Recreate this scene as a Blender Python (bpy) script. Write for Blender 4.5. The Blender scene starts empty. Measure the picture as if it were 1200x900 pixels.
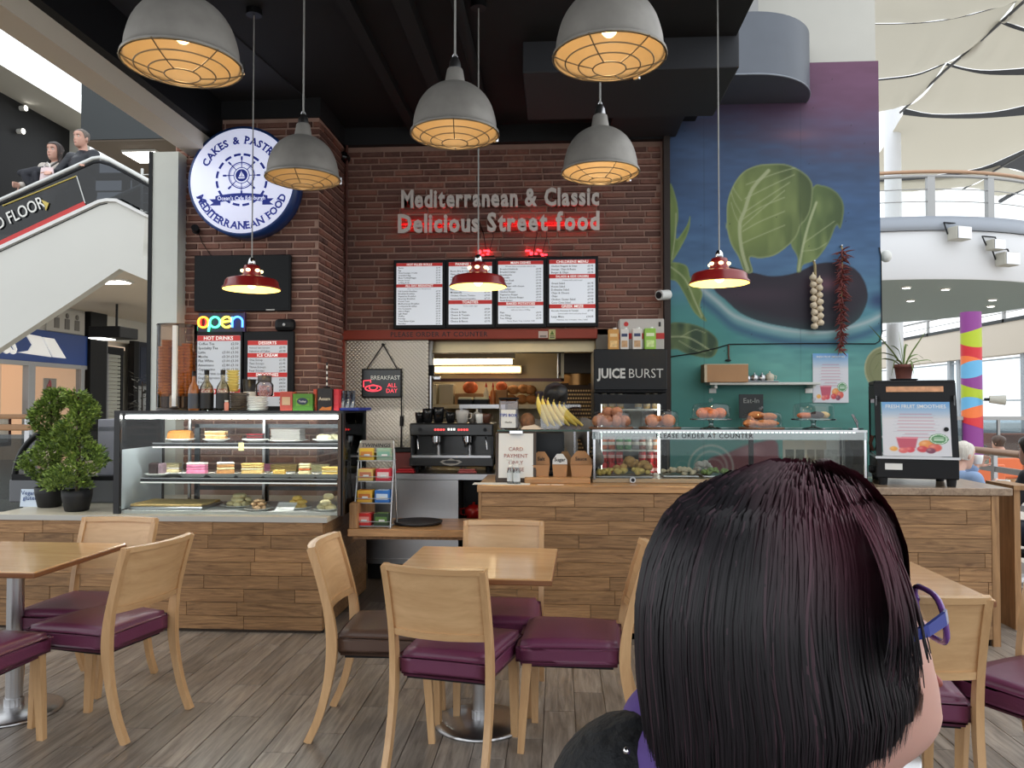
import bpy,bmesh,math,random
import numpy as np
from mathutils import Vector,Matrix,Quaternion
random.seed(7)
SC=bpy.context.scene
COL=SC.collection
PI=math.pi
R=math.radians
CAMZ,YAW,PITCH,FPX=1.5,R(3.5),R(1.4),900.0
cam_d=bpy.data.cameras.new('camera');cam=bpy.data.objects.new('camera',cam_d);COL.objects.link(cam)
cam_d.sensor_width=36.0;cam_d.lens=36.0*FPX/1200.0;cam_d.clip_start=.05;cam_d.clip_end=300
cam.location=(0,0,CAMZ);cam.rotation_euler=(PI/2+PITCH,0,YAW)
SC.camera=cam
w=bpy.data.worlds.new('world');SC.world=w;w.use_nodes=True
bg=w.node_tree.nodes['Background'];bg.inputs[0].default_value=(.93,.97,1.0,1);bg.inputs[1].default_value=1.25
vs=SC.view_settings
vs.view_transform='Standard';vs.look='None';vs.gamma=1;vs.use_curve_mapping=False
vs.exposure=0.5
try:
 SC.cycles.use_denoising=True
 SC.cycles.max_bounces=8;SC.cycles.diffuse_bounces=4;SC.cycles.glossy_bounces=4
 SC.cycles.transparent_max_bounces=24;SC.cycles.transmission_bounces=6
 SC.cycles.caustics_reflective=False;SC.cycles.caustics_refractive=False
 SC.cycles.sample_clamp_indirect=4
except Exception:pass
_rt=Vector((math.cos(YAW),math.sin(YAW),0))
_fw=Vector((-math.sin(YAW)*math.cos(PITCH),math.cos(YAW)*math.cos(PITCH),math.sin(PITCH)))
_up=_rt.cross(_fw)
CP=Vector((0,0,CAMZ))
def ray(px,py):return _fw+_rt*((px-600)/FPX)-_up*((py-450)/FPX)
def at(px,py,Y):
 d=ray(px,py);return CP+d*(Y/d.y)
def atz(px,py,Z):
 d=ray(px,py);return CP+d*((Z-CAMZ)/d.z)
def ax(px,Y,py=472):return at(px,py,Y).x
def az(py,Y,px=600):return at(px,py,Y).z
def proj(p):
 v=Vector(p)-CP;z=v.dot(_fw);return 600+FPX*v.dot(_rt)/z,450-FPX*v.dot(_up)/z
def srgb(r,g,b):
 f=lambda c:((c/255)/12.92 if c/255<=.04045 else((c/255+.055)/1.055)**2.4)
 return(f(r),f(g),f(b),1)
MATS={}
def _new(name):
 m=bpy.data.materials.new(name);m.use_nodes=True
 nt=m.node_tree;b=nt.nodes['Principled BSDF'];MATS[name]=m
 return m,nt,b
def mat(name,rgb,rough=.5,metal=0.,var=0.,vscale=6.,bump=0.,bscale=60.,coat=0.,emis=0.,ecol=None,spec=None,stretch=(1,1,1)):
 if name in MATS:return MATS[name]
 m,nt,b=_new(name);c=srgb(*rgb)
 b.inputs['Base Color'].default_value=c;b.inputs['Roughness'].default_value=rough;b.inputs['Metallic'].default_value=metal
 if spec is not None:b.inputs['Specular IOR Level'].default_value=spec
 if coat:b.inputs['Coat Weight'].default_value=coat;b.inputs['Coat Roughness'].default_value=.1
 if emis:
  b.inputs['Emission Color'].default_value=srgb(*(ecol or rgb));b.inputs['Emission Strength'].default_value=emis
 if var or bump:
  tc=nt.nodes.new('ShaderNodeTexCoord');mp=nt.nodes.new('ShaderNodeMapping');mp.inputs['Scale'].default_value=stretch
  nt.links.new(tc.outputs['Object'],mp.inputs[0])
 if var:
  n=nt.nodes.new('ShaderNodeTexNoise');n.inputs['Scale'].default_value=vscale;n.inputs['Detail'].default_value=5
  nt.links.new(mp.outputs[0],n.inputs['Vector'])
  h=nt.nodes.new('ShaderNodeHueSaturation');h.inputs['Color'].default_value=c
  mr=nt.nodes.new('ShaderNodeMapRange');mr.inputs['From Min'].default_value=.25;mr.inputs['From Max'].default_value=.75
  mr.inputs['To Min'].default_value=1-var;mr.inputs['To Max'].default_value=1+var
  nt.links.new(n.outputs['Fac'],mr.inputs['Value']);nt.links.new(mr.outputs[0],h.inputs['Value']);nt.links.new(h.outputs[0],b.inputs['Base Color'])
 if bump:
  n2=nt.nodes.new('ShaderNodeTexNoise');n2.inputs['Scale'].default_value=bscale;n2.inputs['Detail'].default_value=4
  nt.links.new(mp.outputs[0],n2.inputs['Vector'])
  bp=nt.nodes.new('ShaderNodeBump');bp.inputs['Strength'].default_value=bump;bp.inputs['Distance'].default_value=.01
  nt.links.new(n2.outputs['Fac'],bp.inputs['Height']);nt.links.new(bp.outputs[0],b.inputs['Normal'])
 return m
def wood(name,dark,light,rough=.4,stretch=(1,12,12),scale=2.2,objvar=.0,bump=.08,coat=0.,ring=.5):
 """grain runs along the axis with the small stretch; objvar: brightness spread between pieces"""
 m,nt,b=_new(name);N=nt.nodes.new;L=nt.links.new
 tc=N('ShaderNodeTexCoord');oi=N('ShaderNodeObjectInfo')
 geo=N('ShaderNodeNewGeometry')
 add=N('ShaderNodeMath');add.operation='ADD';L(oi.outputs['Random'],add.inputs[0]);L(geo.outputs['Random Per Island'],add.inputs[1])
 mul=N('ShaderNodeVectorMath');mul.operation='SCALE';mul.inputs[0].default_value=(17,31,23);L(add.outputs[0],mul.inputs['Scale'])
 va=N('ShaderNodeVectorMath');va.operation='ADD';L(tc.outputs['Object'],va.inputs[0]);L(mul.outputs[0],va.inputs[1])
 mp=N('ShaderNodeMapping');mp.inputs['Scale'].default_value=stretch;L(va.outputs[0],mp.inputs[0])
 n=N('ShaderNodeTexNoise');n.inputs['Scale'].default_value=scale;n.inputs['Detail'].default_value=8;n.inputs['Roughness'].default_value=.65;n.inputs['Distortion'].default_value=1.2*ring
 L(mp.outputs[0],n.inputs['Vector'])
 cr=N('ShaderNodeValToRGB');cr.color_ramp.elements[0].color=srgb(*dark);cr.color_ramp.elements[0].position=.3
 cr.color_ramp.elements[1].color=srgb(*light);cr.color_ramp.elements[1].position=.68
 L(n.outputs['Fac'],cr.inputs[0])
 h=N('ShaderNodeHueSaturation');L(cr.outputs[0],h.inputs['Color'])
 fr=N('ShaderNodeMath');fr.operation='FRACT';L(add.outputs[0],fr.inputs[0])
 mr=N('ShaderNodeMapRange');mr.inputs['To Min'].default_value=1-objvar;mr.inputs['To Max'].default_value=1+objvar;L(fr.outputs[0],mr.inputs['Value'])
 L(mr.outputs[0],h.inputs['Value']);L(h.outputs[0],b.inputs['Base Color'])
 b.inputs['Roughness'].default_value=rough
 if coat:b.inputs['Coat Weight'].default_value=coat;b.inputs['Coat Roughness'].default_value=.12
 bp=N('ShaderNodeBump');bp.inputs['Strength'].default_value=bump;bp.inputs['Distance'].default_value=.004
 L(n.outputs['Fac'],bp.inputs['Height']);L(bp.outputs[0],b.inputs['Normal'])
 return m
def glass(name,tint=(246,248,247),refl=.03,rough=.01,fres=True):
 if name in MATS:return MATS[name]
 m=bpy.data.materials.new(name);m.use_nodes=True;nt=m.node_tree;MATS[name]=m
 nt.nodes.clear();N=nt.nodes.new;L=nt.links.new
 o=N('ShaderNodeOutputMaterial');mx=N('ShaderNodeMixShader');t=N('ShaderNodeBsdfTransparent');g=N('ShaderNodeBsdfGlossy')
 t.inputs[0].default_value=srgb(*tint);g.inputs['Roughness'].default_value=rough
 fr=N('ShaderNodeFresnel');fr.inputs[0].default_value=1.22
 ad=N('ShaderNodeMath');ad.operation='ADD';ad.use_clamp=True;ad.inputs[1].default_value=refl-.02
 if fres:L(fr.outputs[0],ad.inputs[0])
 else:ad.inputs[0].default_value=.02
 L(ad.outputs[0],mx.inputs[0]);L(t.outputs[0],mx.inputs[1]);L(g.outputs[0],mx.inputs[2]);L(mx.outputs[0],o.inputs[0])
 return m
def emit(name,rgb,s):
 if name in MATS:return MATS[name]
 return mat(name,rgb,.6,emis=s)
def attr_mat(name,rough=.6,emis=0.,bump=0.,spec=None):
 m,nt,b=_new(name);a=nt.nodes.new('ShaderNodeAttribute');a.attribute_name='paint'
 nt.links.new(a.outputs['Color'],b.inputs['Base Color']);b.inputs['Roughness'].default_value=rough
 if spec is not None:b.inputs['Specular IOR Level'].default_value=spec
 if emis:
  nt.links.new(a.outputs['Color'],b.inputs['Emission Color']);b.inputs['Emission Strength'].default_value=emis
 return m
class MB:
 def __init__(s):s.v=[];s.f=[];s.sm=[]
 def add(s,vs,fs,smooth=False,M=None):
  o=len(s.v)
  s.v+=[tuple(M@Vector(p)) if M is not None else tuple(p) for p in vs]
  s.f+=[tuple(i+o for i in f) for f in fs];s.sm+=[smooth]*len(fs);return s
 def box(s,x0,x1,y0,y1,z0,z1,M=None,b=0):
  if b:
   b=min(b,abs(x1-x0)*.49,abs(y1-y0)*.49,abs(z1-z0)*.49)
   bm=bmesh.new();bmesh.ops.create_cube(bm,size=1)
   for v in bm.verts:v.co=((x0+x1)/2+v.co.x*(x1-x0),(y0+y1)/2+v.co.y*(y1-y0),(z0+z1)/2+v.co.z*(z1-z0))
   bmesh.ops.bevel(bm,geom=list(bm.edges),offset=b,segments=2 if b>.006 else 1,affect='EDGES',profile=.5)
   bm.verts.index_update();s.bm(bm,M,False);bm.free();return s
  vs=[(x0,y0,z0),(x1,y0,z0),(x1,y1,z0),(x0,y1,z0),(x0,y0,z1),(x1,y0,z1),(x1,y1,z1),(x0,y1,z1)]
  return s.add(vs,[(0,3,2,1),(4,5,6,7),(0,1,5,4),(1,2,6,5),(2,3,7,6),(3,0,4,7)],False,M)
 def bm(s,bm,M=None,smooth=True):
  bm.verts.ensure_lookup_table()
  return s.add([v.co.copy() for v in bm.verts],[[v.index for v in f.verts] for f in bm.faces],smooth,M)
 def lathe(s,prof,n=24,M=None,caps=True,smooth=True,a0=0,a1=2*PI):
  full=abs(a1-a0-2*PI)<1e-6;k=n if full else n+1
  vs=[];fs=[]
  for r,z in prof:
   for i in range(k):
    a=a0+(a1-a0)*i/n;vs.append((r*math.cos(a),r*math.sin(a),z))
  for j in range(len(prof)-1):
   for i in range(n):
    i2=(i+1)%k
    fs.append((j*k+i,j*k+i2,(j+1)*k+i2,(j+1)*k+i))
  s.add(vs,fs,smooth,M)
  if caps and full:
   for j,rev in((0,True),(len(prof)-1,False)):
    if prof[j][0]>1e-5:
     r,z=prof[j];ring=[(r*math.cos(2*PI*i/n),r*math.sin(2*PI*i/n),z) for i in range(n)]
     s.add(ring,[tuple(reversed(range(n))) if rev else tuple(range(n))],False,M)
  return s
 def cyl(s,p0,p1,r0,r1=None,n=12,smooth=True):
  p0=Vector(p0);p1=Vector(p1);d=p1-p0;r1=r0 if r1 is None else r1
  q=Vector((0,0,1)).rotation_difference(d.normalized()).to_matrix().to_4x4()
  return s.lathe([(r0,0),(r1,d.length)],n,Matrix.Translation(p0)@q,True,smooth)
 def tube(s,pts,r,n=6,closed=False,caps=True):
  pts=[Vector(p) for p in pts];m=len(pts);rs=r if isinstance(r,(list,tuple)) else[r]*m
  vs=[];fs=[];up=None
  for i,p in enumerate(pts):
   t=(pts[(i+1)%m]-pts[i-1]) if closed else(pts[min(i+1,m-1)]-pts[max(i-1,0)])
   t.normalize()
   if up is None:
    up=Vector((0,0,1)) if abs(t.z)<.9 else Vector((1,0,0))
   a=t.cross(up)
   if a.length<1e-6:a=t.orthogonal()
   a.normalize();bq=a.cross(t);up=bq
   for k in range(n):
    an=2*PI*k/n;vs.append(p+(a*math.cos(an)+bq*math.sin(an))*rs[i])
  for i in range(m if closed else m-1):
   j=(i+1)%m
   for k in range(n):fs.append((i*n+k,i*n+(k+1)%n,j*n+(k+1)%n,j*n+k))
  s.add(vs,[tuple(reversed(f)) for f in fs],True)
  if caps and not closed:
   s.add(vs[:n],[tuple(range(n))]);s.add(vs[-n:],[tuple(reversed(range(n)))])
  return s
 def prism(s,poly,y0,y1,M=None):
  """poly: (x, z) points, counter-clockwise seen from -y; extruded y0..y1"""
  n=len(poly)
  ar=sum(poly[i][0]*poly[(i+1)%n][1]-poly[(i+1)%n][0]*poly[i][1] for i in range(n))
  if ar<0:poly=list(reversed(poly))
  vs=[(x,y0,z) for x,z in poly]+[(x,y1,z) for x,z in poly]
  fs=[tuple(range(n)),tuple(reversed(range(n,2*n)))]
  for i in range(n):
   j=(i+1)%n;fs.append((j,i,i+n,j+n))
  return s.add(vs,fs,False,M)
 def ball(s,c,r,n=10,sc=(1,1,1),M=None):
  k=n//2+1;prof=[(max(1e-6,math.sin(PI*i/k)),-math.cos(PI*i/k)) for i in range(k+1)]
  T_=Matrix.Translation(Vector(c))@Matrix.Diagonal((r*sc[0],r*sc[1],r*sc[2],1))
  return s.lathe(prof,n,(M@T_) if M is not None else T_,False)
 def capsule(s,p0,p1,r0,r1,n=12):
  p0=Vector(p0);p1=Vector(p1);d=p1-p0
  q=Vector((0,0,1)).rotation_difference(d.normalized()).to_matrix().to_4x4();Ld=d.length
  prof=[(max(1e-6,r0*math.sin(a)),-r0*math.cos(a)) for a in(0,PI/6,PI/3,PI/2)]+[(max(1e-6,r1*math.cos(a)),Ld+r1*math.sin(a)) for a in(0,PI/6,PI/3,PI/2)]
  return s.lathe(prof,n,Matrix.Translation(p0)@q,False)
 def grid(s,P,smooth=True,closed_u=False,flip=False):
  """P[i][j] points"""
  n=len(P);m=len(P[0]);fs=[]
  for i in range(n-1):
   for j in range(m if closed_u else m-1):
    q=(i*m+j,i*m+(j+1)%m,(i+1)*m+(j+1)%m,(i+1)*m+j)
    fs.append(tuple(reversed(q)) if flip else q)
  return s.add([p for row in P for p in row],fs,smooth)
 def mesh(s,name):
  me=bpy.data.meshes.new(name);me.from_pydata(s.v,[],s.f)
  me.polygons.foreach_set('use_smooth',s.sm);me.update();return me
 def build(s,name,m,parent=None,loc=None,rz=None):
  return link(name,s.mesh(name),m,parent,loc,rz)
def link(name,me,m,parent=None,loc=None,rz=None):
 o=bpy.data.objects.new(name,me);COL.objects.link(o)
 if m is not None and len(me.materials)==0:me.materials.append(m)
 if parent is not None:o.parent=parent
 if loc is not None:o.location=loc
 if rz is not None:o.rotation_euler=(0,0,rz)
 return o
def tag(o,label,cat,group=None):
 o['label']=label;o['category']=cat
 if group:o['group']=group
 return o
def T(name,label,cat,loc=(0,0,0),rz=0,group=None):
 o=bpy.data.objects.new(name,None);COL.objects.link(o);o.empty_display_size=.05
 o.location=loc;o.rotation_euler=(0,0,rz);return tag(o,label,cat,group)
def S(name,mb,m):
 o=mb.build(name,m);o['kind']='structure';return o
def copy_tree(o,parent=None):
 c=o.copy();COL.objects.link(c);c.parent=parent
 for ch in o.children:copy_tree(ch,c)
 return c
def solid(ob_me,mods):
 """evaluate modifiers on a mesh, returns the new mesh"""
 o=bpy.data.objects.new('tmp',ob_me);COL.objects.link(o)
 for t,kw in mods:
  md=o.modifiers.new('m',t)
  for k,v in kw.items():setattr(md,k,v)
 bpy.context.view_layer.update()
 dg=bpy.context.evaluated_depsgraph_get()
 me=bpy.data.meshes.new_from_object(o.evaluated_get(dg));bpy.data.objects.remove(o);return me
TX={}
def text_mesh(body,size,align='CENTER',ext=0.,bold=0.,res=1,space=1.,lines=1.,sp=1.):
 c=bpy.data.curves.new('text','FONT');c.body=body;c.size=size;c.align_x=align;c.align_y='BOTTOM_BASELINE' if False else 'TOP_BASELINE'
 c.extrude=ext;c.offset=bold*size;c.resolution_u=res;c.space_character=sp;c.space_line=lines;c.fill_mode='FRONT' if ext==0 else 'BOTH'
 o=bpy.data.objects.new('t',c);me=bpy.data.meshes.new_from_object(o)
 bpy.data.objects.remove(o);bpy.data.curves.remove(c);return me
FRONT=Matrix.Rotation(PI/2,4,'X')
def text(name,body,size,m,parent,loc,align='CENTER',ext=0.,bold=0.,sx=1.,M=None,res=2,lines=1.,sp=1.,rot=0.):
 me=text_mesh(body,size,align,ext,bold,res,lines=lines,sp=sp)
 me.transform((M if M is not None else FRONT)@Matrix.Rotation(rot,4,'Z')@Matrix.Diagonal((sx,1,1,1)))
 return link(name,me,m,parent,loc)
def inpoly(px,py,poly):
 inside=np.zeros(px.shape,bool);n=len(poly)
 for i in range(n):
  x0,y0=poly[i];x1,y1=poly[(i+1)%n]
  if y0==y1:continue
  c=((y0>py)!=(y1>py))&(px<(x1-x0)*(py-y0)/(y1-y0)+x0);inside ^=c
 return inside
def dline(px,py,pts,closed=False):
 d=np.full(px.shape,1e9);n=len(pts)
 for i in range(n if closed else n-1):
  x0,y0=pts[i];x1,y1=pts[(i+1)%n];dx,dy=x1-x0,y1-y0;l2=dx*dx+dy*dy+1e-9
  t=np.clip(((px-x0)*dx+(py-y0)*dy)/l2,0,1);d=np.minimum(d,np.hypot(px-x0-t*dx,py-y0-t*dy))
 return d
def cat(pts,k=6,closed=True):
 out=[];n=len(pts)
 for i in range(n if closed else n-1):
  p=[pts[(i+j-1)%n] if closed else pts[min(max(i+j-1,0),n-1)] for j in range(4)]
  for a in range(k):
   t=a/k
   out.append(tuple(.5*(2*p[1][d]+(p[2][d]-p[0][d])*t+(2*p[0][d]-5*p[1][d]+4*p[2][d]-p[3][d])*t*t+(3*p[1][d]-p[0][d]-3*p[2][d]+p[3][d])*t**3) for d in(0,1)))
 if not closed:out.append(tuple(pts[-1]))
 return out
def lin(c):c=np.asarray(c,float)/255;return np.where(c<=.04045,c/12.92,((c+.055)/1.055)**2.4)
class Paint:
 def __init__(s,px,py):s.x=px;s.y=py;s.c=np.zeros(px.shape+(3,))
 def fill(s,col):s.c[:]=np.asarray(col,float);return s
 def blend(s,m,col):
  m=np.clip(m,0,1)[...,None];s.c=s.c*(1-m)+np.asarray(col,float)*m;return s
 def poly(s,pts,col,soft=1.2,a=1.):
  d=dline(s.x,s.y,pts,True);i=inpoly(s.x,s.y,pts);sd=np.where(i,d,-d)
  return s.blend(a*np.clip(sd/soft+.5,0,1),col)
 def mask(s,pts,soft=1.2):
  d=dline(s.x,s.y,pts,True);i=inpoly(s.x,s.y,pts);sd=np.where(i,d,-d);return np.clip(sd/soft+.5,0,1),sd
 def stroke(s,pts,w,col,a=1.,soft=1.2,closed=False):
  d=dline(s.x,s.y,pts,closed);return s.blend(a*np.clip((w-d)/soft+.5,0,1),col)
def panel(name,nx,ny,fn,paintfn,m,parent=None):
 """flat grid nx*ny; fn(u,v)->3d point; paintfn(U,V)->(ny+1,nx+1,3) sRGB 0..255"""
 U,V=np.meshgrid(np.linspace(0,1,nx+1),np.linspace(0,1,ny+1))
 c=lin(np.clip(paintfn(U,V),0,255))
 vs=[fn(U[j,i],V[j,i]) for j in range(ny+1) for i in range(nx+1)]
 fs=[(j*(nx+1)+i,j*(nx+1)+i+1,(j+1)*(nx+1)+i+1,(j+1)*(nx+1)+i) for j in range(ny) for i in range(nx)]
 me=bpy.data.meshes.new(name);me.from_pydata([tuple(p) for p in vs],[],fs)
 at_=me.color_attributes.new('paint','FLOAT_COLOR','POINT')
 at_.data.foreach_set('color',np.concatenate([c.reshape(-1,3),np.ones((c.shape[0]*c.shape[1],1))],1).ravel().astype(np.float32))
 me.update();return link(name,me,m,parent)
M_BLACK=mat('black_metal',(18,18,20),.45,spec=.25)
M_SATIN=mat('satin_black',(24,25,28),.55,spec=.25)
M_WHITE=mat('white_paint',(225,225,220),.5)
M_CREAM=mat('cream_paint',(205,198,182),.6,var=.04)
M_STEEL=mat('brushed_steel',(190,190,192),.28,1.,var=.06,vscale=40,stretch=(1,1,30))
M_CHROME=mat('chrome',(215,215,218),.12,1.)
M_PORC=mat('porcelain',(238,238,234),.2)
M_GLASS=glass('clear_glass')
M_GLASSD=glass('dome_plastic',(244,244,244),.07,fres=False)
M_CARD=mat('cardboard',(168,128,92),.8,var=.08)
M_PAPER=mat('paper_white',(225,225,222),.7)
M_RED=mat('red_print',(196,40,38),.5)
M_INK=mat('black_print',(35,35,40),.6)
M_INKB=mat('blue_print',(20,50,150),.5)
#  SETTING
YF,YPIER,YW,YM=4.93,6.2,6.95,6.9
ZC,ZB=4.02,3.86
def floor_mat():
 m,nt,b=_new('floor_far');N=nt.nodes.new;L=nt.links.new
 tc=N('ShaderNodeTexCoord');mp=N('ShaderNodeMapping');mp.inputs['Rotation'].default_value=(0,0,PI/2);L(tc.outputs['Object'],mp.inputs[0])
 br=N('ShaderNodeTexBrick');br.inputs['Scale'].default_value=1;br.inputs['Brick Width'].default_value=.9;br.inputs['Row Height'].default_value=.148
 br.inputs['Mortar Size'].default_value=.0025;br.inputs['Color1'].default_value=srgb(104,93,84);br.inputs['Color2'].default_value=srgb(84,75,67);br.inputs['Mortar'].default_value=srgb(44,41,38)
 L(mp.outputs[0],br.inputs['Vector']);L(br.outputs['Color'],b.inputs['Base Color']);b.inputs['Roughness'].default_value=.35
 return m
fl=MB().box(-30,45,-12,60,-.3,-.006)
FLOOR=S('floor',fl,floor_mat())
M_PLANK=wood('floor_plank',(92,84,77),(160,149,138),.33,(14,1.2,14),2.6,.16,.25)
pw,plen=.15,.92
pm=[MB().box(-pw/2+.0018,pw/2-.0018,0,L_-.0035,-.02,0,b=.0012).mesh('plank') for L_ in(plen,)]
for me in pm:me.materials.append(M_PLANK)
ix=0;planks=0;x=-3.75
while x<3.75:
 off=(0,.34,.61,.17,.48,.78)[ix%6]
 y=2.55-plen+off*plen
 while y<5.2:
  yc=y+plen/2;p=proj((x,min(max(yc,2.6),5.2),0))
  if yc>2.5 and abs(x-0.02)<(yc+.6)*.80+.3:
   o=link('plank',pm[0],None,FLOOR,(x,y,0));planks+=1
  y+=plen
 x+=pw;ix+=1
M_CEIL=mat('ceiling_black',(22,23,26),.75,var=.2,vscale=3)
M_CHAR=mat('ceiling_charcoal',(50,52,57),.7)
XL,XR=-2.92,1.22
c=MB().box(XL,XR,-5,YW+.05,ZC,ZC+.2)
CEIL=S('ceiling',c,M_CEIL)
def trim(n,mb,m):return S('trim_%d'%n,mb,m)
pz=ZC-.012
pl=[atz(0,-20,pz),atz(228,0,pz),atz(372,128,pz),atz(215,128,pz),atz(-60,-45,pz)]
c2=MB().add([(p.x,p.y,pz) for p in(pl[0],pl[1],pl[2],pl[3])]+[(p.x,p.y,ZC+.01) for p in(pl[0],pl[1],pl[2],pl[3])],[(0,1,2,3),(7,6,5,4),(0,4,5,1),(1,5,6,2),(2,6,7,3),(3,7,4,0)])
trim(1,c2,M_CHAR)
trim(2,MB().box(-1.0,-.9,3.4,YW,ZC-.10,ZC),M_CEIL)
trim(3,MB().box(-1.35,-1.27,3.4,YW,ZC-.07,ZC),M_CEIL)
trim(4,MB().tube([(-.62,3.4,ZC-.06),(-.62,YW,ZC-.06)],.04,8),M_CEIL)
d0=at(600,20,5.6);d1=at(805,100,5.6)
trim(5,MB().box(-.25,XR+.02,5.3,6.2,ZC-.22,ZC+.1,b=.01),M_CHAR)
trim(6,MB().box(.45,1.05,6.2,6.9,ZC-.14,ZC+.1,b=.01),M_CHAR)
M_BULK=mat('bulkhead_grey',(92,98,108),.45,var=.05)
zb0=az(122,YM,870);zb1=zb0+.52
xb1=ax(962,6.6);yb0,yb1=6.28,6.9;xb0=ax(800,6.3)
rb=(yb1-yb0)
pts=[(xb0,yb0),(xb1-rb,yb0)]+[(xb1-rb+rb*math.sin(a),yb1-rb*math.cos(a)) for a in np.linspace(.08,PI/2,14)]+[(xb0,yb1)]
bk=MB();n=len(pts)
bk.add([(x,y,zb0) for x,y in pts]+[(x,y,zb1) for x,y in pts],[tuple(reversed(range(n))),tuple(range(n,2*n))])
side=[[(x,y,zb0) for x,y in pts],[(x,y,zb1) for x,y in pts]]
bk.grid(side,True)
trim(7,bk,M_BULK)
trim(8,MB().tube([(x,y,zb0+.005) for x,y in pts[:-1]],.008,6),mat('bead_grey',(130,136,146),.4))
M_UW=mat('upper_white',(196,194,186),.7,var=.05,vscale=2)
xm0,xm1=ax(785,YM),ax(1034,YM)
zm1=az(72,YM,1000)
trim(9,MB().box(ax(845,YM),xm1-.02,YM+.01,YM+.3,zm1,zm1+1.6),M_UW)
trim(10,MB().box(ax(868,6.3),ax(893,6.3),6.32,6.9,zb1+.0,zb1+1.3),mat('beam_grey',(150,150,150),.6))
def brick_mat():
 m,nt,b=_new('brick_face');N=nt.nodes.new;L=nt.links.new
 oi=N('ShaderNodeObjectInfo');geo=N('ShaderNodeNewGeometry');tc=N('ShaderNodeTexCoord')
 add=N('ShaderNodeMath');add.operation='ADD';L(oi.outputs['Random'],add.inputs[0]);L(geo.outputs['Random Per Island'],add.inputs[1])
 fr=N('ShaderNodeMath');fr.operation='FRACT';L(add.outputs[0],fr.inputs[0])
 cr=N('ShaderNodeValToRGB');e=cr.color_ramp.elements
 e[0].color=srgb(100,70,62);e[0].position=0;e[1].color=srgb(142,100,86);e[1].position=1
 x=e.new(.35);x.color=srgb(124,84,72);x=e.new(.6);x.color=srgb(112,82,74);x=e.new(.8);x.color=srgb(146,96,80)
 L(fr.outputs[0],cr.inputs[0])
 n=N('ShaderNodeTexNoise');n.inputs['Scale'].default_value=22;n.inputs['Detail'].default_value=6
 va=N('ShaderNodeVectorMath');va.operation='ADD';sc=N('ShaderNodeVectorMath');sc.operation='SCALE';sc.inputs[0].default_value=(9,7,5);L(add.outputs[0],sc.inputs['Scale'])
 L(tc.outputs['Object'],va.inputs[0]);L(sc.outputs[0],va.inputs[1]);L(va.outputs[0],n.inputs['Vector'])
 mr=N('ShaderNodeMapRange');mr.inputs['From Min'].default_value=.3;mr.inputs['From Max'].default_value=.7;mr.inputs['To Min'].default_value=.72;mr.inputs['To Max'].default_value=1.2;L(n.outputs['Fac'],mr.inputs['Value'])
 h=N('ShaderNodeHueSaturation');L(cr.outputs[0],h.inputs['Color']);L(mr.outputs[0],h.inputs['Value']);L(h.outputs[0],b.inputs['Base Color'])
 b.inputs['Roughness'].default_value=.85
 bp=N('ShaderNodeBump');bp.inputs['Strength'].default_value=.5;bp.inputs['Distance'].default_value=.006;L(n.outputs['Fac'],bp.inputs['Height']);L(bp.outputs[0],b.inputs['Normal'])
 return m
M_BRICK=brick_mat()
M_MORT=mat('mortar',(186,152,136),.9,var=.12,vscale=9,bump=.3,bscale=80)
M_MORTD=mat('mortar_dark',(164,132,118),.9,var=.12,vscale=9,bump=.3,bscale=80)
def ubrick(k):
 random.seed(100+k);j=lambda a:random.uniform(-a,a)
 bm_=MB();h,t=.5,1.
 vs=[(-.5,0,-.5),(.5,0,-.5),(.5,0,.5),(-.5,0,.5)]
 fr=[(-.5+.02+j(.012),-t,-.42+j(.06)),(.5-.02+j(.012),-t,-.42+j(.06)),(.5-.02+j(.012),-t,.42+j(.06)),(-.5+.02+j(.012),-t,.42+j(.06))]
 bm_.add(vs+fr,[(4,5,6,7),(0,1,5,4),(1,2,6,5),(2,3,7,6),(3,0,4,7)])
 me=bm_.mesh('brick');me.materials.append(M_BRICK);return bm_,me
UB=[ubrick(k) for k in range(5)]
def brickface(parent,org,ang,W,H,row=.059,hb=.045,tl=.014,maxn=300,order=None,seed=1):
 """running bond of long thin bricks; org lower left, ang about z of the wall's x axis; outward normal -y of that frame"""
 rnd=random.Random(seed);M0=Matrix.Translation(org)@Matrix.Rotation(ang,4,'Z');L_=[]
 r=0;z=0
 while z+hb<=H+.004:
  x=-rnd.uniform(0,.2)
  while x<W:
   l=rnd.choice((.2,.23,.25,.18,.14,.26));a=max(x,0);b_=min(x+l,W)
   if b_-a>.03:L_.append((a,b_,z,rnd.randrange(5),rnd.uniform(.7,1.15)))
   x+=l+.012
  z+=row;r+=1
 if order:L_.sort(key=order)
 extra=MB()
 for i,(a,b_,z,k,t) in enumerate(L_):
  Mx=M0@Matrix.Translation(((a+b_)/2,0,z+hb/2))@Matrix.Diagonal((b_-a,tl*t,hb,1))
  if i<maxn:
   o=link('brick',UB[k][1],None,parent);o.matrix_local=Mx
  else:extra.add(UB[k][0].v,UB[k][0].f,False,Mx)
 if extra.v:
  e=extra.build('brick_courses',M_BRICK,parent);e['kind']='stuff'
zbeam1=az(386.5,YW,560)
xw0,xw1=ax(397,YW),ax(779,YW)
WB=S('wall_back',MB().box(xw0-.3,xw1+.02,YW,YW+.22,zbeam1-.05,ZB+.01),M_MORTD)
brickface(WB,(xw0,YW,zbeam1+.01),0,xw1-xw0-.03,ZB-zbeam1-.01,maxn=300,order=lambda q:q[2] if not(-.0<0) else 0,seed=3)
xp0,xp1=ax(203,YPIER),ax(372,YPIER)
WP=S('wall_pier',MB().box(xp0,xp1,YPIER,YW+.05,0,ZB+.01),M_MORT)
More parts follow.
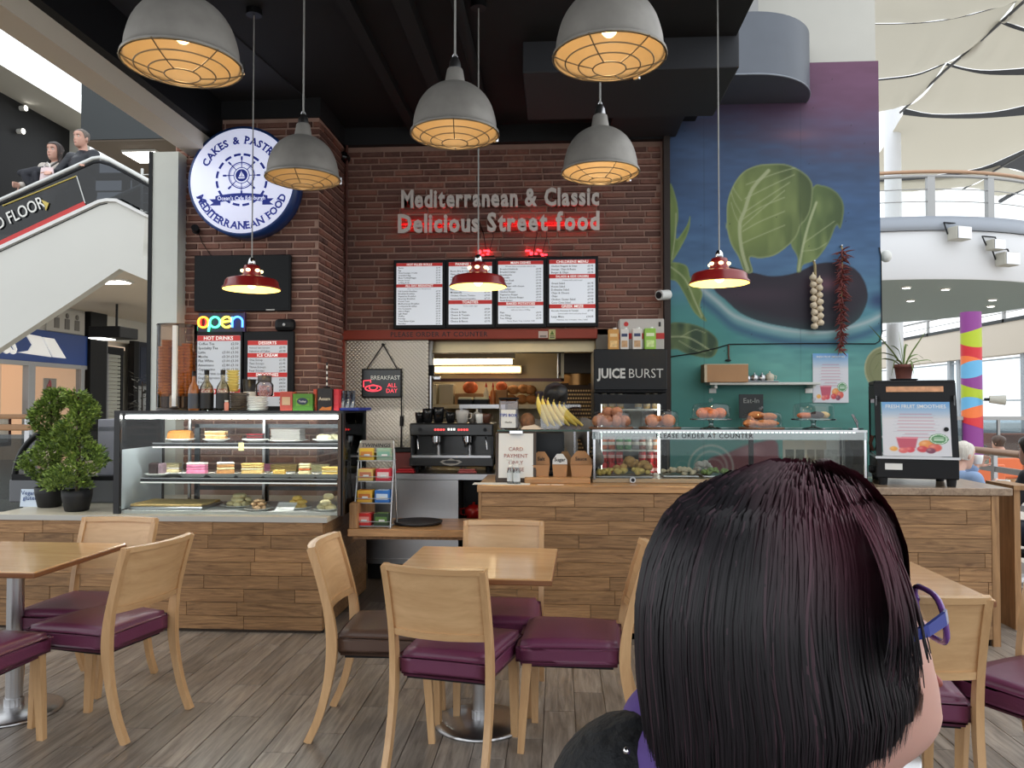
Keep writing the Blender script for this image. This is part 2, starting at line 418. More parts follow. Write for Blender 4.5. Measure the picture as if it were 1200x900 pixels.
trim(43,MB().box(xp0-.12,xp1+.02,YPIER-.03,YW+.1,ZB,ZC+.05),M_CEIL);trim(44,MB().box(xp1,xw1+.05,YW-.07,YW+.2,ZB,ZC+.05),M_CEIL)
brickface(WP,(xp0+.01,YPIER,.95),0,xp1-xp0-.01,ZB-.96,maxn=250,order=lambda q:-q[2],seed=5)
brickface(WP,(xp1,YPIER+.005,.95),PI/2,YW-YPIER-.02,ZB-.96,maxn=50,order=lambda q:-q[2],seed=6)
trim(11,MB().box(xw1-.01,xw1+.045,YW-.09,YW+.1,1.2,ZC+.1),mat('dark_timber',(44,34,30),.7,var=.2,stretch=(8,8,1)))
def mural_paint(U,V):
 X=xm0+(xm1-xm0)*U;Z=zmb+(zm1-zmb)*V
 d=np.stack([X,np.full_like(X,YM),Z-CAMZ],-1)
 zc=d@np.array(_fw);px=600+FPX*(d@np.array(_rt))/zc;py=450-FPX*(d@np.array(_up))/zc
 P=Paint(px,py);rng=np.random.RandomState(4)
 def noise(sx,sy,seed):
  r=np.random.RandomState(seed);g=r.rand(60,60);a=(px-700)/sx;b=py/sy
  i=np.floor(a).astype(int);j=np.floor(b).astype(int);fa=a-i;fb=b-j;fa=fa*fa*(3-2*fa);fb=fb*fb*(3-2*fb)
  G=lambda q,p:g[q%60,p%60]
  return(G(i,j)*(1-fa)+G(i+1,j)*fa)*(1-fb)+(G(i,j+1)*(1-fa)+G(i+1,j+1)*fa)*fb-.5
 nz=noise(40,9,1)*.6+noise(14,4,2)*.4;n2=noise(6,6,3)
 stops=[(60,(140,88,122)),(120,(128,84,120)),(165,(98,88,124)),(195,(72,96,140)),(250,(70,108,160)),(310,(84,128,176)),(350,(92,150,180)),(385,(78,158,168)),(430,(112,188,178)),(500,(84,158,148)),(570,(72,142,134)),(700,(70,136,130))]
 yy=py+nz*26+np.clip((960-px)/175,0,1)*50*(py<250)*np.clip((250-py)/100,0,1)
 ys=[s_[0] for s_ in stops]
 for k in range(3):P.c[...,k]=np.interp(yy,ys,[s_[1][k] for s_ in stops])
 P.c*=(1+nz*.16)[...,None]
 P.blend(np.exp(-(((px-935)/26)**2+((py-158)/7)**2))*.5,(168,110,128))
 P.blend(np.clip((py-335+(px-800)*.12)/26,0,1)*np.clip((905-px)/60,0,1)*.75,(74,160,152))
 C1=lambda a:[(770+x/4.286,60+y/4.286) for x,y in a];C2=lambda a:[(770+x/4.286,250+y/4.286) for x,y in a]
 wave=cat(C2([(225,380),(300,440),(380,510),(480,550),(600,580),(720,597),(850,598),(960,575),(1060,545),(1150,500)]),6,False)
 for dy,wd,a in((0,2.2,.85),(5,3.4,.35),(-4,3,.3)):
  P.stroke([(x,y+dy) for x,y in wave],wd,(196,212,216),a,3.5)
 P.stroke([(x,y+13) for x,y in wave],4,(58,92,140),.7,8)
 P.blend(np.clip(1-np.hypot((px-1030)/20,(py-352)/14),0,1)*1.2,(52,82,130))
 eg=cat(C2([(372,268),(430,285),(500,302),(570,316),(650,310),(720,290),(790,258),(860,247),(940,255),(1000,285),(1040,340),(1058,410),(1045,470),(1010,530),(950,570),(870,588),(760,585),(640,568),(520,542),(420,500),(340,430),(290,385),(285,320),(320,272)]))
 m,sd=P.mask(eg,1.5)
 P.blend(m,(50,42,56));P.blend(m*np.clip((14-sd)/14,0,1)*np.clip((py-340)/30,0,1)*.6,(52,90,92))
 P.blend(m*np.exp(-(((px-970)/22)**2+((py-333)/9)**2))*.7,(150,92,112));P.blend(m*np.exp(-(((px-880)/60)**2+((py-345)/10)**2))*.35,(108,72,92))
 def leaf(out,base,veins,col,edge,dark=None,dk=.5):
  m,sd=P.mask(cat(out),1.3);P.blend(m,col)
  if dark is not None:P.blend(m*np.clip(dark,0,1)*dk,(44,62,40))
  P.blend(m*np.clip(.15+noise(7,22,8)*.7,0,1),(186,204,116))
  P.blend(m*np.clip((2.2-sd)/2.2,0,1)*.7,edge)
  for v,wd in veins:
   dd=dline(px,py,cat(v,5,False));P.blend(m*np.clip((wd-dd)/1.4+.4,0,1)*.8,(212,220,166))
 l2=C1([(780,690),(830,675),(890,700),(930,750),(937,810),(920,890)])+C2([(900,60),(860,150),(800,230),(735,258),(722,292),(702,290),(705,220),(672,150),(700,70)])
 leaf(l2,None,[(C2([(712,285),(730,180),(760,60)])+C1([(800,760)]),1.6),(C2([(735,150),(820,90),(890,40)]),.5),(C2([(728,190),(800,180),(850,150)]),.5)],(108,132,72),(166,184,122),(px-955)/40,.5)
 l1=C1([(350,890),(352,770),(380,680),(430,610),(500,575),(580,566),(650,570),(720,600),(765,640),(782,690),(772,790),(745,850)])+C2([(722,60),(690,130),(600,205),(520,225),(465,222),(480,292),(440,292),(410,220),(370,150),(345,50)])
 leaf(l1,None,[(C2([(455,285),(425,180),(415,60)])+C1([(440,800),(480,690),(560,600)]),2.2)]+[(C1([(430+i*6,880-i*70),(520+i*25,800-i*62),(640+i*25,700-i*40)]),.6) for i in range(4)]+[(C2([(430,150-i*60),(520,110-i*70),(640,60-i*70)]),.6) for i in range(3)]+[(C1([(425,890-i*70),(390,820-i*60),(372,760-i*50)]),.5) for i in range(3)],(142,162,84),(206,218,156),np.hypot(px-868,py-250)/70-.45,.75)
 lf=C1([(60,680),(95,740),(106,830),(96,900)])+C2([(100,130),(150,60),(166,15),(160,80),(130,150),(80,235),(60,240)])
 leaf(lf,None,[(C2([(75,230),(92,100),(95,0)]),.8)],(120,150,72),(176,200,120))
 lf=C2([(60,250),(145,262),(168,325),(225,395),(215,470),(248,542),(190,500),(140,410),(100,345),(60,325)])
 leaf(lf,None,[(C2([(70,270),(140,330),(190,440),(225,520)]),.9)],(112,140,70),(176,196,120),(py-330)/60,.3)
 dl=C2([(60,560),(150,552),(240,580),(300,630),(302,690),(262,726),(160,708),(100,682),(60,672)])
 leaf(dl,None,[(C2([(60,620),(160,625),(270,690)]),.9),(C2([(120,620),(190,585),(240,600)]),.5),(C2([(110,640),(180,680),(240,700)]),.5)],(58,84,60),(130,160,110))
 rd=np.hypot((px-1036)/23,(py-432)/26);P.blend((rd<1)*1.,(148,152,104));P.blend(np.clip(1-np.abs(rd-.97)/.06,0,1),(196,196,150));P.blend(np.clip(1-np.abs(rd-.72)/.05,0,1)*.5,(120,126,84))
 D=lambda a:[(770+x/4.615,380+y/4.615) for x,y in a]
 P.poly(cat(D([(370,700),(470,660),(560,635),(640,630),(656,700),(650,820),(380,860),(260,800),(280,730)])),(132,60,70),3)
 for cx,cy,r_,wd,a in((833,548,26,2.0,.7),(833,548,19,2.2,.55),(836,550,12,2,.4),(800,548,8,1.2,.3)):
  dd=np.abs(np.hypot((px-cx),(py-cy))-r_);P.blend(np.clip((wd-dd)/1.5,0,1)*a,(190,196,180))
 P.blend(np.clip(1-np.hypot((px-880)/20,(py-528)/10),0,1),(176,120,124))
 for jx in(825,938):P.blend(np.clip(.7-np.abs(px-jx),0,1)*.35,(40,50,60))
 P.blend((noise(1.6,1.6,11)>.485)*.7,(36,44,52))
 P.blend(np.clip((xsh-px)/6,0,1)*0,(0,0,0))
 g_=P.c.mean(-1,keepdims=True);P.c=(P.c*.86+g_*.14)*.84
 return P.c
xsh=0
zmb=.9
WM=S('wall_mural',MB().box(xm0,xm1,YM+.004,YM+.3,0,zm1),mat('wall_concrete',(90,104,104),.8))
mp_=panel('painted_mural',230,400,lambda u,v:(xm0+(xm1-xm0)*u,YM,zmb+(zm1-zmb)*v),mural_paint,attr_mat('mural_paint',.55,spec=.3),WM)
trim(12,MB().tube([(ax(x,YM),YM-.008,az(y,YM,x)) for x,y in((786,418),(815,414),(840,408),(855,403.5),(950,402.5),(1026,403),(1031,400),(1034,390),(1034,300),(1032,290))],.005,5),M_BLACK)
M_RBEAM=mat('red_beam',(150,56,36),.55,var=.1)
zb_=az(398,YW,560)
RB=trim(13,MB().box(ax(394,YW),ax(700,YW),YW-.05,YW+.2,zb_,zbeam1,b=.006),M_RBEAM)
trim(14,MB().box(ax(396,YW),ax(404,YW),YW-.045,YW+.15,.9,zb_),M_RBEAM)
trim(15,MB().tube([(xp1+.04,YW-.06,zbeam1),(xp1+.04,YW-.06,ZB)],.012,6),mat('brown_pipe',(92,50,40),.6))
text('lettering','PLEASE ORDER AT COUNTER',.062,M_INK,RB,(ax(515,YW),YW-.052,az(395,YW,515)),bold=.006,sp=1.1)
M_KW=mat('kitchen_cream',(214,200,168),.6,var=.05)
YK=9.2
xk0,xk1=ax(430,8.5),ax(800,8.5)
trim(16,MB().box(xk0-1.2,xk1+.6,YK,YK+.1,0,2.9),M_KW)
trim(17,MB().box(xk0-1.3,xk0-1.2,YW+.1,YK,0,2.9),M_KW)
trim(18,MB().box(xk1+.4,xk1+.5,YW+.22,YK,0,2.9),M_KW)
trim(19,MB().box(xk0-1.3,xk1+.5,YW+.2,YK+.1,2.8,2.9),M_KW)
trim(20,MB().box(-3.3,ax(405,YW),YW+.0,YW+.1,0,ZC),M_MORT)
trim(21,MB().box(ax(696,YW)+.02,xm0+.02,YW,YW+.1,0,zbeam1),mat('kitchen_grey',(120,114,104),.6))
trim(22,MB().box(ax(498,7.25),ax(697,7.25),7.2,7.26,az(413,7.25),az(396,7.25)),mat('header_steel',(200,184,150),.35,.6,var=.1,vscale=5))
def quilt():
 m,nt,b=_new('quilted_steel');N=nt.nodes.new;L=nt.links.new
 b.inputs['Base Color'].default_value=srgb(176,170,160);b.inputs['Metallic'].default_value=.9;b.inputs['Roughness'].default_value=.3
 return m
xq0,xq1=ax(404,YW+.02),ax(502,YW+.02);zq0,zq1=.9,zb_+.02
QW,QH=22,34
P_=[]
for j in range(QH*4+1):
 row=[]
 for i in range(QW*4+1):
  u=i/4;v=j/4;s1=math.sin(PI*(u+v));s2=math.sin(PI*(u-v))
  row.append((xq0+(xq1-xq0)*i/(QW*4),YW+.03-.014*math.sqrt(abs(s1*s2)),zq0+(zq1-zq0)*j/(QH*4)))
 P_.append(row)
trim(23,MB().grid(P_,True),quilt())
xc0,xc1=ax(176,6.05),ax(206,6.05)
M_COLW=mat('column_white',(212,214,206),.55,var=.03)
trim(24,MB().box(xc0,xc1,6.05,6.4,0,az(178,6.05,190)),M_COLW)
trim(25,MB().box(xc0-.03,xc0,6.04,6.4,0,az(178,6.05,190)),M_SATIN)
zbm=az(178,6.05,190);zb2=az(166,6.05,210)
trim(26,MB().box(XL-.14,XL+.05,1.2,6.42,zbm,zbm+.13),mat('beam_cream',(232,222,204),.6))
trim(27,MB().box(XL-.02,XL+.12,1.2,6.42,zbm+.13,ZC+.1),M_SATIN)
#  MALL ON THE LEFT
M_SOFF=mat('soffit_beige',(212,204,190),.7)
M_DARKW=mat('dark_cladding',(20,20,23),.6)
M_PALE=mat('pale_wall',(206,204,196),.7)
M_SLATE=mat('slate_cladding',(62,66,68),.7)
XSH=-12.4
trim(28,MB().box(XSH-1,-4.6,12.2,30.2,3.9,4.3),M_SOFF)
for i,(x_,y_) in enumerate(((-9.5,14.5),(-9,18.5),(-9,23.5),(-6.2,14.5))):  # panels added to brighten the lower mall, beyond its one known fixture
 q=T('ceiling_light',('nearest left','middle','farthest','nearest right')[i]+' added fill panel light on the lower mall ceiling','ceiling light',(x_,y_,3.86))
 MB().box(-1.1,1.1,-.18,.18,0,.04).build('housing',M_WHITE,q);MB().box(-1.05,1.05,-.15,.15,-.01,0).build('diffuser',emit('panel_fill_white',(255,250,240),14),q)
S('floor',MB().box(-30,-4.4,7.5,60,-.01,-.002),mat('mall_tile_bounce',(186,178,166),.4,var=.05))  # pale slab added to bounce light around the left mall
S('floor',MB().box(4.35,45,5.2,60,-.01,-.002),mat('mall_tile_bounce',(186,178,166),.4,var=.05))  # pale slab added so its bounce brightens the balcony soffit
WL_=S('wall_left',MB().box(XSH-.3,XSH-.05,10,42,3.22,3.92).box(XSH-.6,XSH-.3,20.6,42,0,3.92),M_PALE)
trim(29,MB().box(XSH-.3,-3.5,30,30.3,0,4.2),M_PALE)
trim(30,MB().box(-10.15,-9.75,9,16.3,7.66,7.8),emit('light_strip',(235,240,240),1.6))
trim(31,MB().box(-11.1,-10.15,9,16.8,7.66,7.8),M_PALE)
trim(32,MB().box(-13.4,-11.05,8,16.7,4.32,7.7),M_DARKW)
trim(33,MB().box(-11.05,ax(98,16.7),16.6,16.8,4.3,7.7),M_PALE)
g0=at(95,130,13);g1=at(182,162,13)
trim(34,MB().box(g0.x,-4.4,13,19,g1.z,g1.z+1.6),M_SLATE)
trim(35,MB().box(-9.9,-4.6,17.2,17.4,4.2,g1.z+.1),mat('pale_brown_wall',(120,110,98),.7))
trim(36,MB().box(g0.x-.0,-4.4,13.02,19,g1.z-.03,g1.z-.001),mat('brown_soffit',(104,92,80),.7))
lf_=T('ceiling_light','bright rectangular ceiling light under the grey gallery beside the white column','ceiling light',(at(166,172,13.6).x,13.6,g1.z-.08))
MB().box(-.32,.32,-.12,.5,.01,.05).build('housing',M_WHITE,lf_)
MB().box(-.3,.3,-.1,.48,-.005,.012).build('diffuser',emit('lamp_white',(255,252,244),6),lf_)
for i,(px,py) in enumerate(((24,127),(21,154))):
 d_=ray(px,py);p=CP+d_*(-11.04/d_.x);q=T('spotlight',('small round spotlight high on the dark upper wall','small round spotlight lower on the dark upper wall')[i],'spotlight',(-11.045,p.y,p.z),0,'spotlights on the dark upper wall')
 MB().cyl((-.0,0,0),(.12,0,0),.05,.06,10).build('housing',M_WHITE,q)
 MB().cyl((.12,0,0),(.13,0,0),.05,.05,10).build('lens',emit('lamp_spot',(255,250,240),5),q)
YE=8.6
E=lambda a,Y=YE:[(at(x,y,Y).x,at(x,y,Y).z) for x,y in a]
M_ESC=mat('escalator_white',(208,208,202),.5,var=.03,vscale=1)
M_HAND=mat('rail_light',(206,208,205),.35,.3)
es=T('escalator','white sided escalator with dark glass balustrade rising behind the cafe column','escalator',(at(100,240,YE).x,YE,0))
ox=es.location.x
EL=lambda a,Y=YE:[(x-ox,z) for x,z in E(a,Y)]
body=EL([(-90,331),(0,290),(116,236),(126,234),(137,234.5),(170,252),(167,302),(176,303),(176,330),(140,315),(85,352),(0,408),(-90,468)])
MB().prism(body,0,.12).build('side_panel',M_ESC,es)
bk_=EL([(-90,331),(0,290),(116,236),(126,234),(137,234.5),(170,252),(170,262),(126,244),(116,246),(0,300),(-90,341)])
MB().prism(bk_,1.1,1.22).build('side_panel',M_ESC,es)
deck=EL([(-90,330),(0,289),(116,235),(126,233),(138,233.5),(171,251),(171,254),(137,237),(126,236.5),(117,238.5),(0,293.5),(-90,334)])
MB().prism(deck,-.03,.16).build('skirt_trim',mat('trim_bright',(222,222,220),.35),es)
MB().prism([(x,z-.012) for x,z in EL([(-90,334),(0,293.5),(117,238.5),(126,236.5),(126,237.6),(117,239.6),(0,294.6),(-90,335)])],-.005,.1).build('shadow_gap',M_SATIN,es)
stp=EL([(-90,360),(0,318),(60,290),(80,282),(176,282),(176,287),(82,287),(0,325),(-90,367)])
MB().prism(stp,.12,1.1).build('step_band',mat('step_grey',(70,70,72),.5),es)
gl=EL([(-90,326),(0,284),(113,233),(126,231),(138,231),(171,248),(171,214),(125,188),(108,185),(0,233),(-90,274)])
MB().prism(gl,.05,.062).build('balustrade_glass',glass('balustrade_smoke',(120,124,130),.06),es)
MB().prism(gl,1.15,1.162).build('balustrade_glass',MATS['balustrade_smoke'],es)
hr=EL([(-90,272),(0,231.5),(54,207.5),(106,184),(114,183),(126,186.5),(150,199),(172,211.5)])
MB().tube([(x,.056,z) for x,z in hr],.026,8).build('handrail',M_HAND,es)
MB().tube([(x,.056,z-.05) for x,z in hr],.018,6).build('rail_channel',M_SATIN,es)
MB().tube([(x,1.156,z) for x,z in hr],.03,8).build('handrail',M_HAND,es)
MB().prism(EL([(-60,314),(0,280),(95.5,235),(98,239.5),(0,286.5),(-60,318)]),.035,.048).build('red_band',mat('red_vinyl',(190,42,40),.4),es)
MB().tube([(x,.045,z) for x,z in EL([(0,240),(87,205)])],.008,5).build('yellow_line',mat('yellow_vinyl',(200,180,90),.5),es)
MB().tube([(x,.045,z) for x,z in EL([(87,205),(97,237)])],.007,5).build('glass_joint',M_HAND,es)
sl=math.atan2(90-0,0) if 0 else math.atan2(E([(10,262)])[0][1]-E([(45,245)])[0][1],E([(10,262)])[0][0]-E([(45,245)])[0][0])
p=EL([(-5,268.5)])[0]
text('lettering','D FLOOR',.205,mat('white_vinyl',(225,225,220),.5),es,(p[0],.03,p[1]),'LEFT',bold=.008,rot=PI+sl,sx=.74,res=3)
MB().prism(EL([(46,233),(55,237),(51.5,246),(50,240)]),.03,.04).build('arrow_mark',mat('yellow_vinyl',(200,180,90),.5),es)
rl=T('landing_railing','dark steel railing of the upper landing behind the escalator glass','railing',(at(120,210,10.6).x,10.6,at(120,240,10.6).z))
rx=lambda x,y:(at(x,y,10.6).x-rl.location.x,at(x,y,10.6).z-rl.location.z)
for y in(206,209.5,225,235):
 a=rx(52,y);b_=rx(163,y-1);MB().tube([(a[0],0,a[1]),(b_[0],0,b_[1])],.035 if y<210 else .012,6).build('rail',M_SATIN,rl)
for x in(54,148,160):
 a=rx(x,206);b_=rx(x,256);MB().box(a[0]-.05,a[0]+.05,-.03,.03,b_[1],a[1]).build('post',M_SATIN,rl)
ld=T('wall_ladder','pale steel service ladder at the end of the upper landing','ladder',(at(171,245,9.4).x,9.4,3.86))
for x in(-.055,.055):MB().box(x-.012,x+.012,-.012,.012,0,.62).build('stile',M_HAND,ld)
for k in range(5):MB().cyl((-.055,0,.06+k*.12),(.055,0,.06+k*.12),.008,n=6).build('rung',M_HAND,ld)
trim(37,MB().box(at(40,256,10.6).x,-4.5,10.3,13,rl.location.z-.5,at(120,256,10.6).z),M_SLATE)
trim(38,MB().box(at(167,255,9.0).x,at(176,255,9.0).x,8.98,9.9,at(170,300,9).z,at(170,254,9).z),M_SLATE)
M_NAVY=mat('navy_fascia',(30,66,138),.4)
sh=T('clothing_shop','outdoor clothing shop front with navy fascia and lit display windows','shop',(XSH,17,0))
def wy(px):return XSH*FPX/((px-655)) if 0 else None
def sy(px):
 d=ray(px,440);return XSH/d.x*d.y
def sp(px,py):
 d=ray(px,py);t=XSH/d.x;return Vector((XSH,d.y*t,CAMZ+d.z*t))
y_e=sy(100);y_s=13.0
zf0,zf1=2.47,3.24
L0=lambda y:y-17
MB().box(-.2,.05,L0(y_s),L0(y_e),zf0,zf1,b=.01).build('fascia',M_NAVY,sh)
SIDE=Matrix.Rotation(PI/2,4,'Z')@FRONT
p=sp(0,412)
def spoly(name,pts,m,parent,x0=.05,x1=.08):
 v=[(x1,sp(a,b).y-17,sp(a,b).z) for a,b in pts];n=len(v)
 mb=MB().add(v+[(x0,q[1],q[2]) for q in v],[tuple(range(n)),tuple(reversed(range(n,2*n)))]+[(i,i+n,(i+1)%n+n,(i+1)%n) for i in range(n)])
 return mb.build(name,m,parent)
M_SIGNW=mat('sign_white',(240,240,238),.5,emis=.25)
text('lettering','SS',.56,M_SIGNW,sh,(.07,p.y-17,2.62),'LEFT',ext=.02,bold=.03,M=SIDE,sx=.82)
spoly('logo_stripe',[(26.5,391),(45,394.5),(57,418.5),(17.5,413),(30,411),(34.5,404)],M_SIGNW,sh)
spoly('logo_stripe',[(46.5,395),(60,397),(74,420),(59,418.5)],M_SIGNW,sh)
M_ALU=mat('shop_aluminium',(160,160,160),.4,.5)
for a,b_ in((31,39),(93,97)):
 MB().box(-.1,.06,L0(sy(a)),L0(sy(b_)),0,zf0,b=.01).build('mullion',M_ALU,sh)
MB().box(-.1,.05,L0(y_s),L0(y_e),zf0-.1,zf0).build('head_rail',M_ALU,sh)
MB().box(-.02,0,L0(sy(38)),L0(y_e),0,zf0).build('window_glass',glass('shop_glass',(244,244,244),.05,fres=False),sh)
MB().box(-3.2,-3.1,L0(y_s),L0(y_e+.6),0,3.2).box(-3.2,-.2,L0(y_e),L0(y_e+.1),0,3.2).build('back_wall',mat('shop_warm_glow',(222,190,158),.7,emis=.3),sh)  # walls glow by themselves in place of shop lamps
MB().box(-3.2,-.1,L0(y_s),L0(y_e+2),3.0,3.1).build('shop_ceiling',mat('shop_ceil_glow',(225,200,176),.7,emis=.35),sh)  # ceiling emits as well, the shop has no lamps inside
MB().box(-1.5,-1.42,L0(sy(40)),L0(sy(66)),.9,2.45).build('partition',mat('shop_partition_glow',(222,196,170),.7,emis=.2),sh)  # partition brightened by its own glow
MB().box(-.3,-.27,L0(sy(41)),L0(sy(54)),1.25,2.05).build('window_poster',mat('poster_white_glow',(232,240,244),.6,emis=.5),sh)  # poster emits a little so it looks lit
pic=MB().box(-.5,-.47,L0(sy(73)),L0(sy(87)),1.42,2.12).build('window_picture',mat('poster_grey',(190,188,180),.6),sh)
for k,(a,z,c_) in enumerate(((77,1.85,(170,70,84)),(80,1.65,(120,118,120)),(83,1.55,(80,80,84)),(79,1.95,(196,80,90)))):
 MB().ball((-.455,L0(sy(a)),z),.11,8,(.12,.6,1.2)).build('picture_shape',mat('pic_%d'%k,c_,.7),pic)
for i,z in enumerate((2.1,1.75,1.4)):
 s_=T('wall_shelf','wooden wall shelf inside the clothing shop, %s of three'%('top','middle','lowest')[i],'shelf',(XSH-2.2,15.2,z))
 MB().box(-.25,.25,-1.9,2.0,-.03,0).build('board',mat('shelf_oak',(170,130,92),.6),s_)
 for k in range(4):MB().box(-.12,.14,-1.6+k*.9,-1.0+k*.9,0,.12+.05*(k%2),b=.01).build('goods_box',mat(('pack_a','pack_b')[k%2],((206,186,160),(60,52,52))[k%2],.7),s_)
def garment(name,label,px,z0,z1,col,ww,X=-1.0):
 y=sy(px);t=T(name,label,'jacket',(XSH+X,y,z0));h=z1-z0
 prof=[(0,.0),(ww*.9,0),(ww,h*.55),(ww*1.35,h*.62),(ww*1.15,h*.82),(ww*.45,h*.97),(ww*.2,h)]
 left=[(-a,b_) for a,b_ in reversed(prof[1:])]
 M_=Matrix.Rotation(PI/2,4,'Z')
 MB().prism(prof[1:]+left,-.09,.09,M_).build('cloth',mat(name+str(px),col,.8,var=.1),t)
 MB().tube([M_@Vector((0,0,h)),M_@Vector((0,0,h+.08)),M_@Vector((.03,0,h+.1))],.01,5).build('hanger_hook',M_CHROME,t)
garment('hung_shirt','grey pink shirt on a hanger inside the clothing shop',4,1.0,1.62,(150,126,122),.26,-.6)
garment('hung_jacket','mustard yellow jacket on a hanger inside the clothing shop',23,.75,1.68,(206,140,40),.3)
garment('hung_coat','dark maroon coat hanging high inside the clothing shop',-3,1.5,2.3,(70,30,34),.3,-1.5)
pf=T('picture_frame','framed monochrome picture low in the clothing shop doorway','picture',(XSH-.35,sy(8),.85))
MB().box(-.03,.03,-.85,.6,-.35,.38).build('frame',mat('dark_red_wood',(60,26,24),.5),pf)
MB().box(.031,.036,-.75,.5,-.26,.29).build('print',mat('print_grey',(176,172,164),.7,var=.3,vscale=5),pf)
y0,y1=y_e,sy(122)
trim(39,MB().box(XSH-.2,XSH+.12,y_e+.02,y_e+.75,0,3.9),M_BLACK)
trim(40,MB().box(XSH-.2,XSH+.1,y_e+.75,y1,0,3.25),mat('grey_panel',(92,94,98),.5))
shu=T('roller_shutter','closed pale grey roller shutter between the dark pillar and black shop sign','shutter',(XSH,y1+.1,0))
ys0=.05;ys1=sy(155)-y1-.75
nsl=26;zt=2.85
for k in range(nsl):
 z=.05+k*(zt-.05)/nsl;hh=(zt-.05)/nsl
 MB().box(-.04,.02+.012,ys0,ys1,z+.006,z+hh-.012,b=.008).build('slat',mat('shutter_grey',(170,172,162),.5),shu)
MB().box(-.06,.05,ys0-.08,ys0,0,zt+.1).build('guide',M_ALU,shu);MB().box(-.06,.05,ys1,ys1+.1,0,zt+.1).build('guide',M_SATIN,shu)
MB().box(-.06,.06,ys0-.08,ys1+.1,zt,zt+.2).build('head_box',M_SATIN,shu)
bs=T('shop_sign','dark navy shop sign with the letter R beyond the shutter','sign',(XSH,sy(163),0))
MB().box(-.1,.06,-.3,4,2.0,3.3).build('sign_board',mat('dark_navy',(26,32,48),.5),bs)
MB().box(.06,.07,-.05,2.6,2.08,3.15).build('sign_field',mat('dark_navy_field',(34,44,66),.5),bs)
text('lettering','R',.55,mat('gold_letter',(180,176,160),.5),bs,(.075,1.5,2.45),'LEFT',ext=.004,M=SIDE)
MB().box(-.1,.05,-.2,4,0,2.0).build('window_panel',mat('dim_window',(150,154,156),.4),bs)
MB().box(-.08,.1,-.45,-.2,0,3.3).build('post',M_BLACK,bs)
hb=T('hanging_projector','black box shaped projector hanging below the mall ceiling by the pillar','projector',(at(132,388,18).x,18,at(132,397,18).z))
MB().box(-.36,.42,-.4,.4,0,.27,b=.02).build('body',M_BLACK,hb)
MB().cyl((.1,0,.27),(.1,0,3.9-hb.location.z),.03,n=8).build('hanger',M_BLACK,hb)
MB().box(-.36,-.05,-.38,.2,-.02,0).build('lamp',emit('lamp_white',(255,252,244),6),hb)
ex=T('wall_pictogram','pale embossed toilet pictogram plate on the white mall wall','sign',(XSH-.04,sp(78,373).y,3.55))
MB().box(0,.05,-.75,.75,-.3,.3,b=.03).build('plate',mat('plate_pale',(190,188,182),.6),ex)
for k,yy in enumerate((-.4,0,.4)):
 q=MB().ball((.06,yy,.14),.07,8,(.3,1,1));q.box(.05,.07,yy-.09,yy+.09,-.2,.06);q.build('figure_mark',mat('mark_grey',(120,118,114),.6),ex)
bp_=T('potted_foliage','dark leafy mall plant standing by the black shop sign','plant',(at(166,520,14).x,14,0))
lv=MB();rnd=random.Random(9)
for k in range(130):
 a=rnd.uniform(0,2*PI);z=rnd.uniform(1.15,2.05);r_=rnd.uniform(.03,.2);l=rnd.uniform(.08,.17)
 d=Vector((math.cos(a),math.sin(a),rnd.uniform(-.5,.7))).normalized();c_=Vector((r_*math.cos(a),r_*math.sin(a),z));s_=d.cross(Vector((0,0,1))).normalized()*l*.22
 lv.add([c_,c_+d*l*.5+s_,c_+d*l,c_+d*l*.5-s_],[(0,1,2,3)])
fo=lv.build('foliage',mat('dark_leaf',(22,30,26),.5),bp_);fo['kind']='stuff'
MB().cyl((0,0,.3),(0,0,1.9),.025,.012,8).build('stem',mat('bark',(50,40,32),.8),bp_)
MB().lathe([(.16,0),(.22,.4),(.2,.4),(.18,.33)],20).build('pot',M_SATIN,bp_)
hr=T('barrier_rail','wooden barrier handrail with glass below in front of the clothing shop','railing',(at(0,500,9.5).x-1,9.5,0))
zr=az(500,9.5,10)
MB().box(-1.5,1.42,-.05,.05,zr-.05,zr+.03,b=.02).build('handrail',mat('rail_wood',(168,128,92),.5),hr)
MB().box(-1.5,1.42,-.05,.05,zr+.1,zr+.16,b=.02).build('handrail',MATS['rail_wood'],hr)
for x in(-1.3,-.2,1.38):MB().box(x-.03,x+.03,-.03,.03,0,zr+.1).build('post',M_STEEL,hr)
MB().box(-1.5,1.42,-.005,.005,.1,zr-.1).build('glass_panel',glass('barrier_glass',(150,160,165),.08),hr)
#  ATRIUM ON THE RIGHT
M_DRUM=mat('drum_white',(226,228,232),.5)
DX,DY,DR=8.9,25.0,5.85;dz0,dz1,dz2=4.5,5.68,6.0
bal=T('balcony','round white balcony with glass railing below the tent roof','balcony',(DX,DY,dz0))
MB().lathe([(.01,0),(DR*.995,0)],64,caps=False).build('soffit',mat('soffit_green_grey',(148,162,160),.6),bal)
MB().lathe([(DR*.995,0),(DR,.03),(DR,1.18)],64,caps=False).build('fascia',M_DRUM,bal)
MB().lathe([(DR+.06,1.18),(DR+.08,1.2),(DR+.08,1.52),(0.01,1.52)],64,caps=False).build('edge_band',mat('band_grey',(150,156,166),.4,.2),bal)
ring=lambda r_,z,a0=-1.2*PI,a1=.2*PI,n=60:[(r_*math.cos(a),r_*math.sin(a),z) for a in np.linspace(a0,a1,n)]
MB().tube(ring(DR-.05,2.64),.045,6).build('wooden_handrail',mat('rail_wood2',(176,140,112),.5),bal)
MB().tube(ring(DR-.02,2.52),.04,6).build('rail',M_ALU,bal)
for z in(1.9,2.2):MB().tube(ring(DR-.02,z),.014,5).build('rail_wire',M_ALU,bal)
MB().grid([ring(DR-.08,1.56),ring(DR-.08,2.5)]).build('railing_glass',glass('clear_glass'),bal)
